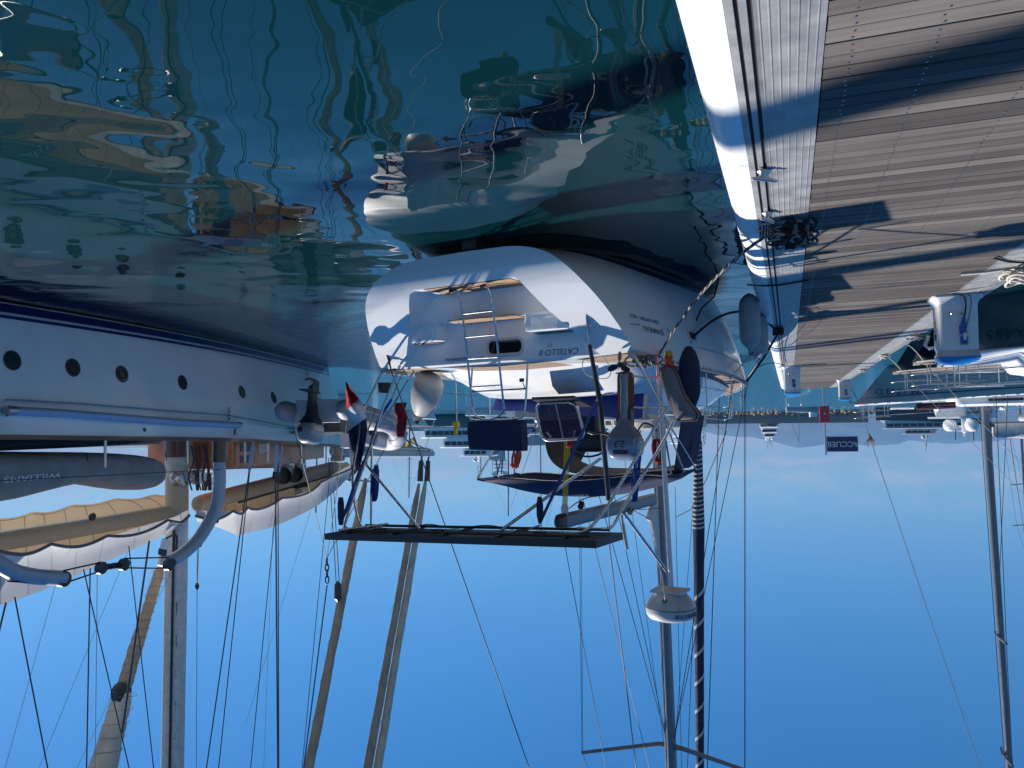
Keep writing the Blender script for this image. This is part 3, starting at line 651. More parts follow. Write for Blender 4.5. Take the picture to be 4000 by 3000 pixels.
lid(-1.16, -.78, TR2+.03, TR3-.06, -.33); lid(.92, 1.24, TR2+.03, TR3-.06, -.20)
# stern window in the upper riser
def ring_frame(b0, b1, z0, z1, f, r, w, d, name, m, par):
    c = ((b0+b1)/2, (z0+z1)/2); q = MB()
    rr = [[B(c[0]+p.x, y, c[1]+p.y) for p in rbox_ring(b1-b0+2*i, z1-z0+2*i, r+i, 0)] for y, i in ((f, w), (f-d, w*.8), (f-d, w*.2), (f-d*.3, 0))]
    return rings(q, rr, cap=False).build(name, m, par, 40)
wf = ring_frame(-.42, .10, 1.255, 1.425, R2, .06, .05, .012, 'stern_window', 'dirtyw', boat)
rings(MB(), [[B(-.16+p.x, y, 1.34+p.y) for p in rbox_ring(.525, .175, .06, 0)] for y in (R2-.002, R2-.006)]).build('window_pane', 'glass', wf)
text('CATELLO II', 'lettering', 'ink', boat, B(-1.0, R2-.001, 1.425), B.b, (0, 0, 1), .082, shear=.25)
text('LT', 'lettering', 'ink', boat, B(-.86, R2-.001, 1.345), B.b, (0, 0, 1), .04)
text('JEANNEAU', 'lettering', 'ink', boat, B(.66, R2-.001, 1.445), B.b, (0, 0, 1), .05, sx=1.1)
# lettering on the port quarter
def hull_b(f, z, sgn=-1):
    w, zs, zk = smooth(b_half, f), b_sheer(f), smooth(b_keel, f); u = (z-zk)/(zs-zk); v = max(0, (f-6)/6)
    return sgn*w*(1-(1-u)**1.22)**lerp(.235, .75, min(1, v*1.1))
def on_port(x, y):
    b = -2.05
    for _ in range(8):
        p = BT.loc(BT.at_b(x, y, b)); b = hull_b(p.y, min(1.45, p.z))
    return BT.loc(BT.at_b(x, y, b))
def port_text(s, x0, x1, y, h, shear=0, sx=1.0, m='ink'):
    p0, p1 = on_port(x0, y), on_port(x1, y); c = on_port((x0+x1)/2, y)
    e = V((hull_b(c.y, c.z+.1)-c.x, 0, .1)); d = V((hull_b(c.y-.2, c.z)-c.x, -.2, 0))
    wd = lambda v: BT.b*v.x+BT.f*v.y+V((0, 0, v.z))
    n = wd(d).cross(wd(e)).normalized()
    text(s, 'lettering', m, boat, B(c.x, c.y, c.z)+n*.004, wd(d), wd(e), h, shear=shear, sx=sx)
port_text('JEANNEAU', 2505, 2592, 1282, .085, sx=1.25, m='inkg'); port_text('SUN ODYSSEY  42CC', 2458, 2570, 1240, .055, sx=1.35, m='inkg')
ca_, cb_2 = on_port(2462, 1265), on_port(2497, 1268); part_tube('lettering_rule', [B(ca_.x-.004, ca_.y, ca_.z), B(cb_2.x-.004, cb_2.y, cb_2.z)], .008, 'inkg', boat, 6)
c = on_port(2608, 1290); q = MB()
for k in range(8):
    a = k*math.pi/4; r0, r1 = (.085, .03) if k % 2 == 0 else (.055, .02)
    fn = lambda u, w: B(hull_b(c.y-u, c.z+w)-.004, c.y-u, c.z+w)
    q.add([fn(r0*math.cos(a), r0*math.sin(a)), fn(.02*math.cos(a+.35), .02*math.sin(a+.35)), fn(.02*math.cos(a-.35), .02*math.sin(a-.35))], [(0, 1, 2)])
q.build('star_emblem', 'inkg', boat, None)
# rudder under the counter, widened to fill out the dark patch in the water
MB().prism([(-.86, -.9), (-.45, -.9), (-.28, .12), (-.80, .12)], lambda f, z: B(-.24, f, z), lambda f, z: B(-.02, f, z)).build('rudder', 'black', boat)
# teak decks and toe rails
mt['tdeck'] = mat('teak_deck', (.30, .215, .155), .8, var=.2, vscale=5, stretch=(10, 1, 1))
n_, l_, p_ = nodes(mt['tdeck']); t_ = n_.new('ShaderNodeTexCoord'); s_ = n_.new('ShaderNodeSeparateXYZ'); l_.new(t_.outputs['Object'], s_.inputs[0])
a_ = n_.new('ShaderNodeMath'); a_.operation = 'WRAP'; a_.inputs[1].default_value = .052; a_.inputs[2].default_value = 0; l_.new(s_.outputs['X'], a_.inputs[0])
g_ = n_.new('ShaderNodeMath'); g_.operation = 'GREATER_THAN'; g_.inputs[1].default_value = .0075; l_.new(a_.outputs[0], g_.inputs[0])
src = p_.inputs['Base Color'].links[0].from_socket; mxx = n_.new('ShaderNodeMix'); mxx.data_type = 'RGBA'; mxx.inputs['A'].default_value = (.03, .026, .022, 1)
l_.new(g_.outputs[0], mxx.inputs['Factor']); l_.new(src, mxx.inputs['B']); l_.new(mxx.outputs['Result'], p_.inputs['Base Color'])
def deckz(b, f): w = smooth(b_half, f); t = abs(b)/w; return b_sheer(f)+(.03+.06*(1-t) if t < .985 else .03)
def deckfn(u, v): f = lerp(R2+.03, 11.3, u); w = smooth(b_half, f)*.965-.05; b = lerp(-w, w, v); return B(b, f, deckz(b, f)+.012)
MB().grid(deckfn, 44, 14).build('side_deck', 'tdeck', boat, 60)
for sgn in (-1, 1):
    pts = [(sgn*(smooth(b_half, f)-.02), f, b_sheer(f)) for f in [.5+.5*i for i in range(23)]]
    q = MB()
    for (b0, f0, z0), (b1, f1, z1) in zip(pts, pts[1:]):
        q.hexa([B(b0-.014, f0, z0+.01), B(b0+.014, f0, z0+.01), B(b1+.014, f1, z1+.01), B(b1-.014, f1, z1+.01), B(b0-.010, f0, z0+.095), B(b0+.010, f0, z0+.095), B(b1+.010, f1, z1+.095), B(b1-.010, f1, z1+.095)])
    tr = q.build('toe_rail', 'alu', boat, 40)
    q = MB()
    for k in range(64):
        f = .6+.17*k; b = sgn*(smooth(b_half, f)-.004); fn = lambda x, y, z: B(b+sgn*z, f+x, b_sheer(f)+.055+y)
        q.lathe([(.022, 0), (.022, .0035)], 8, fn)
    q.build('rail_holes', 'dark', tr, 40, kind='stuff')
# cast toe rail ends at both quarters
for sgn in (-1, 1):
    MB().hexa([B(sgn*2.04, .02, 1.53), B(sgn*1.98, .02, 1.53), B(sgn*2.0, .62, 1.53), B(sgn*2.07, .62, 1.53), B(sgn*2.04, .02, 1.60), B(sgn*1.98, .02, 1.60), B(sgn*2.0, .62, 1.615), B(sgn*2.07, .62, 1.615)]).build('rail_end', 'alu', boat)
# aft cabin trunk, coaming, cockpit sides
def trunk(name, secs, m='gel'):
    """secs: (f, half base, half top, z base, z top)"""
    rs = []
    for f, wb, wt_, zb, zt in secs:
        e = zt-zb; hs = [(wb, 0), (wb-.03, e*.35), (lerp(wb, wt_, .75), e*.80), (wt_-.02, e*.97), (wt_*.7, e+.02), (0, e+.045)]
        rs.append([B(-x, f, zb+z) for x, z in hs]+[B(x, f, zb+z) for x, z in hs[-2::-1]])
    return rings(MB(), rs).build(name, m, boat, 50)
trunk('aft_cabin', [(.80, 1.60, 1.10, 1.50, 1.56), (1.25, 1.70, 1.18, 1.52, 1.82), (1.62, 1.74, 1.22, 1.52, 1.95), (1.85, 1.75, 1.26, 1.52, 1.98), (2.2, 1.76, 1.28, 1.52, 1.99), (2.75, 1.76, 1.30, 1.52, 2.00)])
trunk('fore_cabin', [(4.6, 1.62, 1.22, 1.55, 2.32), (6.0, 1.50, 1.1, 1.57, 2.26), (8.2, 1.15, .8, 1.60, 2.06), (9.4, .8, .5, 1.62, 1.85), (9.8, .6, .3, 1.62, 1.70)])
for sgn in (-1, 1):
    MB().hexa([B(sgn*1.30, 2.7, 1.5), B(sgn*1.62, 2.7, 1.5), B(sgn*1.62, 4.7, 1.5), B(sgn*1.30, 4.7, 1.5), B(sgn*1.22, 2.7, 2.30), B(sgn*1.40, 2.7, 2.30), B(sgn*1.40, 4.7, 2.34), B(sgn*1.22, 4.7, 2.34)]).build('coaming', 'gel', boat)
# blue canvas along the back of the cockpit
def canv(u, v):
    b = lerp(1.22, -1.42, u); return B(b, 2.02-.10*v+.05*math.sin(u*9), lerp(1.99, 2.17+.22*u, v)+.012*math.sin(u*23))
MB().sheet(canv, 30, 3, .03, BT.f).build('cockpit_canvas', 'blue', boat, 60)
# hatch on the aft cabin, standing open
def ha(x, y): return BT.at_f(x, y, 1.18)
cs = [ha(2092, 1577), ha(2250, 1570), ha(2286, 1712), ha(2119, 1722)]
def hq(u, v, o=0): return cs[0].lerp(cs[1], u).lerp(cs[3].lerp(cs[2], u), v)+BT.f*o
def hq_loop(i, r=.12, o=0):
    w = (cs[1]-cs[0]).length; h = (cs[3]-cs[0]).length
    return [hq(.5+p.x/w, .5+p.y/h, o) for p in rbox_ring(w-2*i, h-2*i, r, 0, 5)]
hf = MB().tube(hq_loop(0), .026, 8, closed=True).build('hatch_frame', 'steel', boat, 60)
rings(MB(), [hq_loop(.01, .12, -.004), hq_loop(.01, .12, .006)]).build('hatch_pane', 'acryl', hf)
MB().hexa([hq(.49, .03, -.012), hq(.52, .03, -.012), hq(.52, .97, -.012), hq(.49, .97, -.012), hq(.49, .03, -.002), hq(.52, .03, -.002), hq(.52, .97, -.002), hq(.49, .97, -.002)]).build('hatch_bar', 'alu', hf)
for u in (.13, .8): MB().hexa([hq(u, .78, -.02), hq(u+.05, .76, -.02), hq(u+.13*(1 if u < .5 else -.4), .93, -.02), hq(u+.08*(1 if u < .5 else -.4), .95, -.02), hq(u, .78, -.004), hq(u+.05, .76, -.004), hq(u+.13*(1 if u < .5 else -.4), .93, -.004), hq(u+.08*(1 if u < .5 else -.4), .95, -.004)]).build('hatch_catch', 'alu', hf)
MB().hexa([B(-.75, .98, 2.02), B(-.05, .98, 2.02), B(-.05, 1.6, 2.14), B(-.75, 1.6, 2.14), B(-.75, .98, 2.06), B(-.05, .98, 2.06), B(-.05, 1.6, 2.18), B(-.75, 1.6, 2.18)]).build('hatch_coaming', 'dark', boat)
# bimini
def bim(u, v):    # u across from starboard, v fore to aft
    b = lerp(1.72, -1.78, u); f = lerp(3.5, 2.15, v); s = 2*u-1
    z = 3.66-.30*abs(s)**2.2-.30*(1-abs(s)**4)*(2*v-1)**2
    if abs(s) > .93: z -= .06
    return B(b, f, z-.06*s)
MB().sheet(bim, 28, 8, .018, (0, 0, 1)).build('bimini_canopy', 'navy', boat, 70)
for v, r in ((.02, .016), (.5, .016), (.98, .016)): bt('bimini_bow', [bim(i/24, v)-V((0, 0, .015)) for i in range(25)], r, 'steel')
bt('canopy_seam', [bim(lerp(.12, .52, i/12), .8)-V((0, 0, .006)) for i in range(13)], .008, 'dirtyw'); bt('canopy_seam', [bim(lerp(.56, .9, i/12), .84)-V((0, 0, .006)) for i in range(13)], .008, 'dirtyw')
for sg_ in (0, 1):
    foot = B(1.38*(1-2*sg_), 2.95, 2.25)
    for v in (.02, .5, .98): bt('bimini_leg', [bim(sg_, v), foot], .014)
# spray hood ahead of the cockpit: an arch of canvas with clear windows
def arch(t, w, h, z0): s = math.cos(math.pi*t); return (-w*(abs(s)**.62)*(1 if s < 0 else -1), z0+h*(math.sin(math.pi*t)**.42))
def hood(u, v):
    b, z = arch(u, lerp(1.46, 1.30, v), lerp(1.16, 1.06, v), 2.28); return B(b-.10, lerp(4.05, 4.75, v), z-.03)
MB().sheet(hood, 40, 3, .02, (0, 0, .5)).build('spray_hood', 'dodger', boat, 70)
def hoodside(sg_):
    def fn(u, v): b, z = arch(.035+.22*u if sg_ < 0 else 1-(.035+.22*u), 1.30, 1.06, 2.28); return B(b*lerp(1, .9, v)-.10, lerp(4.75, 5.7, v), lerp(z, 2.30, v))
    return fn
sh = MB().sheet(hoodside(-1), 10, 6, .01, (-1, 0, 0)).build('hood_side', 'navy', boat, 70)
MB().sheet(hoodside(1), 10, 6, .01, (1, 0, 0)).build('hood_side', 'clear', boat, 70)
MB().sheet(lambda u, v: B(lerp(-1.62, -1.45, v), lerp(3.3, 4.6, u), lerp(2.35, 3.30-.1*u, v)+.02*math.sin(u*12)), 8, 6, .012, BT.b).build('side_curtain', 'navy', boat, 70)
# binnacle and covered wheel in the cockpit
rings(MB(), [[B(-.10+p.x, 3.0+p.y, z) for p in rbox_ring(w, d, .06, 0)] for z, w, d in ((1.7, .3, .3), (2.55, .3, .3), (2.60, .55, .38), (2.85, .58, .40), (2.92, .4, .3))]).build('binnacle', 'dark', boat, 40)
bt('wheel', [B(-.10+.55*math.cos(a), 2.86, 2.45+.55*math.sin(a)) for a in [2*math.pi*i/30 for i in range(30)]], .018, 'dark')

# ---------------- stern ladder, rails, arch
def lad(x, y): t = (y-1120)/500; return BT.at_f(x, y, lerp(-.62, .02, max(0, min(1, t))))
railL = spline([lad(1764, 1132), lad(1790, 1146), lad(1804, 1209), lad(1817, 1319), lad(1829, 1429), lad(1841, 1551), lad(1846, 1595), lad(1862, 1628), lad(1900, 1640), lad(1945, 1628), lad(1968, 1600), lad(1966, 1570), lad(1951, 1429), lad(1939, 1303), lad(1922, 1201), lad(1908, 1130), lad(1886, 1114)], 5)
ld = bt('stern_ladder', railL, .0155)
for (a, b) in (((1811, 1226), (1926, 1213)), ((1820, 1317), (1935, 1306)), ((1829, 1401), (1944, 1394)), ((1843, 1513), (1960, 1505))):
    bt('rung', [lad(*a), lad(*b)], .014, 'steel', ld)
for p in ((1764, 1132), (1886, 1114)): MB().box(BT.loc(lad(*p)), (.05, .06, .07), B).build('ladder_hinge', 'dark', ld)
def sr(x, y, f=.14): return BT.at_f(x, y, f)
DZ = 1.56
def foot_on(p, z=DZ): l = BT.loc(p); return B(l.x, l.y, z)
ps = bt('stern_rail', spline([foot_on(sr(2061, 1427)), sr(2059, 1470), sr(2053, 1575), sr(2045, 1622), sr(2020, 1636), sr(1960, 1641), sr(1880, 1643), sr(1845, 1640)], 5), .0145)
bt('stern_rail', spline([foot_on(sr(1846, 1440)), sr(1842, 1480), sr(1836, 1560), sr(1832, 1620), sr(1845, 1641)], 5), .0145)
bt('gate_bar', [sr(1833, 1531), sr(2057, 1518)], .011, 'dark')
MB().box(BT.loc(sr(2038, 1485)), (.06, .03, .05), B).build('ladder_clip', 'dark', boat)
bt('clip_arm', [sr(2042, 1495), sr(2053, 1520)], .008)
# starboard stern rail and life line run
bt('stern_rail', [sr(1470, 1664, .5), sr(1600, 1666, .9), sr(1786, 1667, 2.4)], .0145)
bt('rail_post', [foot_on(sr(1781, 1545, 2.4)), sr(1785, 1667, 2.4)], .013)
bt('rail_post', [sr(1578, 1447, .16), sr(1482, 1664, .45)], .0145)
bt('rail_brace', [sr(1616, 1450, .5), sr(1500, 1640, .5)], .0135)
# arch over the stern carrying the solar panel
pan_f0, pan_f1, pan_z = -1.22, -.42, 3.77
def pz(b): return 3.80+.035*b
AR = []
bt('arch_tube', spline([foot_on(sr(1499, 1437, .1), 1.53), sr(1470, 1500, .02), sr(1419, 1615, -.15), sr(1400, 1720, -.3), sr(1377, 1872, -.55), B(1.72, -.85, pz(1.7)-.06), B(1.35, -.86, pz(1.35)-.05)], 5), .019, 'steel')
bt('arch_tube', spline([foot_on(sr(1562, 1390, -.02), 1.5), sr(1503, 1575, -.1), sr(1452, 1730, -.3), sr(1400, 1880, -.6), sr(1350, 2040, -.95), B(1.80, -1.05, pz(1.8)-.05)], 5), .019, 'steel')
bt('arch_post', [sr(1453, 1686, .1), sr(1449, 2046, -.5)], .016)
bt('arch_brace', [sr(1424, 1808, -.4), B(.62, -.95, pz(.62)-.05)], .019)
bt('arch_rung', [sr(1398, 1876, -.5), sr(1449, 1881, -.3)], .013)
bt('arch_arm', [sr(1322, 2072, -1.2), sr(1516, 2047, -.6)], .019)
for x, y in ((1424, 1808), (1453, 1690)): MB().box(BT.loc(sr(x, y, -.3)), (.06, .06, .07), B).build('tube_clamp', 'dark', boat)
# solar panel
sp_ = MB().hexa([B(-2.02, pan_f0, pz(-2)), B(2.05, pan_f0, pz(2.05)), B(2.05, pan_f1, pz(2.05)+.015), B(-2.02, pan_f1, pz(-2)+.015), B(-2.02, pan_f0, pz(-2)+.085), B(2.05, pan_f0, pz(2.05)+.085), B(2.05, pan_f1, pz(2.05)+.10), B(-2.02, pan_f1, pz(-2)+.10)]).build('solar_panel', 'panel', boat)
for f in (pan_f0+.12, pan_f1-.12): bt('panel_rail', [B(-1.9, f, pz(-1.9)-.03), B(1.9, f, pz(1.9)-.03)], .019, 'dark', sp_)
for b in (-1.6, -.7, .1, .9, 1.7): MB().box((b, (pan_f0+pan_f1)/2, pz(b)-.012), (.04, pan_f1-pan_f0-.05, .025), B).build('panel_batten', 'dark', sp_)
for b in (-1.15, .35, 1.3): MB().box((b, pan_f0+.3, pz(b)-.03), (.12, .10, .04), B).build('junction_box', 'dark', sp_)
bt('panel_cable', spline([B(-.6, -.6, pz(-.6)-.02), B(-.2, -.62, pz(0)-.075), B(.3, -.6, pz(.3)-.02), B(.7, -.62, pz(.7)-.07), B(1.0, -.6, pz(1)-.02)], 5), .008, 'black', sp_)
# port side arch
bt('arch_tube', [foot_on(sr(2466, 1362, .05), 1.53), sr(2520, 1460, .05), sr(2584, 1579, .10)], .019, 'steel')
bt('arch_tube', spline([sr(2608, 1590, .15), sr(2540, 1700, -.1), sr(2448, 1850, -.4), sr(2350, 2010, -.75), B(-1.72, -.95, pz(-1.7)-.05), B(-1.45, -1.0, pz(-1.4)-.05)], 5), .019, 'steel')
bt('arch_tube', spline([sr(2634, 1640, .5), sr(2585, 1735, .3), sr(2512, 1855, 0), sr(2430, 1990, -.35), sr(2392, 2055, -.5), B(-1.82, -.62, pz(-1.8)-.05), B(-1.5, -.6, pz(-1.5)-.05)], 5), .019, 'steel')
bt('stern_rail', spline([sr(2470, 1469, .15), sr(2530, 1474, .3), sr(2572, 1474, .6)], 4), .014)
bt('stern_rail', spline([sr(2473, 1591, .15), sr(2540, 1594, .25), sr(2606, 1590, .5), sr(2660, 1594, 1.0)], 4), .0145)
bt('rail_post', [foot_on(sr(2568, 1478, .6)), sr(2576, 1600, .6)], .0145)
MB().lathe([(.012, 0), (.02, .02), (.02, .09), (.10, .115), (.105, .125), (.09, .13)], 18, lambda a, b, z: BT.at_f(2524, 1600, .2)+BT.b*a+BT.f*b+V((0, 0, z))).build('deck_light', 'dirtyw', boat, 40)
bt('arch_brace', [sr(2347, 1790, -.1), B(-.62, -.95, pz(-.6)-.05)], .021)
# hydraulic backstay tensioner and the two backstays
cpP, cpS = sr(2290, 1200, -.42), sr(1487, 1278, -.25)
for p in (cpP, cpS):
    n = (V((0, 0, .67))-BT.f*.74).normalized(); u = BT.b; w = n.cross(u)
    MB().lathe([(.075, -.004), (.075, .006), (.05, .014), (.012, .016)], 16, lambda a, b, z, p=p, n=n, u=u, w=w: p+u*a+w*b+n*z).build('chain_plate', 'steel', boat, 40)
mast_top = B(0, 7.35, 19.6)
def up(p, t): return p.lerp(mast_top, t)
for p, x, y, k in ((cpP, 2377, 1952, 0), (cpS, 1711, 2058, 1)):
    if k == 0:
        a = BT.at_f(2303, 1347, -.2); b = BT.at_f(2344, 1575, .08); c = BT.at_f(2377, 1952, .5)
        bt('backstay_tensioner', [p, p.lerp(a, .5), a], [.016, .022, .014], 'steel'); bt('backstay_tensioner', [a, b, c], [.026, .036, .034], 'dark')
        bt('backstay', [c, BT.at_f(2381, 2132, .68), mast_top], .0085, 'wirel')
    else:
        a = BT.at_f(1529, 1450, -.05); bt('turnbuckle', [p, p.lerp(a, .2), p.lerp(a, .5), a], [.012, .02, .02, .012], 'dark'); bt('backstay', [a, mast_top], .0085, 'wire')
# radar on its pole
rp0, rp1 = B(-2.06, .92, 1.56), BT.at_f(2622, 2292, .95)
bt('radar_pole', [rp0, rp1], .034, 'alu', n=12)
bt('radar_strut', [sr(2438, 2006, -.3), BT.at_f(2604, 2231, .9)], .022)
rc = BT.loc(BT.at_f(2620, 2375, .95))
rbase = MB().box((rc.x, rc.y, rc.z-.235), (.44, .36, .03), B).build('radar_bracket', 'dirtyw', boat)
RR = lambda a, b, z: B(rc.x+a, rc.y+b, rc.z+z)
rd = MB().lathe([(.20, -.215), (.24, -.17), (.325, -.06), (.335, -.03), (.335, .015), (.325, .075), (.29, .12), (.22, .145), (.1, .155)], 28, RR).build('radar_dome', 'dirtyw', boat, 40)
MB().lathe([(.337, -.034), (.339, -.03), (.339, -.02), (.337, -.016)], 28, RR).build('dome_seam', 'inkg', rd, 40)
bt('radar_cable', spline([BT.at_f(2598, 2345, .62), BT.at_f(2597, 2320, .6), BT.at_f(2585, 2240, .75), BT.at_f(2565, 2190, .8)], 5), .012, 'dirtyw')
MB().lathe([(.035, 0), (.035, .02), (.02, .03)], 12, lambda a, b, z: BT.at_f(2598, 2348, .64)+BT.b*a+V((0, 0, b))-BT.f*z).build('cable_gland', 'inkg', rd, 40)
def dome_text(s, ang, h):
    n = BT.b*math.sin(ang)-BT.f*math.cos(ang); text(s, 'lettering', 'ink', rd, RR(0, 0, .018)+n*.333, V((0, 0, 1)).cross(n), (0, 0, 1), h)
for k, ch in enumerate('Raymarine'):
    dome_text(ch, -1.62+.135*k*(1.0), .075)
bt('whip_antenna', [BT.at_f(2428, 2012, -.25), BT.at_f(2432, 2040, -.25), BT.at_f(2433, 2050, -.25), BT.at_f(2450, 2146, -.25)], [.014, .014, .022, .02], 'dirtyw')

# ---------------- mast, boom, rigging
def mp_(z): return B(0, 6.62+.036*(z-1.6), z)
mz0, mz1 = 2.2, 19.8
def mast_ring(z, w, d, o=0): c = mp_(z); return [c+BT.b*(p.x)+BT.f*(p.y) for p in rbox_ring(w, d, .06, 0)]
rings(MB(), [mast_ring(z, .19, .30) for z in (mz0, 6, 10, 15, mz1)]).build('mast', 'mast', boat, 40)
bt('mast_track', [mp_(2.6)-BT.f*.155, mp_(19.5)-BT.f*.155], .018, 'alu')
bm_a, bm_f = BT.at_b(2190, 2038, 0), BT.at_b(2552, 1950, 0)
def boom_ring(t, w, h): c = bm_a.lerp(bm_f, t); return [c+BT.b*p.x+V((0, 0, p.y)) for p in rbox_ring(w, h, .06, 0)]
bo = rings(MB(), [boom_ring(t, .15, .24) for t in (0.02, 1)]).build('boom', 'mast', boat, 40)
rings(MB(), [boom_ring(t, w, w*1.6) for t, w in ((-.03, .10), (-.012, .15), (.02, .158))]).build('boom_end', 'dark', bo, 40)
MB().prism([(6.38, 3.98), (5.86, 4.42), (6.05, 4.48), (6.48, 5.35), (6.52, 3.98)], lambda f, z: B(-.03, f, z), lambda f, z: B(.03, f, z)).build('mainsail_clew', 'dirtyw', boat)
for x, y in ((2466, 1990), (2273, 1967)):
    MB().tube([BT.at_b(x, y, -.09), BT.at_b(x-6, y+14, -.10)], .05, 10).build('block', 'dark', boat, 40)
sps = BT.at_b(2612, 2922, 0); zsp = BT.loc(sps).z
tipS, tipP = BT.at_f(2273, 2940, 6.55), B(-1.62, 6.6, zsp+.05)
for tip, sg_ in ((tipS, 1), (tipP, -1)):
    bt('spreader', [mp_(zsp)+BT.b*sg_*.08, mp_(zsp)+BT.b*sg_*.25, tip], [.065, .05, .038], 'mast'); bt('cap_shroud', [tip, B(sg_*1.86, 6.7, 1.62)], .0062, 'wire'); bt('cap_shroud', [tip+BT.f*.05, B(sg_*1.86, 6.82, 1.62)], .005, 'wire'); bt('cap_shroud', [tip, mp_(15)], .008, 'wire')
    bt('lower_shroud', [mp_(zsp-.12)+BT.b*sg_*.08, B(sg_*1.80, 6.1, 1.62)], .008, 'wire'); bt('lower_shroud', [mp_(zsp-.12)+BT.b*sg_*.08, B(sg_*1.80, 7.3, 1.62)], .008, 'wire')
bt('lazy_jack', [BT.at_b(2276, 1946, 0), mp_(12)], .006, 'wire'); bt('halyard', [BT.at_b(2620, 1900, 0)-BT.b*.1, mp_(16)-BT.b*.1], .006, 'wire')
bt('topping_lift', [bm_a, mast_top], .006, 'wire')
bt('forestay', [B(0, 11.75, 1.75), mast_top], .012, 'wire'); bt('inner_forestay', [B(0, 10.1, 1.75), mp_(14)], .008, 'wire')
# pulpit, stanchions, life lines on both sides
for sg_ in (-1, 1):
    ps_ = [(sg_*(smooth(b_half, f)-.07), f) for f in (1.4, 3.2, 5.0, 6.9, 8.7, 10.3)]
    for b, f in ps_: bt('stanchion', [B(b, f, b_sheer(f)+.03), B(b, f, b_sheer(f)+.66)], .0125)
    for h in (.34, .64): bt('life_line', [B(b, f, b_sheer(f)+h) for b, f in ps_]+[B(sg_*.42, 11.1, b_sheer(11)+h)], .0045, 'wire')
for h in (.36, .70): bt('pulpit', spline([B(-.62, 10.5, b_sheer(10.5)+h), B(-.30, 11.5, b_sheer(11)+h), B(0, 12.05, b_sheer(12)+h+.03), B(.30, 11.5, b_sheer(11)+h), B(.62, 10.5, b_sheer(10.5)+h)], 5), .0145)
for b, f in ((-.62, 10.5), (-.30, 11.5), (.30, 11.5), (.62, 10.5)): bt('pulpit_leg', [B(b, f, b_sheer(f)+.03), B(b, f, b_sheer(f)+.70)], .0135)
# hull fairlead on the port side
c = on_port(2700, 1312); fl = lambda a, h, o: B(hull_b(c.y+a, c.z+h)-o, c.y+a, c.z+h)
rings(MB(), [[fl(p.x, p.y, o) for p in rbox_ring(w, h, .07, 0)] for w, h, o in ((.40, .20, 0), (.40, .20, .018), (.33, .14, .022))]).build('fairlead', 'dirtyw', boat, 40)
rings(MB(), [[fl(p.x, p.y, o) for p in rbox_ring(.30, .115, .055, 0)] for o in (.020, .026)]).build('fairlead_mouth', 'dark', boat, 40)
bt('rub_line', [B(hull_b(f, b_sheer(f)-.28)-.004, f, b_sheer(f)-.28) for f in [c.y+.25+.4*i for i in range(14)]], .006, 'inkg')
MB().lathe([(.09, 0), (.085, .05), (.06, .09), (.05, .095), (.055, .16), (.075, .19), (.07, .21)], 16, lambda a, b, z: B(1.85, .75, 1.57)+BT.b*a+BT.f*b+V((0, 0, z))).build('winch', 'steel', boat, 40)
MB().lathe([(.09, 0), (.085, .05), (.06, .09), (.05, .095), (.055, .16), (.075, .19), (.07, .21)], 16, lambda a, b, z: B(1.25, 3.6, 2.3)+BT.b*a+BT.f*b+V((0, 0, z))).build('winch', 'steel', boat, 40)
# black bracket box on the starboard rail
p = BT.loc(sr(1502, 1515, .2)); MB().lathe([(.095, 0), (.10, .01), (.10, .15), (.09, .165)], 18, lambda a, b, z: B(p.x+a, p.y+b, p.z-.08+z)).build('speaker_pod', 'dark', boat, 40)
# ================================================================ THINGS HUNG ON THE SAILING BOAT
def fender(loc, r, h, m, label, tilt=(0, 0), name='hanging_fender', line=None, group=None):
    t = thing(name, label, 'fender', loc, 0, group); loc = V(loc)
    fn = lambda x, y, z: loc+V((x+tilt[0]*z, y+tilt[1]*z, z))
    MB().lathe([(.02, 0), (r*.5, .03*h+.01), (r*.85, .11*h), (r, .22*h), (r*1.01, .5*h), (r, .78*h), (r*.85, .89*h), (r*.45, .97*h), (.03, h), (.03, h+.05)], 20, fn).build('body', m, t, 60)
    MB().tube([fn(.03*math.cos(a), 0, h+.07+.03*math.sin(a)) for a in [2*math.pi*i/10 for i in range(10)]], .011, 6, closed=True).build('eye', 'dark', t, 60)
    if line: MB().tube([fn(0, 0, h+.09), V(line)], .008, 6).build('lanyard', 'ropew', t, 60)
    return t
def rail_pt(f): return B(-smooth(b_half, f)+.03, f, b_sheer(f)+.12)
p = on_d(2925, 1150, 12.6); fender(V((p.x, p.y, .34)), .168, .92, 'fend', 'long grey fender squeezed between the white hull and the pontoon, nearer of the two', (0, 0), line=rail_pt(4.6), group='grey fenders between hull and pontoon')
p = on_d(2955, 1200, 14.3); fender(V((p.x, p.y, .42)), .19, .86, 'fend', 'long grey fender by the pontoon below the dark bow line, farther of the two', (0, 0), line=rail_pt(6.4), group='grey fenders between hull and pontoon')
# big ball fender hung upside at the starboard quarter
l = BT.loc(sr(1688, 1460, .55)); c = B(l.x, l.y, l.z+.02)
t = thing('ball_fender', 'fat off white ball fender with navy tip hanging at the right of the stern', 'fender', c)
ax = (BT.at_f(1630, 1640, .75)-c); L_ = ax.length; ax.normalize(); u = ax.cross(BT.f).normalized(); w = ax.cross(u)
MB().lathe([(.05, 0), (.15, .02), (.225, .09), (.245, .18), (.235, .28), (.19, .40), (.12, .52)], 24, lambda a, b, z: c+u*a+w*b+ax*z*L_/.62).build('body', 'fendball', t, 60)
MB().lathe([(.122, .518), (.07, .58), (.035, .62), (.035, .66), (.0, .66)], 18, lambda a, b, z: c+u*a+w*b+ax*z*L_/.62).build('tip', 'fendnavy', t, 60)
MB().tube(spline([c+ax*L_*1.05, sr(1605, 1610, .8), sr(1560, 1590, .8), sr(1540, 1640, .8), sr(1548, 1664, .7)]), .008, 6).build('lanyard', 'ropew', t, 60)
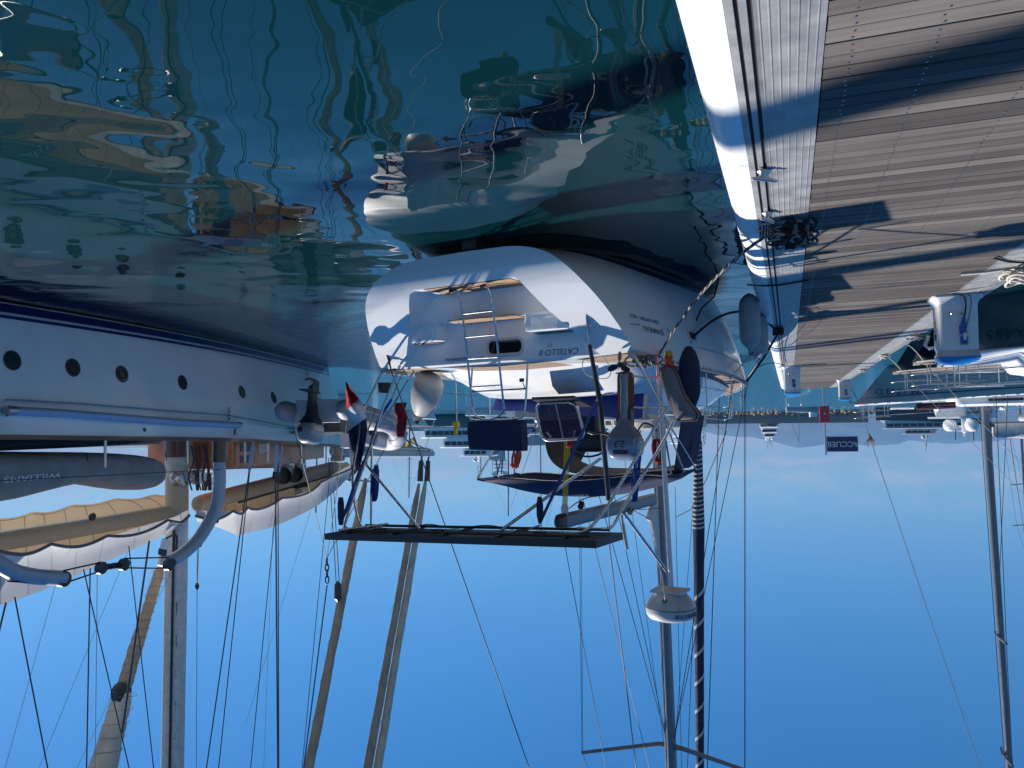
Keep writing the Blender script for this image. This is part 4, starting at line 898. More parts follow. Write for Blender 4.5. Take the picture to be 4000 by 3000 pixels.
# navy covered long fender and grey flat float at the port quarter
l = BT.loc(BT.at_f(2690, 1352, .55)); nb = B(l.x, l.y, l.z)
l2 = BT.loc(BT.at_f(2697, 1607, .60)); nt = B(l2.x, l2.y, l2.z); ax2 = (nt-nb); L2 = ax2.length; ax2.normalize(); u2 = ax2.cross(BT.f).normalized(); w2 = ax2.cross(u2)
t = thing('covered_fender', 'long dark navy cloth covered fender hanging on the port rail', 'fender', nb)
MB().lathe([(.02, 0), (.05, .02), (.09, .10), (.13, .24), (.14, .40), (.13, .58), (.135, .70), (.115, .80), (.08, .90), (.03, .97), (.02, 1.0)], 20, lambda a, b, z: nb+u2*a+w2*b+ax2*z*L2).build('body', 'fendnavy', t, 70)
MB().tube([nt, sr(2690, 1640, .9)], .009, 6).build('lanyard', 'ropew', t, 60)
def uv_slab(name, outline, d, m, par, r=.05):    # padded slab: outline of world points in a plane, thickness along d
    d = V(d); c = sum(outline, V())/len(outline)
    return rings(MB(), [[c+(p-c)*k+d*o for p in outline] for o, k in ((0, .86), (.15, .97), (.5, 1.0), (.85, .97), (1, .86))]).build(name, m, par, 60)
fl_out = [BT.at_f(p.x, p.y, .35) for p in spline([V((2572, 1440, 0)), V((2590, 1431, 0)), V((2610, 1430, 0)), V((2630, 1452, 0)), V((2650, 1502, 0)), V((2676, 1562, 0)), V((2716, 1612, 0)), V((2712, 1640, 0)), V((2680, 1646, 0)), V((2642, 1640, 0)), V((2616, 1590, 0)), V((2594, 1525, 0)), V((2577, 1470, 0)), V((2571, 1442, 0))], 3)[:-1]]
t = thing('padded_float', 'taupe padded horseshoe float with dark piping, standing on the port rail', 'float', fl_out[0])
uv_slab('cover', fl_out, BT.f*.16-BT.b*.03, 'taupe', t)
for o in (.03, .13): MB().tube([p+(BT.f*.16-BT.b*.03)*(o/.16)-V((0, 0, 0)) for p in fl_out], .008, 6, closed=True).build('piping', 'piping', t, 60)
# orange float with yellow cap beneath it
l = BT.loc(BT.at_f(2612, 1392, .62)); lt = BT.loc(BT.at_f(2622, 1452, .62))
t = thing('marker_buoy', 'small orange marker float with yellow cap below the taupe float', 'buoy', B(l.x, l.y, l.z-.05))
oo = B(l.x, l.y, l.z)
MB().lathe([(.055, .0), (.06, .02), (.045, .05), (.05, .09), (.10, .15), (.11, .22), (.09, .30), (.05, .36)], 18, lambda a, b, z: oo+BT.b*a+BT.f*b+V((0, 0, z))).build('body', 'orange', t, 60)
MB().lathe([(.03, -.07), (.05, -.06), (.052, -.01), (.04, .0)], 14, lambda a, b, z: oo+BT.b*a+BT.f*b+V((0, 0, z))).build('cap', 'ropey', t, 40)
# outboard motor clamped to its board on the stern rail
OF = .02
def ob(x, y, f=OF): return BT.at_f(x, y, f)
t = thing('outboard_motor', 'small outboard motor with pale blue cowling marked 2.3 clamped on a teak board', 'outboard motor', foot_on(ob(2436, 1425), 1.6))
brd = rings(MB(), [[BT.at_f(2444+p.x, 1553+p.y, f) for p in rbox_ring(66, 205, 22, 0)] for f in (.22, .255)])
bo_ = brd.build('motor_board', 'teakboard', boat, 40)
cc_ = BT.loc(ob(2440, 1748)); OC = lambda a, b, z: B(cc_.x+a, cc_.y+b, cc_.z+z)
cw = rings(MB(), [[OC(p.x, p.y+.02, z) for p in rbox_ring(w, d, .07, 0)] for z, w, d in ((-.13, .40, .26), (-.10, .43, .30), (0, .44, .32), (.09, .40, .30), (.14, .30, .24), (.165, .16, .14))]).build('cowling', mat('cowling_silver', (.19, .25, .36), .25, coat=.6, var=.06), t, 45)
text('2.3', 'lettering', 'inkk', cw, OC(0, -.142, -.088), BT.b, (0, -.05, 1), .085, shear=.25)
rings(MB(), [[OC(p.x, f, .052+p.y) for p in rbox_ring(.20, .055, .02, 0)] for f in (-.143, -.147)]).build('intake_grille', 'dark', cw, 40)
rings(MB(), [[OC(p.x, p.y+.02, z) for p in rbox_ring(w, d, .05, 0)] for z, w, d in ((-.36, .12, .12), (-.27, .22, .18), (-.18, .36, .24), (-.132, .40, .26))]).build('lower_cowl', 'inkg', t, 45)
lg0 = ob(2436, 1655); lg1 = ob(2436, 1462)
def sec(p, w, d): l = BT.loc(p); return [B(l.x+q_.x, l.y+q_.y+.02, l.z) for q_ in rbox_ring(w, d, .02, 0)]
rings(MB(), [sec(lg1, .085, .11), sec(lg1.lerp(lg0, .2), .075, .10), sec(lg0, .085, .12)]).build('leg', mat('leg_grey', (.20, .21, .23), .35, coat=.3), t, 40)
pc = BT.loc(ob(2424, 1424)); PCn = lambda a, b, z: B(pc.x+a, pc.y+b, pc.z+z)
MB().lathe([(.012, -.10), (.035, -.06), (.04, .05), (.02, .14)], 14, lambda a, b, z: PCn(a, z+.02, b)).build('gear_case', 'dark', t, 50)
MB().hexa([PCn(-.07, .0, .10), PCn(.07, .0, .10), PCn(.07, .16, .10), PCn(-.07, .16, .10), PCn(-.07, .0, .115), PCn(.07, .0, .115), PCn(.07, .16, .115), PCn(-.07, .16, .115)]).build('cavitation_plate', 'dark', t)
q = MB()
for k in range(3):
    a0 = math.radians(-95+120*k); pts = []
    for (r, s) in ((.03, -.2), (.09, -.42), (.155, -.28), (.17, .02), (.15, .28), (.09, .34), (.03, .2)):
        a = a0+s*(.10/max(r, .06)); pts.append((r*math.cos(a), -.05+.028*(s/.4), r*math.sin(a)))
    n = len(pts); q.add([PCn(*v) for v in pts]+[PCn(x, y+.008, z) for x, y, z in pts], [tuple(range(n)), tuple(range(2*n-1, n-1, -1))]+[(i, (i+1) % n, n+(i+1) % n, n+i) for i in range(n)])
q.build('propeller', 'dark', t, 40)
MB().tube(spline([OC(.22, .02, -.16), OC(.33, .0, -.19), OC(.42, -.02, -.18), OC(.50, 0, -.20)]), .018, 8).build('tiller', 'dark', t, 60)
MB().tube(spline([OC(-.17, .02, -.2), OC(-.24, .05, -.3), OC(-.34, .05, -.28), OC(-.42, .05, -.2)]), .011, 8).build('fuel_hose', 'black', t, 60)
MB().box((cc_.x, cc_.y+.12, cc_.z-.38), (.14, .12, .22), B).build('clamp_bracket', 'dark', t, 40)
# navy bag on the rail over the ladder
cb = [sr(1834, 1648, .1), sr(2044, 1640, .1), sr(2046, 1762, .1), sr(1838, 1756, .1)]
def bagf(o): 
    def fn(u, v):
        p = cb[0].lerp(cb[1], u).lerp(cb[3].lerp(cb[2], u), v); return p+BT.f*o*(1-.25*abs(2*u-1)**3)*(1-.2*abs(2*v-1)**3)-BT.f*.03*math.sin(u*7+v*4)*.4
    return fn
q = MB(); q.grid(bagf(-.07), 14, 8); q.grid(bagf(.16), 14, 8); w = 9; a = 0; b = 15*9
edge = [i*w for i in range(15)]+[14*w+j for j in range(1, w)]+[i*w+8 for i in range(13, -1, -1)]+[j for j in range(7, 0, -1)]
for k in range(len(edge)): p0_, p1_ = edge[k], edge[(k+1) % len(edge)]; q.f.append((a+p0_, a+p1_, b+p1_, b+p0_)); q.mi.append(0)
solo(q, 'canvas_bag', 'navy', cb[0].lerp(cb[1], .5), 'dark navy canvas bag standing above the stern ladder rail', 'bag', ang=70)
# dark red bag hanging on the starboard rail
q = MB(); b0 = [sr(1542, 1575, .75), sr(1588, 1572, .75), sr(1582, 1705, .75), sr(1556, 1708, .75)]
def rb(o): return lambda u, v: b0[0].lerp(b0[1], u).lerp(b0[3].lerp(b0[2], u), v)+BT.f*(o*math.sin(math.pi*min(1, max(0, .08+.84*u)))+.012*math.sin(v*14+u*3))+BT.b*.02*math.sin(v*9)
q.grid(rb(-.09), 8, 12); q.grid(rb(.06), 8, 12)
solo(q, 'throw_bag', 'dred', b0[0], 'dark red cloth bag hanging on the starboard stern rail', 'bag', ang=80)
# small yellow clip box at the end of the rail
solo(MB().box(BT.loc(sr(1782, 1658, 2.38)), (.10, .10, .09), B).box(BT.loc(sr(1780, 1682, 2.38)), (.05, .06, .14), B), 'yellow_light', 'ropey', sr(1782, 1658, 2.38), 'yellow rescue light clipped at the end of the starboard rail', 'light')
# flag and staff
fs0, fs1 = sr(1466, 1606, .35), sr(1363, 1872, -.35)
t = thing('ensign_staff', 'yellow varnished flag staff leaning out over the stern', 'flag staff', fs0)
MB().tube([fs0, fs1], .014, 8).build('staff', mat('pine_staff', (.50, .32, .12), .4, coat=.3), t, 60)
MB().lathe([(.03, 0), (.034, .01), (.034, .03), (.02, .045)], 12, lambda a, b, z: fs1+BT.b*a+BT.f*b+V((0, 0, z-.01))).build('truck', 'dirtyw', t, 60)
t = thing('flag', 'blue white and red flag hanging in folds from its staff', 'flag', fs1)
def fl_(x, y, u): return BT.at_f(x, y, lerp(-.30, -.05, u))
left = [(1378, 1862), (1366, 1790), (1362, 1700), (1357, 1640), (1352, 1560), (1350, 1492)]
rgt = [(1405, 1830), (1425, 1740), (1433, 1655), (1412, 1570), (1392, 1545), (1352, 1490)]
Ls, Rs = spline([V((*p, 0)) for p in left], 4), spline([V((*p, 0)) for p in rgt], 4)
def cloth(i0, i1, name, m):
    n = i1-i0
    def fn(u, v):
        k = i0+v*n; i = min(int(k), len(Ls)-2); tt = k-i; a = Ls[i].lerp(Ls[i+1], tt); b = Rs[i].lerp(Rs[i+1], tt); c = a.lerp(b, u)
        return BT.at_f(c.x, c.y, -.22+.20*v*0+.07*math.sin(u*8+k*.55)+.04*math.sin(k*.9))
    MB().sheet(fn, 10, n*2, .004, BT.f).build(name, m, t, 80)
cloth(0, 9, 'blue_band', 'flagb'); cloth(9, 14, 'white_band', 'flagw'); cloth(14, 20, 'red_band', 'red')
# coils and lines of the stern
def coil(name, x0, y0, x1, y1, f, m, label, n=7, wd=.05, r=.010):
    a, b = BT.at_f(x0, y0, f), BT.at_f(x1, y1, f); q = MB(); up_ = (a-b); sx = up_.cross(BT.f).normalized()
    for k in range(n):
        ww = wd*random.uniform(.5, 1.1); dx = BT.f*random.uniform(-.04, .04)+sx*random.uniform(-.02, .02); e = random.uniform(.9, 1.04)
        q.tube([b+up_*(.5+.5*math.sin(s))*e+sx*ww*math.cos(s)*(1.25-.5*(.5+.5*math.sin(s)))+dx for s in [2*math.pi*i/20 for i in range(20)]], r, 6, closed=True)
    q.tube([a.lerp(b, .18)+sx*.06*math.cos(s)+BT.f*.05*math.sin(s)+up_*.004*s for s in [i*.6 for i in range(32)]], r, 6)
    return solo(q, name, m, a, label, 'rope', ang=80)
coil('rope_coil', 2008, 1830, 2020, 1757, .45, 'ropeo', 'orange rope hank hanging beneath the starboard tip of the navy bimini', 8, .045, .009)
coil('rope_coil', 2575, 1815, 2565, 1715, 1.1, 'roper', 'red rope hank hanging on the arch left of the outboard motor', 8, .06, .010)
coil('rope_coil', 2226, 1748, 2222, 1712, 1.9, 'roper', 'small dark red rope hank beside the yellow tackle', 5, .03, .009)
coil('rope_coil', 1466, 1820, 1458, 1958, -.3, 'ropeb', 'blue rope hank hung on the starboard arch post', 8, .055, .010)
def line(name, pts, r, m, label, cat='rope', grp=None): return solo(MB().tube(pts, r, 7), name, m, pts[0], label, cat, grp, 80)
# blue falls of the dinghy tackles
a, b = BT.at_f(2334, 1568, .2), BT.at_f(2110, 2045, -.95)
t = thing('dinghy_tackle', 'blue rope tackle slanting down from the solar panel to the port rail', 'tackle', a)
MB().tube([a, b], .014, 7).tube([a+V((.02, .02, 0)), b+V((.02, .0, 0))], .008, 6).build('fall', 'ropeb', t, 80)
rings(MB(), [[b+BT.b*p.x+BT.f*p.y+V((0, 0, z)) for p in rbox_ring(w, .04, .015, 0)] for z, w in ((-.02, .05), (-.10, .085), (-.22, .085), (-.32, .05))]).build('block', 'navy', t, 40)
MB().tube([a, a.lerp(b, -.06)], .03, 8).build('lower_block', 'dark', t, 40)
MB().tube([b-V((0, 0, -.02)), B(-.85, -1.0, pz(-.8)-.02)], .012, 7).build('shackle', 'steel', t, 40)
a, b = BT.at_f(1400, 1850, -.5), BT.at_f(1332, 2045, -1.1)
t = thing('dinghy_tackle', 'blue rope tackle bundled along the starboard arch tubes', 'tackle', a)
MB().tube(spline([BT.at_f(1530, 1560, .2), BT.at_f(1480, 1640, .1), BT.at_f(1440, 1760, -.1), a, BT.at_f(1362, 1960, -.9), b]), .02, 7).tube(spline([BT.at_f(1470, 1700, .1), BT.at_f(1420, 1830, -.2), BT.at_f(1370, 1960, -.85), b]), .012, 7).build('fall', 'ropeb', t, 80)
rings(MB(), [[b+BT.b*p.x+BT.f*p.y+V((0, 0, z)) for p in rbox_ring(w, .05, .02, 0)] for z, w in ((.02, .06), (-.08, .10), (-.28, .10), (-.36, .06))]).build('block', 'navy', t, 40)
a, b = BT.at_f(2495, 1715, .1), BT.at_f(2480, 1960, .1); q = MB()
for k in range(12):
    o = [BT.b*random.uniform(-.05, .05)+BT.f*random.uniform(-.04, .04) for _ in range(4)]
    q.tube(spline([a+o[0]+V((0, 0, random.uniform(-.12, .05))), a.lerp(b, .35)+o[1], a.lerp(b, .7)+o[2], b+o[3]]), .008, 6)
solo(q, 'rope_bundle', 'ropeb', a, 'tangled bright blue ropes hanging beside the outboard motor', 'rope', ang=80)
# yellow mainsheet tackle
a, b = BT.at_f(2216, 1715, 2.1), BT.at_f(2206, 1985, 2.1)
t = thing('mainsheet_tackle', 'yellow mainsheet tackle running from the boom end down to the cabin', 'tackle', a)
q = MB()
for k in range(4): o = BT.b*(-.045+.03*k); q.tube([a+o, b+o*.8], .0095, 6)
q.build('fall', 'ropey', t, 80)
rings(MB(), [[b+BT.b*p.x+BT.f*p.y+V((0, 0, z)) for p in rbox_ring(w, .06, .02, 0)] for z, w in ((-.05, .09), (.0, .13), (.12, .10), (.22, .04))]).build('upper_block', 'dirtyw', t, 40)
MB().tube([b+V((0, 0, .2)), BT.at_b(2206, 2032, 0)], .012, 7).build('shackle', 'steel', t)
line('boom_line', sag(BT.at_f(2225, 1985, 2.2), BT.at_f(2330, 1940, 3.2), .05), .010, 'ropey', 'yellow line running forward from the mainsheet block under the boom')
line('reef_line', [BT.at_b(2290, 1991, -.09), BT.at_b(2370, 1974, -.09), BT.at_b(2460, 1930, -.09)], .007, 'ropeb', 'thin blue reefing line along the grey boom')
line('outhaul_line', spline([mp_(4.28)+V((-.1, 0, 0)), BT.at_b(2500, 1990, -.05), BT.at_b(2462, 1985, -.05), BT.at_b(2505, 2010, -.05), BT.at_b(2530, 2022, -.05)]), .008, 'roper', 'thin red line at the inner end of the boom')
# loose wires and hoses on the aft deck
line('deck_hose', spline([sr(2285, 1390, .12), sr(2275, 1430, .12), sr(2300, 1468, .15), sr(2370, 1478, .2), sr(2385, 1440, .2), sr(2350, 1390, .15), sr(2325, 1375, .1)]), .006, 'ropew', 'thin pale hose looped on the deck by the port backstay')
line('shore_cable', spline([sr(2400, 1350, .1), sr(2420, 1368, .1), sr(2450, 1373, .1), sr(2475, 1352, .15)]), .010, 'rope', 'short black cable on the port corner of the stern deck')
q = MB()
for k in range(9):
    c = BT.loc(sr(2470+11*k, 1375-2*k, .35)); tw = random.uniform(-.9, .9); rx, rz_ = random.uniform(.05, .11), random.uniform(.04, .085)
    q.tube([B(c.x+rx*math.cos(s)*math.sin(tw)+random.uniform(-.006, .006), c.y+rx*math.cos(s)*math.cos(tw), 1.64+rz_*math.sin(s)-.02*abs(tw)) for s in [2*math.pi*i/14 for i in range(14)]], .014, 6, closed=True)
solo(q, 'rope_hank', 'ropebw', sr(2500, 1375, .35), 'black rope hanks made up along the port stern rail', 'rope', ang=80)
solo(rings(MB(), [[sr(2355+p.x, 1350+p.y, f) for p in rbox_ring(26, 34, 12, 0)] for f in (.02, .06)]), 'shell_lamp', 'fendball', sr(2385, 1350, .04), 'round white horn cover on the port corner of the stern', 'horn')
# mooring lines
port_cleat = B(-1.98, 1.05, 1.58); d_c = DK(.14, 7.62, HD+.12)
line('mooring_line', sag(d_c, port_cleat, .18), .017, 'ropebw', 'black and white mooring line from the coiled cleat up to the port quarter', 'mooring line')
q = MB(); q.tube(helix(DK(.14, 7.62, HD+.03), DK(.14, 7.62, HD+.13), .055, 4), .014, 7)
solo(q, 'line_turns', 'ropebw', DK(.14, 7.62, HD+.03), 'black and white line turned round the cleat by the rope coil', 'rope', ang=80)
cb2 = DK(.15, 16.6, HD+.12)
fmp = on_port(2702, 1318); fmo = B(fmp.x-.02, fmp.y, fmp.z)
line('mooring_line', [cb2]+sag(cb2, fmo, .42)[1:]+[B(fmp.x+.02, fmp.y-.4, 1.45), B(-1.95, fmp.y-.7, 1.60)], .022, 'rope', 'thick sagging black mooring line from the hull opening to the pontoon cleat', 'mooring line')
line('mooring_line', [cb2, on_d(2985, 1395, 15.2), B(-1.93, 6.6, 1.66)], .022, 'rope', 'black mooring line rising from the pontoon cleat to the forward rail', 'mooring line')
line('mooring_line', [fmo, on_d(2712, 1270, 12.4), on_d(2740, 1205, 12.6), on_d(2790, 1158, 13), on_d(2830, 1120, 13.3)-V((0, 0, .5))], .014, 'rope', 'black line dropping from the hull opening into the water', 'mooring line')
solo(MB().tube(helix(DK(.15, 16.6, HD+.02), DK(.15, 16.6, HD+.15), .09, 5), .024, 7), 'line_turns', 'rope', DK(.15, 16.6, HD+.02), 'black line heaped round the farther cleat', 'rope', ang=80)
line('loose_line', spline([on_z(2920, 1112, .62), on_z(2975, 1116, HD+.02), on_z(3040, 1114, HD+.02), on_z(3100, 1104, HD+.02), on_z(3158, 1095, HD+.015)]), .012, 'rope', 'short black line lying across the ribbed pontoon edge', 'rope')
line('loose_line', sag(on_d(2950, 1440, 15.6), DK(.1, 27.9, HD+.1), .12), .012, 'rope', 'thin dark line stretched to the cleat under the middle pedestal', 'mooring line')
line('orange_line', [BT.at_f(2775, 1648, 6.5), BT.at_f(2838, 1685, 6.5), BT.at_f(2760, 1870, 6.5), BT.at_f(2700, 1990, 6.6), BT.at_f(2640, 2020, 6.5)], .008, 'ropeo', 'thin orange halyard slack between mast and port shroud', 'rope')
# ================================================================ THE LONG CLASSIC YACHT ON THE RIGHT
BC = 0.72                                                # its centre line within its frame
Y = lambda b, f, z: YT(b+BC, f, z)
def yat_b(x, y, b): return YT.at_b(x, y, b+BC)
def yloc(p): l = YT.loc(p); return V((l.x-BC, l.y, l.z))
yacht = thing('classic_yacht', 'long pale blue classic sailing yacht with navy waterline stripes and round portholes', 'yacht', Y(0, 10, 0), YT.ang)
def tab(pts, f):
    for (a, va), (b, vb) in zip(pts, pts[1:]):
        if a <= f <= b:
            t = (f-a)/(b-a); return lerp(va, vb, t)
    return pts[0][1] if f < pts[0][0] else pts[-1][1]
def sm(pts, f, w=1.2): return (tab(pts, f-w)+2*tab(pts, f)+tab(pts, f+w))/4
YW = [(-9, 2.2), (-5, 3.0), (0, 3.55), (5, 3.78), (10, 3.72), (13, 3.56), (17, 2.98), (21, 2.0), (24, 1.15), (26.5, .42), (27.6, .02), (32, .02)]     # at the water
YD = [(-9, 3.2), (-5, 3.6), (0, 3.9), (5, 4.05), (10, 4.0), (14, 3.85), (18, 3.40), (22, 2.65), (26, 1.65), (29, .75), (30.6, .15), (32, .05)]         # at the rail
YZ = [(-9, 2.55), (0, 2.42), (9.5, 2.42), (17, 2.66), (24, 3.02), (27, 3.2), (31, 3.5)]
def ystem(f): return 0 if f < 27.2 else (f-27.2)/3.6*3.3     # the overhanging bow lifts the keel line
def yb_(f, z):
    zs = sm(YZ, f); z0 = ystem(f); t = max(0, min(1, (z-z0)/max(.05, zs-z0))); w0 = sm(YW, f); w1 = sm(YD, f)
    return lerp(w0, w1, t**.9)
yf = [-9+1.5*i for i in range(22)]+[24+.6*i for i in range(12)]
rs = []
for f in yf:
    zs = sm(YZ, f); z0 = ystem(f); zz = [lerp(z0 if z0 > 0 else -.6, zs, (i/12)) for i in range(13)]
    hs = [(yb_(f, max(z, 0.0)) if z >= 0 else sm(YW, f)*.9, z) for z in zz]
    rs.append([Y(-b, f, z) for b, z in hs]+[Y(b, f, z) for b, z in hs[::-1]])
rings(MB(), rs).build('hull', 'yhull', yacht, 60)
def on_side(x, y):
    b = -3.6
    for _ in range(12): l = yloc(yat_b(x, y, b)); b = -yb_(l.y, max(0, l.z))
    return yloc(yat_b(x, y, b))
def side(f, z, o=0): return Y(-yb_(f, z)-o, f, z)
# portholes: dark glass set back in a bezel
for k, (x, y) in enumerate(((48, 1408), (285, 1436), (477, 1461), (713, 1494), (945, 1531), (1069, 1553))):
    c = on_side(x, y); R_ = .170
    fn = lambda a, b, o, c=c: Y(-yb_(c.y+a, c.z+b)-o, c.y+a, c.z+b)
    ring = lambda r, o, fn=fn: [fn(r*math.cos(s), r*math.sin(s), o) for s in [2*math.pi*i/28 for i in range(28)]]
    ph = rings(MB(), [ring(R_+.012, .001), ring(R_+.010, .010), ring(R_-.004, .012), ring(R_-.012, .006)], cap=False).build('porthole', 'dark', yacht, 40)
    rings(MB(), [ring(R_-.004, .003), ring(R_-.004, .006)]).build('pane', 'glass', ph)
    rings(MB(), [ring(R_*.62, .006), ring(R_*.62, .016), ring(R_*.55, .016), ring(R_*.55, .007)], cap=False).build('inner_rim', 'black', ph, 40)
def along(z0, z1, o, f0, f1, name, m, th=.05, n=50):
    q = MB(); rr = []
    for i in range(n+1):
        f = lerp(f0, f1, i/n); zs = sm(YZ, f); a, b = zs+z0, zs+z1; rr.append([side(f, a, 0), side(f, a, o), side(f, b, o), side(f, b, -th)])
    return rings(q, rr).build(name, m, yacht, 40)
along(-.015, .07, .035, -8, 30.5, 'cap_rail', 'mahog', .16)
along(-.40, -.345, .022, -8, 29, 'rub_strake', 'yhull_trim' if 'yhull_trim' in mt else 'yhull', .01)
# planked deck just inside the rail
MB().grid(lambda u, v: Y(lerp(-1, 1, v)*(sm(YD, lerp(-8, 30.4, u))-.12), lerp(-8, 30.4, u), sm(YZ, lerp(-8, 30.4, u))-.06), 40, 4).build('deck', 'teak', yacht, 60)
# hawse hole near the bow, small drain
c = on_side(1137, 1681); fn = lambda a, b, o, c=c: Y(-yb_(c.y+a, c.z+b)-o, c.y+a, c.z+b)
rings(MB(), [[fn(p.x, p.y, o) for p in rbox_ring(.40+k, .22+k, .09, 0)] for o, k in ((.001, .06), (.03, .05), (.03, 0), (.005, 0))], cap=False).build('hawse_hole', 'steel', yacht, 40)
rings(MB(), [[fn(p.x, p.y, o) for p in rbox_ring(.41, .23, .09, 0)] for o in (.004, .007)]).build('hawse_mouth', 'dark', yacht, 40)
c = on_side(564, 1679); rings(MB(), [[Y(-yb_(c.y+r*math.cos(s), c.z+r*math.sin(s))-o, c.y+r*math.cos(s), c.z+r*math.sin(s)) for s in [2*math.pi*i/12 for i in range(12)]] for r, o in ((.045, .001), (.045, .012), (.03, .012))]).build('deck_drain', 'dark', yacht, 40)
# bowsprit with net and chain
bsz = lambda f: 3.45+(f-29)*.055
MB().tube([Y(0, 28.2, bsz(28.2)), Y(0, 31, bsz(31)), Y(0, 35, bsz(35)), Y(0, 38.4, bsz(38.4))], [.26, .25, .21, .17], 14).build('bowsprit', 'dirtyw', yacht, 60)
q = MB()
for k in range(16):
    f = 30.5+.48*k; w_ = lerp(.95, .15, k/16)
    q.tube([Y(-w_, f, bsz(f)-.22), Y(0, f+.05, bsz(f)-.30), Y(w_, f, bsz(f)-.22)], .022, 5)
for s_0 in (-1, -.6, .6, 1): q.tube([Y(s_0*.98, 30.4, bsz(30.4)-.2), Y(s_0*.15, 38.2, bsz(38)-.2)], .025, 5)
q.build('bow_net', 'ropew', yacht, None, kind='stuff')
for s_0 in (-1, 1): part_tube('bobstay', [Y(s_0*.06, 38.2, bsz(38)-.1), Y(s_0*.9, 29.2, 2.2)], .03, 'wirel', yacht, 6)
q = MB()
for k in range(9): q.tube([Y(-.25+.06*k*(1 if k % 2 else -1)*.3, 32.8+.35*k, bsz(33+.3*k)-.35), Y(-.1, 33.0+.35*k, bsz(33)-.5-.05*(k % 3)), Y(.15, 33.2+.35*k, bsz(33+.3*k)-.3)], .05, 6)
solo(q, 'anchor_rope', 'ropey', Y(0, 34, bsz(34)-.4), 'bundle of pale yellow rope stowed under the white bowsprit', 'rope', ang=80)
# deck houses in varnished wood, louvred doors
def yhouse(name, b0, b1, f0, f1, z0, z1, m='varnish', par=None, crown=.06):
    return MB().hexa([Y(b0, f0, z0), Y(b1, f0, z0), Y(b1, f1, z0), Y(b0, f1, z0), Y(b0, f0, z1), Y(b1, f0, z1+crown), Y(b1, f1, z1+crown*.6), Y(b0, f1, z1-.03)]).build(name, m, par or yacht, 30)
def yf_of(x, y, b): return yloc(yat_b(x, y, b)).y
HB = -1.55
fa, fb_, fc = yf_of(973, 1750, HB), yf_of(913, 1800, HB), yf_of(1087, 1780, HB)
zt = yloc(yat_b(915, 1836, HB)).z
h1 = yhouse('deck_house', HB, 1.6, fb_, fc, 2.62, zt-.05, 'varnish')
def lou(f0, f1, z0, z1, name='louvre_door'):
    d = MB().hexa([Y(HB-.03, f0, z0), Y(HB-.003, f0, z0), Y(HB-.003, f1, z0), Y(HB-.03, f1, z0), Y(HB-.03, f0, z1), Y(HB-.003, f0, z1), Y(HB-.003, f1, z1), Y(HB-.03, f1, z1)]).build(name, 'varnish', h1)
    q = MB(); n = 12
    for g0, g1 in ((z0+.12, (z0+z1)/2-.08), ((z0+z1)/2+.08, z1-.10)):
        for k in range(5):
            z = lerp(g0, g1, k/5); q.hexa([Y(HB-.045, f0+.22*(f1-f0), z), Y(HB-.028, f0+.22*(f1-f0), z+.02), Y(HB-.028, f1-.22*(f1-f0), z+.02), Y(HB-.045, f1-.22*(f1-f0), z), Y(HB-.045, f0+.22*(f1-f0), z+.03), Y(HB-.028, f0+.22*(f1-f0), z+.075), Y(HB-.028, f1-.22*(f1-f0), z+.075), Y(HB-.045, f1-.22*(f1-f0), z+.03)])
    q.build('louvre', 'mahog', h1); return d
lou(fb_+.05, fb_+1.05, 2.78, zt-.12)
MB().hexa([Y(HB-.02, fb_+1.2, 2.9), Y(HB-.004, fb_+1.2, 2.9), Y(HB-.004, fc-.5, 2.9), Y(HB-.02, fc-.5, 2.9), Y(HB-.02, fb_+1.2, zt-.42), Y(HB-.004, fb_+1.2, zt-.42), Y(HB-.004, fc-.5, zt-.52), Y(HB-.02, fc-.5, zt-.52)]).build('house_panel', 'creampaint', h1)
f2, f3 = yf_of(1090, 1770, HB), yf_of(1196, 1760, HB)
h2 = yhouse('skylight', HB+.15, 1.3, f2+.3, f3+.2, 2.75, 3.72, 'varnish')
for x in (1115, 1160):
    p = yloc(yat_b(x, 1835, -1.2)); 
    v_ = MB().tube(spline([Y(-1.2, p.y, 2.9), Y(-1.2, p.y, 3.5), Y(-1.25, p.y-.1, 3.85), Y(-1.4, p.y-.5, 4.0)]), [.20]*6+[.24, .28]+[.32]*11, 16, caps=False).build('cowl_vent', 'steel', yacht, 60)
    MB().lathe([(.30, 0), (.30, .02)], 18, lambda a, b, z, p=p: Y(-1.38+a*.4-z, p.y-.44-b*.0-a*.75, 3.99+b)).build('vent_mouth', 'black', v_)
yhouse('bow_locker', -.7, .7, f3+1.0, f3+2.6, 2.9, 3.62, 'creampaint')
MB().lathe([(.32, 0), (.36, .1), (.22, .25), (.20, .5), (.30, .62), (.28, .72), (0, .75)], 18, lambda a, b, z: Y(a-.6, f3+3.8+b, 3.05+z)).build('windlass', 'creampaint', yacht, 40)
# dark deck boxes and chocks carrying the tender
for x0, x1, y0 in ((0, 135, 1735), (480, 560, 1722)):
    f0, f1 = sorted((yf_of(x0, 1710, -2.6), yf_of(x1, 1710, -2.6))); yhouse('tender_chock', -2.5, -.6, f0, f1, 2.36, 2.36+.35, 'dark', crown=0)
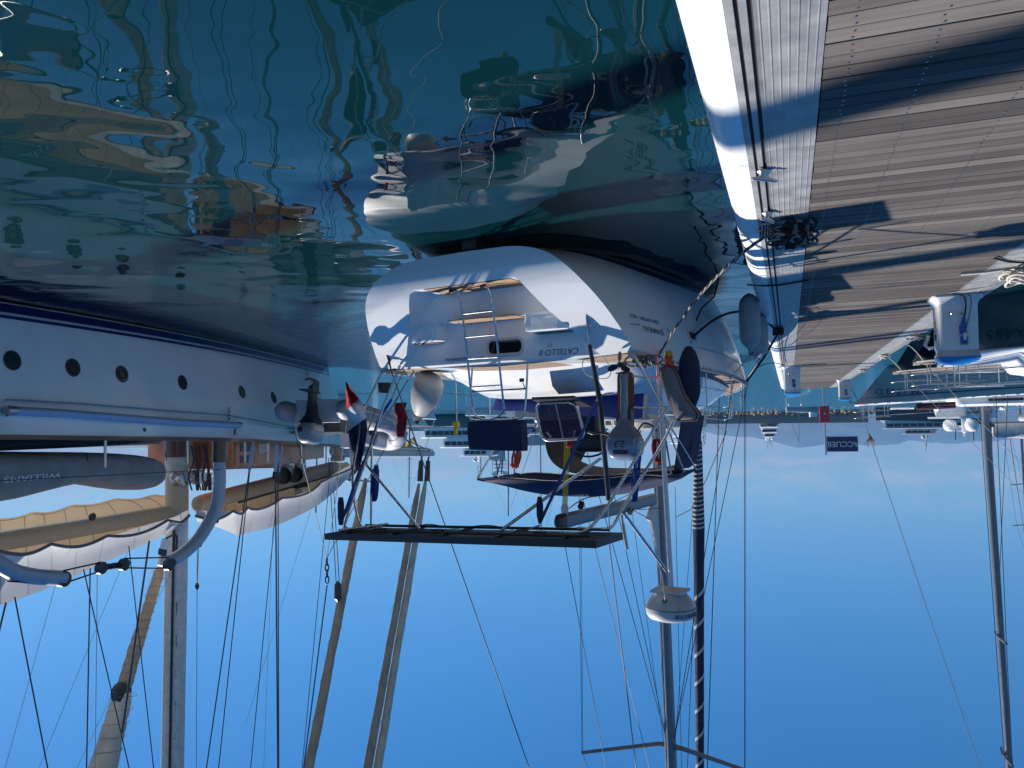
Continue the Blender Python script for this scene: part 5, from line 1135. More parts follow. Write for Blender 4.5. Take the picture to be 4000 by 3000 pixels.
# main mast, its deck collar, winches and rungs
mf = yf_of(690, 2200, 0); MR = .315
mast = MB().tube([Y(0, mf, 2.3), Y(0, mf, 6), Y(0, mf-.2, 14), Y(0, mf-.6, 26), Y(0, mf-1.0, 37)], [MR+.02, MR, MR, MR*.95, MR*.8], 22).build('main_mast', 'dirtyw', yacht, 60)
MB().tube([Y(0, mf, 2.3), Y(0, mf, yloc(yat_b(690, 1785, 0)).z)], MR+.03, 22).build('mast_boot', 'mahog', mast, 60)
MB().tube([Y(0, mf, yloc(yat_b(690, 1785, 0)).z+.005), Y(0, mf, yloc(yat_b(690, 2030, 0)).z)], MR+.012, 22).build('mast_sleeve', 'creampaint', mast, 60)
part_tube('sail_track', [Y(-.16, mf-.30, 5), Y(-.16, mf-.5, 14), Y(-.16, mf-.9, 26), Y(-.1, mf-1.2, 36)], .035, 'black', mast, 6)
for k in range(12): MB().box((-.22, mf-.235-.018*k, 7.6+.92*k), (.05, .06, .36), Y).build('mast_step', 'steel', mast, 30)
for z, dx in ((4.1, -.45), (3.95, .30)):
    pz_ = yloc(yat_b(745, 1868, -.55)); MB().lathe([(.20, 0), (.22, .05), (.16, .12), (.15, .26), (.20, .33), (.19, .36), (0, .37)], 18, lambda a, b, h, z=z, dx=dx: Y(-.30-h, mf+dx+a, pz_.z+b)).build('mast_winch', 'steel', mast, 40)
# booms
def boom(name, x0, y0, x1, y1, r0, r1, m='creampaint'):
    a, b = yat_b(x0, y0, 0), yat_b(x1, y1, 0); n = 18
    def ring(t, w, h): c = a.lerp(b, t); return [c+YT.b*(w*math.cos(s))+V((0, 0, h*math.sin(s))) for s in [2*math.pi*i/n for i in range(n)]]
    return rings(MB(), [ring(0, r0*.5, r0*.7), ring(.006, r0*.9, r0), ring(.03, r0, r0*1.1), ring(.97, r1, r1*1.1), ring(1, r1*.8, r1*.9)]).build(name, m, yacht, 40), a, b
bA, a0, a1 = boom('aft_boom', -500, 2197, 668, 2004, .22, .20)
bF, g0_, g1_ = boom('fore_boom', 766, 1971, 1306, 1826, .24, .24)
MB().tube([g0_.lerp(g1_, .25)-V((0, 0, -.30)), g0_.lerp(g1_, .97)-V((0, 0, -.28))], .05, 8).build('boom_track', 'dark', bF)
p = yat_b(1170, 1898, 0); MB().box(yloc(p), (.3, .8, .12), Y).build('sheet_car', 'dark', bF); MB().lathe([(.02, -.07), (.20, -.05), (.20, .05), (.02, .07)], 14, lambda a, b, z: Y(z, yloc(p).y-.1+a, yloc(p).z-.05+.30+b)).build('sheet_block', 'creampaint', bF, 40)
p = yat_b(332, 2018, 0); MB().tube([p+YT.b*-.22, p+YT.b*-.26], .10, 14).build('boom_sheave', 'dark', bA, 40)
# davits: two curved pale tubes on the rail
def dav(pts, b, name='davit', r=.155):
    P_ = [yat_b(x, y, b) for x, y in pts]; return MB().tube(spline(P_, 6), r, 16).build(name, 'dvt', yacht, 60), P_
mt['dvt'] = mat('davit_paint', (.36, .42, .50), .35, coat=.3, var=.06)
d1, P1 = dav([(855, 1735), (856, 1800), (858, 1880), (848, 1960), (822, 2030), (775, 2105), (718, 2160), (668, 2192)], -3.35)
MB().tube([yat_b(856, 1722, -3.35), yat_b(856, 1805, -3.35)], .175, 16).build('davit_socket', 'mahog', d1, 60)
d2, P2 = dav([(-260, 1740), (-230, 1900), (-150, 2060), (-60, 2160), (0, 2205), (60, 2236), (140, 2252), (245, 2258)], -3.35, r=.15)
def sheave(x, y, b, r, par, name='sheave'):
    c = yat_b(x, y, b); s = MB().lathe([(.02, -.07), (r, -.06), (r, .06), (.02, .07)], 16, lambda a, b_, z: c+YT.f*a+V((0, 0, b_))+YT.b*z).build(name, 'dark', par, 40); return c
s1 = sheave(660, 2205, -3.4, .14, d1); s2 = sheave(246, 2262, -3.4, .15, d2)
sheave(774, 2125, -3.4, .08, d1); sheave(840, 2032, -3.4, .08, d1)
k1, k2 = yat_b(395, 2218, -3.4), yat_b(483, 2205, -3.4)
t = thing('davit_tackle', 'black rope tackle with two sheave blocks stretched between the curved davits', 'tackle', k1)
q = MB()
for o in (.09, -.16): q.tube([s2+V((0, 0, o)), k1+V((0, 0, o*.7))], .017, 6).tube([s1+V((0, 0, o)), k2+V((0, 0, o*.8))], .017, 6)
q.tube([s2+V((0, 0, .1)), yat_b(30, 2270, -3.4)], .017, 6).tube([s1+V((0, 0, .12)), yat_b(774, 2140, -3.4)], .014, 6)
q.build('rope', 'rope', t, 80)
for kk in (k1, k2): MB().lathe([(.03, -.06), (.13, -.05), (.13, .05), (.03, .06)], 16, lambda a, b, z, kk=kk: kk+YT.f*a+V((0, 0, b))+YT.b*z).build('block', 'dark', t, 40)
MB().tube(helix(k1, k2, .05, 7, 8), .022, 6).build('lashing', 'rope', t, 80)
# stanchions, life line, braces
mt['stp'] = mat('stanchion_steel', (.55, .53, .50), .3, .9)
for x, y0, y1 in ((424, 1712, 1811), (745, 1722, 1802), (972, 1732, 1802), (1063, 1735, 1804), (1197, 1745, 1803), (1298, 1750, 1806), (2, 1700, 1790)):
    a = on_side(x, y0); a = Y(-yb_(a.y, 2.5)+.08, a.y, sm(YZ, a.y)+.02); top = V(a); l = yloc(yat_b(x, y1, yloc(a).x)); top.z = max(a.z+.6, l.z)
    part_tube('stanchion', [a, top], .030, 'stp', yacht, 10)
lf = [V((0, 0, 0))]; pts = []
for i in range(30): f = lerp(-5, 29, i/29); pts.append(Y(-yb_(f, 2.5)+.08, f, sm(YZ, f)+.78))
part_tube('life_line', pts, .009, 'wire', yacht, 6)
# shrouds with turnbuckles (port side, from the chain plates to the mast)
def ychain(x, y): l = on_side(x, y); return Y(-yb_(l.y, 2.6)+.10, l.y, sm(YZ, l.y)+.05)
mh = lambda z: Y(0, mf-.02*(z-2.3), z)
for x, y, xt, yt, r in ((1005, 1730, 808, 2990, .022), (1120, 1740, 980, 2990, .016), (1092, 1738, 1085, 2990, .028), (1103, 1740, 1088, 2600, .020), (1003, 1733, 855, 2990, .018)):
    a = ychain(x, y); 
    # far end: where the sight line meets the plane athwart at the mast
    b = YT.at_f(xt, yt, lerp(yloc(a).y, mf, .6)); b = a+(b-a)*1.7
    part_tube('shroud', [a, b], r*.8, 'wire', yacht, 7)
    part_tube('turnbuckle', [a, a.lerp(b, .012), a.lerp(b, .045), a.lerp(b, .055)], [r*1.2, r*2.2, r*2.2, r], 'dvt', yacht, 8)
for x0, y0, x1, y1, r in ((60, 2345, 186, 3000, .016), (330, 2240, 504, 3000, .014), (352, 2235, 338, 3000, .016), (505, 2150, 600, 3000, .013), (582, 2120, 528, 2500, .025), (1290, 1840, 1180, 3000, .012), (22, 2360, -60, 2700, .02), (215, 2290, 20, 3000, .006), (495, 2165, 152, 3000, .006), (660, 2250, 300, 3000, .006), (1065, 2080, 1030, 3000, .006), (380, 2230, 372, 3000, .008), (1215, 1990, 1090, 2400, .006)):
    bb = -1.5 if r > .01 else -.8
    a, b = yat_b(x0, y0, bb), yat_b(x1, y1, bb); part_tube('rigging_wire', [a-(b-a)*.02, b+(b-a)*.9], r, 'wire' if r > .01 else 'wirel', yacht, 6)
a, b = yat_b(775, 2065, -.3), yat_b(770, 2290, -.3)
for o in (-.05, .05): part_tube('halyard', [a+YT.f*o, b], .012, 'wirel', yacht, 6)
MB().lathe([(.03, -.05), (.07, 0), (.03, .05)], 10, lambda x, y, z: b+V((x, y, z*2))).build('halyard_block', 'dark', yacht, 40)
part_tube('halyard', [b, yat_b(763, 3000, -.3)+V((0, 0, 6))], .011, 'wirel', yacht, 6)
q = MB()
for k in range(7):
    x = 755+random.uniform(-12, 55); p0_ = yat_b(x, 1740, -1.0); q.tube(spline([p0_, yat_b(x+random.uniform(-12, 12), 1800, -1.0), yat_b(x+random.uniform(-14, 14), 1860, -.9), yat_b(x+random.uniform(-14, 14), 1915, -.8)]), random.uniform(.018, .035), 6)
solo(q, 'halyard_bundle', 'piping', yat_b(770, 1740, -1.0), 'bundle of brown halyards hanging at the foot of the yacht mast', 'rope', ang=80)
for x in (795, 818):
    a = yat_b(x, 1850, -.5); MB().tube([a, yat_b(x+2, 1915, -.5)], .06, 10).build('sheet_block', 'dark', yacht, 50)
for x, y in ((880, 1905), (655, 1700)): pass
# furled sails, wrapped with thin cord
def furled(name, a, b, r0, r1, m, label, wrap='taupe', turns=15, cont=.9, wr=.007):
    b2 = b+(b-a)*cont; n = 26
    pts = [a.lerp(b2, i/n)+YT.b*random.uniform(-.012, .012)+YT.f*random.uniform(-.012, .012) for i in range(n+1)]
    rr = [(lerp(r0, r1, min(1, i/n*(1+cont)))*random.uniform(.95, 1.05) if i > 0 else r0*.5) for i in range(n+1)]
    s = MB().tube(pts, rr, 14).build(name, m, yacht, 80, label)
    MB().tube(helix(a, b2, max(r0, r1)*1.02, turns), wr, 5).build('wrap_cord', wrap, s, 80); return s
jb = Y(0, 37.6, bsz(37.6)+.1)
ja, jt = yat_b(1655, 1850, -.1), yat_b(1462, 3000, -.1)
furled('furled_jib', yat_b(1662, 1880, 0), yat_b(1475, 3000, 0), .15, .20, 'furlw', 'pale furled jib with dark spiral cord, right of the pair over the bowsprit')
furled('furled_jib', yat_b(1636, 1890, .3), yat_b(1436, 3000, .3), .14, .20, 'furl', 'brown grey furled jib, left of the pair over the bowsprit')
for x0, x1 in ((1672, 1690), (1645, 1660)): MB().tube([yat_b(x0, 1800, 0), yat_b(x0-4, 1880, 0)], [.12, .16], 12).build('furler_drum', 'dark', yacht, 50); part_tube('tack_strop', [yat_b(x0, 1800, 0), yat_b(x0+8, 1755, 0)], .05, 'black', yacht, 6)
furled('furled_staysail', yat_b(1428, 1870, 0), yat_b(1206, 3000, 0), .16, .20, 'furl', 'slim taupe furled staysail rising behind the solar panel')
MB().lathe([(.02, -.3), (.14, -.2), (.16, .2), (.04, .3)], 12, lambda x, y, z: yat_b(1320, 2310, -.1)+V((x, y, z*1.4))).build('sheave_box', 'dark', yacht, 40)
for o in (-.12, .12): part_tube('halyard', [yat_b(1320, 2290, -.1)+YT.f*o, yat_b(1290, 1790, -.3)+YT.f*o], .016, 'wire', yacht, 6)
# boom end staysail close to the main mast with its motor drum
fa_, fb2 = yat_b(628, 2215, .9), yat_b(485, 2680, .9)
furled('furled_staysail', fa_, fb2, .14, .21, 'furl', 'thick cream furled staysail beside the main mast with a drum at its foot', cont=0, turns=14)
furled('furled_staysail', fb2+V((0, 0, .1)), yat_b(402, 3000, .9), .25, .36, 'furlw', 'upper part of the thick cream furled staysail', cont=.4, turns=8)
MB().tube([Y(0, 12.8, 2.3), Y(0, 12.75, 14), Y(0, 12.6, 34)], [.36, .36, .3], 18).build('mizzen_mast', 'dirtyw', yacht, 60)  # unseen mast, added where its shadow falls across the pontoon
MB().lathe([(.10, -.35), (.26, -.3), (.27, .3), (.10, .35)], 16, lambda x, y, z: yat_b(474, 2705, .85)+YT.b*z*.4+YT.f*x+V((0, 0, y))).build('furling_sheave', 'dark', yacht, 40)
fm = MB().hexa([yat_b(x, y, b_) for b_ in (-.75, -.25) for x, y in ((618, 2164), (652, 2170), (665, 2108), (633, 2102))]).build('furling_motor', 'white', yacht, 30)
MB().hexa([yat_b(x, y, b_) for b_ in (-.77, -.24) for x, y in ((616, 2166), (650, 2172), (653, 2148), (620, 2142))]).build('motor_cap', 'dark', fm, 30)
part_tube('motor_shaft', [yat_b(640, 2165, -.45), yat_b(628, 2210, -.45)], .10, 'alu', yacht, 12)
part_tube('motor_fork', spline([yat_b(648, 2104, -.45), yat_b(672, 2092, -.3), yat_b(690, 2096, -.3), yat_b(688, 2150, -.32), yat_b(680, 2190, -.32)]), .035, 'dark', yacht, 8)
# pole slung along the topsides
t = thing('spinnaker_pole', 'pale blue tube slung along the yacht topsides below the rail', 'pole', side(9.5, 2.0, .15))
def sp_pt(x, y): l = on_side(x, y); return Y(l.x-.14, l.y, l.z)
pp = [sp_pt(x, y) for x, y in ((25, 1605), (220, 1615), (450, 1632), (680, 1650), (915, 1661))]
MB().tube(pp, .078, 14).build('tube', mat('pole_blue', (.34, .45, .66), .4, coat=.2), t, 60)
for p_e in (pp[0], pp[-1]): MB().tube([p_e-YT.f*.12, p_e+YT.f*.05], .085, 12).build('end_fitting', 'alu', t, 50)
for x, y0, y1 in ((877, 1590, 1645), (900, 1676, 1700), (8, 1585, 1625)):
    a, b = sp_pt(x, y0), sp_pt(x, y1); MB().tube(helix(a, b, .03, 4, 8), .012, 5).build('hanging_chain', 'dark', t, 80)
line('side_rope', [sp_pt(0, 1562), sp_pt(300, 1578), sp_pt(600, 1602), sp_pt(870, 1622), sp_pt(1180, 1680)], .018, 'ribtube', 'pale grey cord strung along the yacht topsides above the pole', 'rope')
# ---------------------------------------------------------------- covered tender on deck
t = thing('covered_tender', 'tender under a grey cover lettered WILLIAMS on the yacht deck', 'tender', Y(-2.1, 12, 2.5), YT.ang)
TB = -2.1
def tpt(x, y): return yloc(yat_b(x, y, TB-.6))
prof = [(-420, 1772, 1975), (-200, 1768, 1970), (0, 1762, 1966), (60, 1760, 1966), (113, 1760, 1960), (200, 1762, 1935), (316, 1763, 1903), (393, 1764, 1886), (480, 1766, 1895), (601, 1772, 1921), (669, 1784, 1912), (705, 1800, 1890), (724, 1838, 1862)]
rs = []
for x, y0, y1 in prof:
    a, b = tpt(x, y0), tpt(x, y1); zc, hz = (a.z+b.z)/2, (b.z-a.z)/2; wd_ = .98 if x < 560 else .98*math.sqrt(max(.03, 1-((x-560)/168)**2))
    rs.append([Y(TB+.3+wd_*math.copysign(abs(math.cos(s))**.7, math.cos(s)), a.y, zc+hz*math.copysign(abs(math.sin(s))**.8, math.sin(s))) for s in [2*math.pi*i/22 for i in range(22)]])
cv = rings(MB(), rs).build('cover', 'cover', t, 70)
sub = cv.modifiers.new('s', 'SUBSURF'); sub.levels = 1; sub.render_levels = 1
rs2 = [[Y(TB+.3+w*math.cos(s), yloc(yat_b(x, 1750, TB)).y, 2.62+.14*math.sin(s)) for s in [2*math.pi*i/12 for i in range(12)]] for x, w in ((-420, .95), (0, .95), (300, .95), (560, .75), (640, .3))]
rings(MB(), rs2).build('hull', 'dark', t, 60)
pa, pb_ = tpt(183, 1868), tpt(36, 1868)
text('WILLIAMS', 'lettering', 'inkw', t, Y(TB-.735, (pa.y+pb_.y)/2, pa.z-.10), -YT.f, V((0, 0, 1))+YT.b*.25, .115, .004, sx=1.75)
for x in (322, 632): MB().tube([Y(TB-.70, tpt(x, 1830).y, tpt(x, 1770).z), Y(TB-.74, tpt(x, 1830).y, tpt(x, 1800).z)], .012, 6).build('cover_tie', 'piping', t)
# ---------------------------------------------------------------- inflatable boat with outboard hung off the bow quarter
RO = Y(-5.3, 18.2, 1.98); RA = YT.ang-.05; RT = math.radians(7)
rf = V((-math.sin(RA)*math.cos(RT), math.cos(RA)*math.cos(RT), math.sin(RT))); rb2 = V((math.cos(RA), math.sin(RA), 0)); ru = rb2.cross(rf)
Rb = lambda x, y, z: RO+(rb2*x+rf*y+ru*z)*1.12
t = thing('inflatable_boat', 'grey and white inflatable boat hanging beside the yacht bow', 'inflatable boat', RO, RA)
up_path = spline([(.80, -.45, 0), (.80, 0, 0), (.80, 1.4, .0), (.78, 2.6, .06), (.62, 3.5, .18), (.30, 4.1, .30), (0, 4.3, .34), (-.30, 4.1, .30), (-.62, 3.5, .18), (-.78, 2.6, .06), (-.80, 1.4, 0), (-.80, 0, 0), (-.80, -.45, 0)], 5)
N = len(up_path); rr = [.12+.16*min(1, i/4) if i < 5 else (.12+.16*min(1, (N-1-i)/4) if i > N-6 else .275) for i in range(N)]
MB().tube([Rb(*p) for p in up_path], rr, 18).build('tube', 'ribtube', t, 80)
for s_0 in (-1, 1):
    MB().tube([Rb(s_0*(.80+.275), .1, -.02), Rb(s_0*1.07, 1.4, -.02), Rb(s_0*1.045, 2.6, .05), Rb(s_0*.86, 3.55, .18)], .035, 8).build('rubbing_strip', 'dirtyw', t, 60)
MB().tube([Rb(*p) for p in up_path[24:37]], [r+.008 for r in rr[24:37]], 18).build('bow_panel', 'ribwhite', t, 80)
rings(MB(), [[Rb(x, y, z) for x, z in ((-.55, -.05), (0, -.05-d), (.55, -.05), (.4, .1), (-.4, .1))] for y, d in ((0, .28), (1.5, .32), (3.0, .22), (3.9, .0))]).build('floor_hull', 'ribwhite', t, 50)
MB().hexa([Rb(-.60, -.03, -.28), Rb(.60, -.03, -.28), Rb(.60, .03, -.28), Rb(-.60, .03, -.28), Rb(-.58, -.03, .28), Rb(.58, -.03, .28), Rb(.58, .03, .28), Rb(-.58, .03, .28)]).build('transom', 'ribwhite', t)
MB().hexa([Rb(-.35, .5, .1), Rb(.35, .5, .1), Rb(.35, 1.1, .1), Rb(-.35, 1.1, .1), Rb(-.35, .5, .45), Rb(.35, .5, .45), Rb(.35, 1.1, .45), Rb(-.35, 1.1, .45)]).build('seat', 'dark', t)
MB().hexa([Rb(-.3, 1.7, .1), Rb(.3, 1.7, .1), Rb(.3, 2.2, .1), Rb(-.3, 2.2, .1), Rb(-.26, 1.75, .72), Rb(.26, 1.75, .72), Rb(.26, 2.05, .72), Rb(-.26, 2.05, .72)]).build('console', 'ribwhite', t)
for s_0 in (-1, 1): MB().tube([Rb(s_0*.60, 1.2, .27), Rb(s_0*.62, 1.45, .33), Rb(s_0*.62, 1.75, .33), Rb(s_0*.60, 2.0, .27)], .03, 8).build('grab_handle', 'dark', t, 60)
# its outboard
OB = lambda x, y, z: Rb(x, y-.30, z)
om = rings(MB(), [[OB(p.x, p.y, z) for p in rbox_ring(w, d, .10, 0)] for z, w, d in ((.34, .36, .52), (.42, .44, .62), (.58, .45, .64), (.72, .42, .58), (.80, .30, .42), (.83, .12, .2))]).build('outboard_motor', mat('engine_grey', (.30, .29, .30), .3, coat=.5), t, 50)
rings(MB(), [[OB(p.x, p.y, z) for p in rbox_ring(w, d, .08, 0)] for z, w, d in ((-.05, .18, .26), (.15, .24, .36), (.30, .38, .52), (.345, .43, .60))]).build('engine_bracket', 'dark', om, 40)
rings(MB(), [[OB(p.x, p.y, z) for p in rbox_ring(w, d, .04, 0)] for z, w, d in ((-.42, .13, .30), (-.2, .15, .24), (0, .20, .28))]).build('engine_leg', 'dark', om, 40)
MB().hexa([OB(-.13, -.42, -.43), OB(.13, -.42, -.43), OB(.10, .2, -.43), OB(-.10, .2, -.43), OB(-.13, -.42, -.40), OB(.13, -.42, -.40), OB(.10, .2, -.40), OB(-.10, .2, -.40)]).build('cavitation_plate', 'dark', om)
MB().lathe([(.02, -.30), (.065, -.2), (.075, .05), (.06, .25), (.02, .34)], 14, lambda a, b, z: OB(a, -z-.02, -.66+b)).build('gear_case', 'dark', om, 50)
MB().hexa([OB(-.04, -.1, -.66), OB(.04, -.1, -.66), OB(.04, .2, -.66), OB(-.04, .2, -.66), OB(-.06, -.12, -.42), OB(.06, -.12, -.42), OB(.06, .2, -.42), OB(-.06, .2, -.42)]).build('engine_shaft', 'dark', om)
q = MB()
for k in range(3):
    a0 = k*2.094+.4; pts = [(r*math.cos(a0+s), r*math.sin(a0+s)) for r, s in ((.04, -.5), (.12, -.6), (.19, -.3), (.20, .15), (.15, .5), (.05, .6))]
    n = 6; q.add([OB(x, -.38+.05*i/5, -.66+z) for i, (x, z) in enumerate(pts)]+[OB(x, -.365+.05*i/5, -.66+z) for i, (x, z) in enumerate(pts)], [tuple(range(n)), tuple(range(2*n-1, n-1, -1))]+[(i, (i+1) % n, n+(i+1) % n, n+i) for i in range(n)])
q.build('propeller', 'dirtyw', om, 40)
MB().lathe([(.065, 0), (.065, .012)], 14, lambda a, b, z: OB(.10+a, -.318-z, .50+b)).build('maker_badge', 'black', om)
for (x, y, z) in ((-.72, .1, .26), (.72, .1, .26), (0, 3.95, .6)): 
    a = Rb(x, y, z); MB().tube([a, yat_b(1277, 2180, -2.6)], .012, 6).build('lifting_wire', 'wire', t)
hk = yat_b(1277, 2180, -2.6)
q = MB()
for k in range(4): q.tube([hk+V((.06*math.cos(s)*(k % 2), .06*math.cos(s)*((k+1) % 2), .12+.20*k+.13*math.sin(s))) for s in [2*math.pi*i/12 for i in range(12)]], .022, 6, closed=True)
solo(q, 'lifting_chain', 'dark', hk, 'short chain and hook above the hanging inflatable boat', 'chain', ang=80)
line('lifting_line', [hk+V((0, 0, .9)), yat_b(1186, 3000, -2.6), yat_b(1120, 3700, -2.6)], .022, 'wire', 'dark line from the chain hook up out of the picture', 'rope')
# ---------------------------------------------------------------- awnings over the booms
def awning(name, ridge, hem, far, label, n=4, nsc=5, amp=.22):
    t = thing(name, label, 'awning', yat_b(ridge[0][0], ridge[0][1], 0)); t.location.z = max(3.0, t.location.z)
    R = spline([V((*p, 0)) for p in ridge], n); Hm = spline([V((*p, 0)) for p in hem], n); Fr = spline([V((*p, 0)) for p in far], n)
    def at(L, v): k = v*(len(L)-1); i = min(int(k), len(L)-2); return L[i].lerp(L[i+1], k-i)
    def port(u, v):
        r = at(R, v); h = at(Hm, v); a = yat_b(r.x, r.y, -.15); b = yat_b(h.x, h.y, -2.9); p = a.lerp(b, u); s = math.sin(math.pi*u)
        return p-V((0, 0, .22*s+.03*s*math.sin(v*21)-.13*u**5*abs(math.sin(math.pi*v*nsc))))
    def stb(u, v):
        r = at(R, v); h = at(Fr, v); a = yat_b(r.x, r.y, -.15); b = yat_b(h.x, h.y, 3.0); p = a.lerp(b, u); s = math.sin(math.pi*u)
        return p-V((0, 0, .15*s-amp*u**4*abs(math.sin(math.pi*(v*nsc+.3)))))
    c1_ = MB().sheet(port, 12, 5*(len(R)), .012, (0, 0, 1)).build('port_slope', 'awn', t, 80)
    MB().sheet(stb, 12, 5*(len(R)), .012, (0, 0, 1)).build('starboard_slope', 'awnc', t, 80)
    part_tube('hem_rope', [port(1, i/40)+V((0, 0, .0)) for i in range(41)], .035, 'taupe', t, 8)
    part_tube('hem_rope', [stb(1, i/40)+V((0, 0, .0)) for i in range(41)], .05, 'cream', t, 8)
    for k in range(1, 2*nsc): part_tube('seam', [port(u/10, k/(2*nsc))-YT.b*.012 for u in range(11)], .006, 'taupe', t, 5); part_tube('seam', [stb(u/10, k/(2*nsc))-V((0, 0, .012)) for u in range(11)], .008, 'taupe', t, 5)
    return t
def cloth_mat(name, col, tl):
    m = mat(name, col, .9, var=.04, vscale=1.2); n, l, p = nodes(m); o = [x for x in n if x.type == 'OUTPUT_MATERIAL'][0]
    tr = n.new('ShaderNodeBsdfTranslucent'); tr.inputs[0].default_value = (*col, 1); mx = n.new('ShaderNodeMixShader'); mx.inputs[0].default_value = tl
    l.new(p.outputs[0], mx.inputs[1]); l.new(tr.outputs[0], mx.inputs[2]); l.new(mx.outputs[0], o.inputs[0]); return m
mt['awn'] = cloth_mat('awning_white', (.86, .85, .84), .5); mt['awnc'] = cloth_mat('awning_cream', (.66, .52, .36), .25)
awning('boom_awning', [(-320, 2468), (0, 2362), (200, 2290), (384, 2206), (642, 2088), (730, 2045)], [(-320, 2215), (0, 2154), (200, 2125), (420, 2093), (655, 2032), (740, 2012)], [(-320, 2060), (0, 2022), (170, 1998), (330, 1968), (500, 1946), (640, 1932)], 'white sun awning with cream lining over the aft boom, rising towards the picture edge', amp=.09)
awning('boom_awning', [(770, 2035), (828, 2050), (900, 2078), (931, 2092), (970, 2080), (1075, 2053), (1220, 1985), (1300, 1925), (1382, 1842)], [(765, 2015), (853, 2008), (920, 1994), (950, 1987), (985, 1978), (1065, 1958), (1160, 1925), (1242, 1893), (1300, 1845), (1378, 1828)], [(770, 1935), (870, 1912), (904, 1905), (950, 1896), (995, 1886), (1090, 1858), (1185, 1832), (1260, 1812), (1340, 1800)], 'peaked white sun awning with cream lining over the fore boom')
# ================================================================ BOATS MOORED AROUND AND VESSELS FAR OFF
def loft(F, L, beam, zb, zs, m, par, full=.62, rake=.6, name='hull', crown=.08, deckm=None):
    """hull with its stem head at the frame origin, stern at f = -L"""
    rs = []; n = 18
    for i in range(n+1):
        u = i/n; f = -L*(1-u); w = beam/2*min(1, (max(0.0, 1-u)/(1-full))**.62 if u > full else lerp(.80, 1.0, min(1, u/full*1.4)))+.02
        z1 = lerp(zs, zb, u**1.6); sec = []
        for k in range(8):
            v = k/7; z = lerp(-.45, z1, v); ww = w*(.55+.45*v**.6) if u > full else w*(.80+.20*v**.5); sh = rake*max(0, (u-.6)/.4)**1.5*(1-v)
            sec.append((ww, f-sh, z))
        rs.append([F(-a, b, c) for a, b, c in sec]+[F(0, f, z1+crown)]+[F(a, b, c) for a, b, c in sec[::-1]])
    return rings(MB(), rs).build(name, m, par, 40)
def sheer(L, zb, zs, f): return lerp(zs, zb, max(0, min(1, (f+L)/L))**1.6)
def half(L, beam, full, f):
    u = (f+L)/L; return beam/2*min(1, (max(0.0, 1-u)/(1-full))**.62 if u > full else lerp(.80, 1.0, min(1, u/full*1.4)))
def sail_rig(F, par, f, z0, h, r, wires=((2.2, .1), ), beam=3.2, L=10, boomlen=3.6, spread=(.5, .75), m='mast', roll=True, lean=0):
    T = F(lean, f-.3, z0+h)
    mst = MB().tube([F(0, f, z0), T], [r, r*.8], 12).build('mast', m, par, 60)
    for s_ in spread:
        for k in (-1, 1): part_tube('spreader', [F(0, f, z0+h*s_), F(k*beam*.28, f-.15, z0+h*s_+.08)], r*.35, m, mst, 6)
    for k in (-1, 1):
        part_tube('shroud', [F(k*beam*.46, f-.1, z0-.6), F(k*beam*.28, f-.15, z0+h*spread[0]+.08), F(k*beam*.2, f-.2, z0+h*spread[-1]), T], max(.006, r*.09), 'wire', par, 5)
        part_tube('shroud', [F(k*beam*.44, f-.6, z0-.6), F(0, f, z0+h*spread[0])], max(.006, r*.08), 'wire', par, 5)
    part_tube('backstay', [F(0, -L, z0-.6), T], max(.006, r*.09), 'wire', par, 5)
    if roll: MB().tube([F(0, -.25, z0-.2), F(0, -.25, z0-.2).lerp(T, .06), F(0, -.25, z0-.2).lerp(T, .92)], [r*.25, r*.55, r*.2], 8).build('furled_genoa', 'furlw', par, 60)
    else: part_tube('forestay', [F(0, -.1, z0-.4), T], max(.008, r*.1), 'wirel', par, 5)
    if boomlen: MB().tube([F(0, f-.2, z0+1.0), F(0, f-boomlen, z0+1.1)], r*.8, 10).build('boom', m, par, 60); MB().tube([F(0, f-.3, z0+1.28), F(0, f-boomlen*.5, z0+1.36), F(0, f-boomlen, z0+1.25)], [r*1.9, r*2.3, r*1.2], 12).build('sail_cover', 'dirtyw', par, 60)
    return mst
def rails(F, par, L, beam, full, zb, zs, n=6, h=.6, pulpit=True):
    for k in (-1, 1):
        ps_ = [(k*(half(L, beam, full, f)-.06), f, sheer(L, zb, zs, f)) for f in [-L*.95+(L*.95-1.4)*i/(n-1) for i in range(n)]]
        for b, f, z in ps_: part_tube('stanchion', [F(b, f, z), F(b, f, z+h)], .014, 'steel', par, 6)
        for hh in (.5, 1): part_tube('life_line', [F(b, f, z+h*hh) for b, f, z in ps_]+[F(k*.25, -.4, zb+h*hh)], .006, 'steel', par, 5)
    if pulpit:
        for hh in (.55, 1.05): part_tube('pulpit', spline([F(-half(L, beam, full, -1.5)+.06, -1.5, zb+h*hh-.03), F(-.25, -.35, zb+h*hh), F(0, .05, zb+h*hh+.03), F(.25, -.35, zb+h*hh), F(half(L, beam, full, -1.5)-.06, -1.5, zb+h*hh-.03)], 4), .016, 'steel', par, 7)
        for k in (-1, 1): part_tube('pulpit_leg', [F(k*.22, -.4, zb), F(k*.24, -.38, zb+h)], .015, 'steel', par, 7)
A_IN = DK.ang-math.pi/2          # bow towards the pontoon, moored square to it
def boat_thing(name, label, cat, F, grp=None): return thing(name, label, cat, F.o, F.ang, grp)
mt['hgrey'] = mat('hull_grey', (.40, .42, .43), .3, coat=.4, var=.05, vscale=2)
mt['hdark'] = mat('hull_dark_grey', (.055, .075, .085), .22, coat=.5, var=.2, vscale=2)
mt['hnavy'] = mat('hull_navy', (.010, .018, .045), .15, coat=.6)
mt['hgreen'] = mat('hull_green', (.012, .07, .06), .3, coat=.4)
mt['hteal'] = mat('hull_teal', (.02, .10, .12), .3, coat=.4)
mt['maroon'] = mat('maroon_cover', (.10, .02, .035), .85)
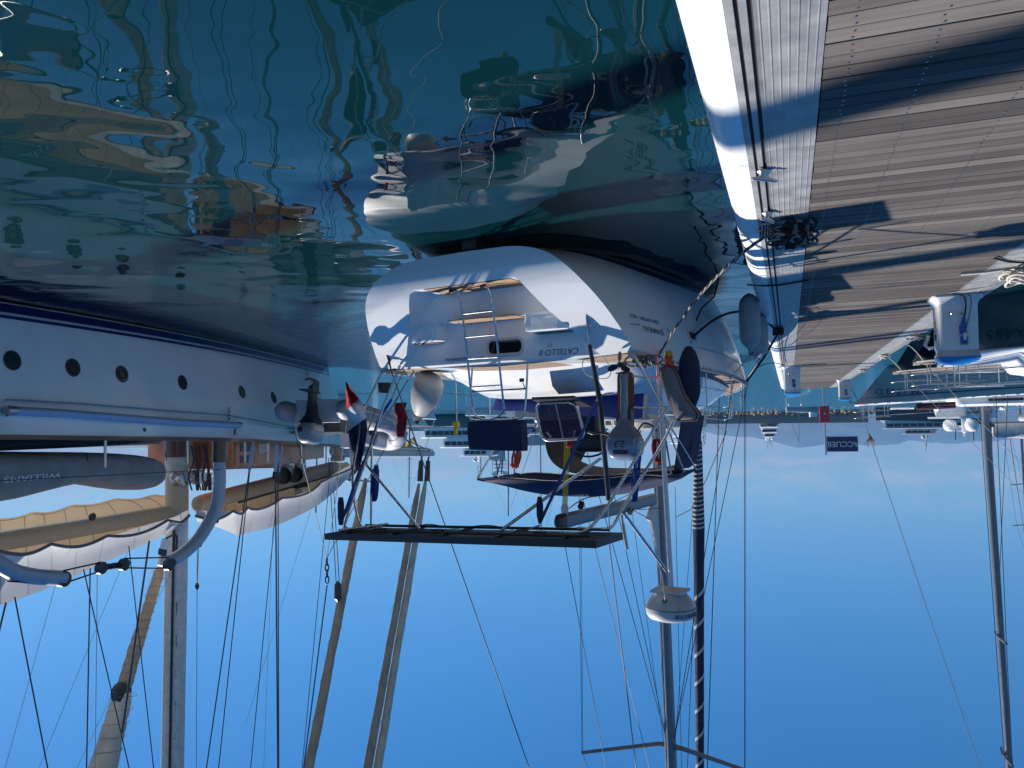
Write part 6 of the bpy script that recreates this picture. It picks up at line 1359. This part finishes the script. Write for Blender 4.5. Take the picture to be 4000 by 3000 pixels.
mt['dk_white'] = mat('white_deck', (.80, .80, .80), .5, var=.04)
mt['wood_grey'] = mat('weathered_wood', (.25, .22, .18), .8, var=.3)
# --- motor boat with the registration, bow over the pontoon edge
F = Frame(DK(-3.0, 18.6, 0), A_IN); L, bm_, fu = 7.5, 3.0, .70
t = boat_thing('motor_boat', 'dark grey motor boat lettered T A435 with white deck, behind the big pedestal', 'motor boat', F)
loft(F, L, bm_, 1.16, 1.04, mat('hull_slate', (.12, .16, .17), .25, coat=.4, var=.2, vscale=3), t, fu, .5)
q = MB()
q.grid(lambda u, v: F(lerp(-1, 1, v)*(half(L, bm_, fu, lerp(-L, -.05, u))+.015), lerp(-L, -.02, u), sheer(L, 1.16, 1.04, lerp(-L, 0, u))+.012+.22*(1-abs(2*v-1)**2)), 20, 8); q.build('deck', 'dk_white', t, 60)
for k in (-1, 1):
    MB().tube([F(k*(half(L, bm_, fu, f)+.03), f, sheer(L, 1.16, 1.04, f)-.0) for f in [-L+L*.995*i/20 for i in range(21)]], .035, 8).build('gunwale', 'dk_white', t, 60)
cab = rings(MB(), [[F(p.x, p.y-3.6, z) for p in rbox_ring(w, d, .25, 0)] for z, w, d in ((1.12, 2.2, 4.6), (1.52, 2.05, 4.2), (1.62, 1.8, 3.6))]).build('cabin_top', 'dk_white', t, 40)
for x in (-2.2, -3.4, -4.6): MB().box((1.085, x, 1.38), (.02, .7, .14), F).build('cabin_window', 'glass', cab)
rails(F, t, L, bm_, fu, 1.18, 1.08, 5, .62)
_c = F(half(L, bm_, fu, -1.15)+.0, -1.15, .72)
xd = (F(half(L, bm_, fu, -.7), -.7, 0)-F(half(L, bm_, fu, -1.6), -1.6, 0)).normalized(); nn = xd.cross(V((0, 0, 1)))
text('T A435', 'lettering', 'inkk', t, F(half(L, bm_, fu, -1.25)+.03, -1.25, .74), xd, (0, 0, 1), .19, .01, sx=1.3)
MB().tube([F(.30, -.3, .95), F(.05, .12, .98), F(-.02, .18, .9), F(0, .1, .7)], .04, 8).build('bow_roller', 'steel', t, 60)
line('bow_line', sag(F(.1, -.2, 1.1), DK(-2.72, 15.4, HD+.06), .1), .016, 'ropew', 'white twisted bow line from the dark motor boat to the pontoon edge', 'mooring line')
# cleats and line heaps along the left edge
for k, (ff, lb) in enumerate(((11.3, 'white rope heaped on a cleat at the left pontoon edge, nearest heap'), (19.6, 'white rope heap on the left edge just beyond the big pedestal'), (25.5, 'pale rope heap on the left edge, halfway to the far pedestal'), (33.0, 'farthest pale rope heap on the left edge'))):
    p = DK(-2.80, ff, HD+.01); q = MB()
    for j in range(9 if k == 0 else 6):
        rx = random.uniform(.06, .13); ox, oy = random.uniform(-.08, .08), random.uniform(-.12, .12)
        q.tube([p+DK.b*(ox+rx*math.cos(s))+DK.f*(oy+rx*1.5*math.sin(s))+V((0, 0, .02+.02*j+.02*math.sin(2*s))) for s in [2*math.pi*i/14 for i in range(14)]], .017, 6, closed=True)
    if k == 0: q.tube(spline([p+DK.b*.05, p+DK.b*.35+DK.f*.02+V((0, 0, .02)), p+DK.b*.62+DK.f*.08+V((0, 0, .015))]), .020, 7)
    solo(q, 'rope_heap', 'ropew', p, lb, 'rope', 'rope heaps along the left pontoon edge', 80)
line('loose_line', spline([DK(-2.35, 10.4, HD+.02), DK(-2.6, 10.75, HD+.02), DK(-2.85, 10.8, HD+.02), DK(-3.1, 10.7, HD-.1)]), .013, 'rope', 'black line lying over the left ribbed edge near the picture border', 'rope')
# --- dark hulled boats between
for k, (ff, L, zb, hm_, lb) in enumerate(((22.8, 9.0, 1.0, 'hnavy', 'navy hulled sailing boat moored bow to, next beyond the white decked motor boat'), (27.0, 10.0, 1.02, 'hdark', 'dark grey hulled sailing boat moored bow to, last before the grey boat lettered 1743'))):
    F = Frame(DK(-3.12, ff, 0), A_IN); t = boat_thing('sailing_boat', lb, 'sailing boat', F)
    loft(F, L, 3.0, zb, zb-.25, hm_, t, .58, .9)
    MB().grid(lambda u, v: F(lerp(-1, 1, v)*(half(L, 3.0, .58, lerp(-L, -.05, u))+.01), lerp(-L, -.02, u), sheer(L, zb, zb-.25, lerp(-L, 0, u))+.015+.08*(1-abs(2*v-1)**2)), 16, 6).build('deck', 'wood_grey', t, 60)
    for kk in (-1, 1): MB().tube([F(kk*(half(L, 3.0, .58, f)+.012), f, sheer(L, zb, zb-.25, f)) for f in [-L+L*.99*i/20 for i in range(21)]], .022, 6).build('rub_rail', 'dirtyw', t, 60)
    cb_ = rings(MB(), [[F(p.x, p.y-5.2, z) for p in rbox_ring(w, d, .3, 0)] for z, w, d in ((zb-.1, 1.9, 4.0), (zb+.18, 1.75, 3.7), (zb+.24, 1.5, 3.2))]).build('cabin_top', 'dk_white', t, 40)
    rails(F, t, L, 3.0, .58, zb, zb-.25, 5, .58)
    sail_rig(F, t, -9.2 if k else -8.8, zb+.2, 11, .07, beam=3, L=L, boomlen=0, roll=False)
    line('bow_line', sag(F(.1, -.3, zb+.06), DK(-2.78, ff-1.6, HD+.08), .08), .012, 'ropew', ['pale bow line of the navy hulled sailing boat', 'pale bow line of the dark grey hulled sailing boat'][k], 'mooring line')
# --- grey boat lettered 1743
F = Frame(DK(-3.05, 41.4, 0), A_IN); L, bm_, fu = 12.5, 3.7, .52
t = boat_thing('sailing_boat', 'light grey sailing boat with blue line and 1743 on its bow, beyond the far pedestal', 'sailing boat', F)
loft(F, L, bm_, 1.84, 1.42, 'hgrey', t, fu, 1.9)
for k in (-1, 1):
    MB().tube([F(k*(half(L, bm_, fu, f)+.006), f, sheer(L, 1.84, 1.42, f)-.27-.0) for f in [-L+.2+(L-.6)*i/24 for i in range(25)]], .026, 6).build('blue_line', 'ink', t, 60)
    q = MB()
    for i in range(20): f = -.9-.56*i; q.box((k*(half(L, bm_, fu, f)-.03), f, sheer(L, 1.84, 1.42, f)+.02), (.05, .16, .05), F)
    q.build('toe_rail_blocks', 'dk_white', t, 30, kind='stuff')
MB().grid(lambda u, v: F(lerp(-1, 1, v)*(half(L, bm_, fu, lerp(-L, -.05, u))+.005), lerp(-L, -.02, u), sheer(L, 1.84, 1.42, lerp(-L, 0, u))+.012+.08*(1-abs(2*v-1)**2)), 16, 6).build('deck', 'dk_white', t, 60)
cb_ = rings(MB(), [[F(p.x*(1 if p.y < 0 else .75), p.y-7.2, z) for p in rbox_ring(w, d, .5, 0)] for z, w, d in ((1.5, 2.4, 6.6), (1.95, 2.2, 6.0), (2.05, 1.8, 5.2))]).build('cabin_top', 'dk_white', t, 40)
for x in (-6.2, -8.2): rings(MB(), [[F(1.12+o, x+p.x, 1.78+p.y) for p in rbox_ring(1.4, .12, .05, 0)] for o in (-.05, .015)]).build('cabin_window', 'glass', cb_)
xd = (F(half(L, bm_, fu, -1.2), -1.2, 0)-F(half(L, bm_, fu, -3.0), -3.0, 0)).normalized()
for wd_s, fo in (('1', -3.02), ('IM', -2.62), ('1743', -1.78), ('D', -1.02)): text(wd_s, 'lettering', 'ink', t, F(half(L, bm_, fu, -2.05)-.03, -2.05, 1.12)+xd*(fo+2.05), xd, (0, 0, 1), .29, .014, sx=1.15)
rails(F, t, L, bm_, fu, 1.86, 1.46, 6, .6)
sail_rig(F, t, -5.6, 1.9, 21.5, .18, beam=3.6, L=L, boomlen=4.5, roll=False)
MB().tube([F(0, .25, 1.72), F(0, -.1, 1.80), F(0, -.6, 1.92)], .07, 8).build('bow_roller', 'steel', t, 60)
MB().tube([F(.9, -2.6, 2.02), F(1.05, -4.2, 1.98)], .16, 12).build('rolled_cover', 'maroon', t, 60); MB().tube([F(.75, -1.5, 2.0), F(.9, -2.5, 2.0)], .13, 12).build('rolled_cover', 'dk_white', t, 60)
line('bow_line', sag(F(.1, -.2, 1.8), DK(-2.75, 42.9, HD+.08), .15), .016, 'rope', 'dark bow line of the grey boat lettered 1743', 'mooring line')
p = F(0, -.1, 1.5).lerp(F(0, -5.9, 23.4), .09); q = MB()
for k in range(26): a = random.random()*6.28; q.tube([p+V((0, 0, random.uniform(-.2, .1))), p+V((math.cos(a)*.22, math.sin(a)*.22, random.uniform(.1, .5)))], .012, 4)
solo(q, 'rope_tassel', 'wood_grey', p, 'frayed rope tassel tied on the forestay of the grey boat', 'rope', ang=180)
# --- big grey hulled boat ahead, bow towards us, with a striped navy furled sail
F = Frame((-7.35, 30.0, 0), math.radians(172)); L, bm_, fu = 14, 4.2, .5
t = boat_thing('sailing_boat', 'grey sailing boat ahead, with a navy furled sail wound in white tape', 'sailing boat', F)
loft(F, L, bm_, 2.75, 2.1, 'hgrey', t, fu, 1.4)
cb_ = rings(MB(), [[F(p.x, p.y-7.4, z) for p in rbox_ring(w, d, .5, 0)] for z, w, d in ((2.2, 2.6, 6.6), (2.75, 2.4, 6.0), (2.85, 2.0, 5.2))]).build('cabin_top', 'creampaint', t, 40)
for k in (-1, 1):
    for x in (-5.8, -7.6, -9.2): MB().box((k*1.24, x, 2.5), (.05, 1.0, .22), F).build('cabin_window', 'glass', cb_)
rails(F, t, L, bm_, fu, 2.75, 2.15, 6, .6)
ga, gb = on_d(2727, 1690, 30.6), on_d(2734, 3000, 33.5)
gb = gb+(gb-ga)*.35
s_ = MB().tube([ga, ga.lerp(gb, .02), ga.lerp(gb, .2), ga.lerp(gb, .3), gb], [.06, .15, .24, .21, .15], 14).build('furled_genoa', 'furln', t, 60)
def stripes(t0, t1, n_, rad0, rad1, name):
    q = MB(); a, b = ga.lerp(gb, t0), ga.lerp(gb, t1); N_ = n_*14; ax_ = (b-a).normalized(); u0 = ax_.orthogonal().normalized(); w0 = ax_.cross(u0); prev = None
    th = (b-a).length/n_*.36 if n_ > 12 else .16
    for i in range(N_+1):
        s = 2*math.pi*i/14; rad = lerp(rad0, rad1, i/N_)+.006; c = a.lerp(b, i/N_)+(u0*math.cos(s)+w0*math.sin(s))*rad; q.v += [c-ax_*th/2, c+ax_*th/2]
        if i: k = len(q.v)-4; q.f.append((k, k+1, k+3, k+2)); q.mi.append(0)
    return q.build(name, 'ropew', s_, 60)
stripes(.02, .2, 19, .15, .24, 'white_tape'); stripes(.30, 1.0, 11, .21, .15, 'white_tape')
T_ = F(0, -4.9, 19)
MB().tube([F(0, -4.5, 2.4), T_], [.12, .09], 12).build('mast', 'mast', t, 60)
for k in (-1, 1): part_tube('shroud', [F(k*1.9, -4.9, 2.3), T_], .012, 'wire', t, 5)
# --- far vessels
def motor_yacht(name, label, cat, x, d, hd, L, beam, zb, tiers, hullm, topm='dk_white', mastspec=None, y=1640, group=None, rake=2.0):
    p = on_d(x, y, d); F = Frame((p.x, p.y, 0), hd); F.o = F.o+F.f*(L*.5)
    t = boat_thing(name, label, cat, F, group); loft(F, L, beam, zb, zb*.68, hullm, t, .6, rake)
    MB().grid(lambda u, v: F(lerp(-1, 1, v)*(half(L, beam, .6, lerp(-L, -.05, u))-.05), lerp(-L, -.02, u), sheer(L, zb, zb*.68, lerp(-L, 0, u))+.1), 10, 2).build('deck', topm, t, 60)
    z = zb*.72
    for (f0, f1, w, h, nw) in tiers:
        tb = MB().hexa([F(-w/2, -f1*L, z), F(w/2, -f1*L, z), F(w/2, -f0*L, z), F(-w/2, -f0*L, z), F(-w*.46, -f1*L+.3, z+h), F(w*.46, -f1*L+.3, z+h), F(w*.46, -f0*L-h*.8, z+h), F(-w*.46, -f0*L-h*.8, z+h)]).build('deck_house', topm, t, 30)
        rf = MB().hexa([F(-w*.52, -f1*L-.8, z+h+.01), F(w*.52, -f1*L-.8, z+h+.01), F(w*.50, -f0*L-h*.5, z+h+.01), F(-w*.50, -f0*L-h*.5, z+h+.01), F(-w*.5, -f1*L-.8, z+h+.2), F(w*.5, -f1*L-.8, z+h+.2), F(w*.46, -f0*L-h*.8, z+h+.2), F(-w*.46, -f0*L-h*.8, z+h+.2)]).build('roof', topm, tb, 30)
        for k in (-1, 1):
            span = (f1-f0)*L-h-1.0
            for i in range(nw):
                fa2 = -f1*L+.6+span*i/nw; fb3 = fa2+span/nw*.86
                MB().hexa([F(k*w*.475, fa2, z+h*.38), F(k*w*.50, fa2, z+h*.38), F(k*w*.50, fb3, z+h*.38), F(k*w*.475, fb3, z+h*.38), F(k*w*.465, fa2, z+h*.80), F(k*w*.485, fa2, z+h*.80), F(k*w*.485, fb3, z+h*.80), F(k*w*.465, fb3, z+h*.80)]).build('window', 'glass', tb)
        MB().hexa([F(-w*.42, -f0*L-.15*h, z+h*.38), F(w*.42, -f0*L-.15*h, z+h*.38), F(w*.42, -f0*L-.28*h+.12, z+h*.38), F(-w*.42, -f0*L-.28*h+.12, z+h*.38), F(-w*.40, -f0*L-.62*h, z+h*.82), F(w*.40, -f0*L-.62*h, z+h*.82), F(w*.40, -f0*L-.62*h+.14, z+h*.82), F(-w*.40, -f0*L-.62*h+.14, z+h*.82)]).build('windscreen', 'glass', tb)
        z += h+.2
    if mastspec:
        f, h = mastspec; ms = MB().tube([F(-.3, -f*L, z), F(0, -f*L-.4, z+h)], [.28, .10], 8).tube([F(.3, -f*L, z), F(0, -f*L-.4, z+h*.8)], .2, 8).build('radar_mast', topm, t, 60)
        for k in (-1, 1):
            MB().lathe([(.25, 0), (.55, .2), (.62, .6), (.5, 1.0), (.2, 1.2)], 14, lambda a, b, c: F(k*1.1+a, -f*L-1+b, z+.1+c)).build('radome', topm, ms, 50)
            part_tube('whip', [F(k*.9, -f*L-.4, z+h*.45), F(k*.9, -f*L-.4, z+h*1.2)], .05, 'wire', ms, 5)
        for hh in (.45, .7): MB().box((0, -f*L-.2, z+h*hh), (2.2, .25, .15), F).build('crosstree', topm, ms)
    return t, F, z
motor_yacht('motor_yacht', 'large white motor yacht with teal hull across the harbour behind the stern rail', 'yacht', 1890, 185, math.radians(112), 48, 9, 4.2, ((.25, .80, 7.4, 2.5, 14), (.33, .70, 6.2, 2.2, 9), (.42, .60, 4.5, 1.9, 4)), 'hteal', mastspec=(.52, 5.0))
motor_yacht('motor_yacht', 'white motor yacht with dark cabin windows seen under the cream awnings', 'yacht', 900, 60, math.radians(96), 22, 5.4, 2.8, ((.25, .85, 4.6, 1.5, 7), (.40, .72, 3.8, 1.2, 4)), 'white', mastspec=(.55, 1.6))
motor_yacht('motor_yacht', 'green hulled trawler yacht with white upperworks motoring in front of the hills', 'yacht', 3003, 320, math.radians(200), 26, 9.5, 5.6, ((.22, .80, 7.5, 2.2, 6), (.35, .75, 6.4, 2.0, 5), (.42, .66, 4.6, 1.6, 3)), 'hgreen', mastspec=(.5, 4.0))
motor_yacht('motor_yacht', 'long navy superyacht with white roof edge and a square mast tower', 'yacht', 3640, 230, math.radians(118), 30, 7, 5.6, ((.12, .92, 6.2, 2.3, 10), (.45, .75, 4.6, 1.5, 4)), 'hnavy', 'dirtyw', mastspec=(.55, 4.2))
motor_yacht('motor_yacht', 'small red and white ship near the end of the breakwater', 'ship', 3458, 560, math.radians(190), 26, 7, 3.0, ((.3, .8, 5.4, 2.0, 3), (.4, .7, 4.2, 1.8, 2)), mat('ship_red', (.35, .05, .05), .5), mastspec=(.5, 3.5))
motor_yacht('motor_yacht', 'white motor yacht half hidden behind the yacht bowsprit net', 'yacht', 1380, 150, math.radians(75), 30, 7, 3.4, ((.25, .85, 5.6, 2.0, 9), (.38, .7, 4.6, 1.7, 5)), 'white', mastspec=(.5, 4))
motor_yacht('motor_yacht', 'dark hulled motor yacht behind the arch on the port side', 'yacht', 2240, 210, math.radians(100), 34, 8, 4.6, ((.2, .85, 6.4, 2.2, 10), (.4, .7, 4.8, 1.6, 5)), 'hdark', mastspec=(.55, 6.0))
motor_yacht('motor_yacht', 'small white motor boat behind the thick grey mast of the boat lettered 1743', 'motor boat', 3800, 78, math.radians(60), 12, 3.8, 2.0, ((.3, .85, 3.2, 1.2, 5),), 'white', mastspec=(.6, 1.8))
# grey ship with a lattice mast behind the bag
p = on_d(1948, 1655, 260); F = Frame((p.x, p.y, 0), math.radians(80)); t = thing('grey_ship', 'grey ship whose lattice mast with two white domes shows above the navy bag', 'ship', F.o, F.ang)
F2 = Frame(F.o+F.f*30, F.ang); loft(F2, 60, 10, 5.5, 4.4, 'hgrey', t, .6, 2)
MB().box((0, 0, 7.6), (8, 30, 5), F).build('deck_house', 'hgrey', t); MB().box((0, -1, 12.3), (5.5, 5.2, 4.6), F).build('mast_house', 'hgrey', t)
q = MB()
for x, y in ((-1, -1.2), (1, -1.2), (1, 1.2), (-1, 1.2)): q.tube([F(x, y, 14), F(x*.5, y*.5, 19.5)], .16, 6)
for z in (15, 16.2, 17.4, 18.6): q.box((0, 0, z), (1.8-(z-15)*.2, 4.4-(z-15)*.4, .22), F)
mm = q.build('lattice_mast', 'mast', t)
for y in (-1.9, 1.9): MB().lathe([(.5, 0), (.95, .5), (1.05, 1.1), (.8, 1.8), (.2, 2.1)], 14, lambda a, b, z, y=y: F(a, y+b, 18.7+z)).build('radome', 'dk_white', mm, 50)
for y in (-2.4, 2.2, 3.2): part_tube('whip', [F(0, y, 14.5), F(0, y, 21)], .07, 'wire', mm, 5)
# far sailing boats: hull, cabin, mast and wires
SH = [(1986, 120, 12, 15.2, 95, 'far white sailing boat with a tall thin mast above the navy bag', 1), (2110, 150, 16, 25, 70, 'far sailing boat with the tallest mast, behind the bimini', 1), (1600, 130, 11, 13, 60, 'far sailing boat whose mast stands behind the arch post', 1),
      (3985, 62, 11, 13, 20, 'white sailing boat beside the small white motor boat, near the picture border', 1), (4060, 95, 12, 14, 10, 'white sailing boat cut by the picture border behind the grey boat', 1), (1240, 110, 11, 13, 80, 'white sailing boat behind the yacht bow', 1)]
for x, d, L, h, hd, lb, _ in SH:
    p = on_d(x, 1640, d); F = Frame((p.x, p.y, 0), math.radians(hd)); F.o = F.o+F.f*(L*.45)
    t = boat_thing('sailing_boat', lb, 'sailing boat', F, 'sailing boats moored far off')
    loft(F, L, L*.3, 1.5, 1.1, 'white', t, .5, 1.0)
    cb_ = MB().hexa([F(-.9, -L*.75, 1.2), F(.9, -L*.75, 1.2), F(.7, -L*.3, 1.3), F(-.7, -L*.3, 1.3), F(-.75, -L*.74, 1.8), F(.75, -L*.74, 1.8), F(.5, -L*.34, 1.7), F(-.5, -L*.34, 1.7)]).build('cabin_top', 'dk_white', t)
    for k in (-1, 1): MB().box((k*.82, -L*.55, 1.55), (.1, L*.22, .16), F).build('cabin_window', 'glass', cb_)
    sail_rig(F, t, -L*.45, 1.6, h, .11, beam=L*.3, L=L, boomlen=L*.36)
# centre console boat with a whip mast in front of the breakwater
p = on_d(3147, 1640, 190); F = Frame((p.x, p.y, 0), math.radians(100)); t = thing('fishing_boat', 'small grey fishing boat with white cabin and a thin mast before the breakwater', 'fishing boat', F.o, F.ang)
F2 = Frame(F.o+F.f*4.5, F.ang); loft(F2, 9, 2.8, 1.5, 1.0, 'hgrey', t, .6, .8)
MB().hexa([F(-.8, 1.0, 1.0), F(.8, 1.0, 1.0), F(.8, 2.9, 1.0), F(-.8, 2.9, 1.0), F(-.7, 1.0, 2.4), F(.7, 1.0, 2.4), F(.6, 2.5, 2.4), F(-.6, 2.5, 2.4)]).build('cabin', 'dk_white', t)
MB().tube([F(0, -1.5, 1), F(0, -1.7, 8.6)], [.07, .04], 8).build('mast', 'mast', t); part_tube('stay', [F(0, -1.7, 8.6), F(0, -4.3, 1.0)], .04, 'wire', t, 5)
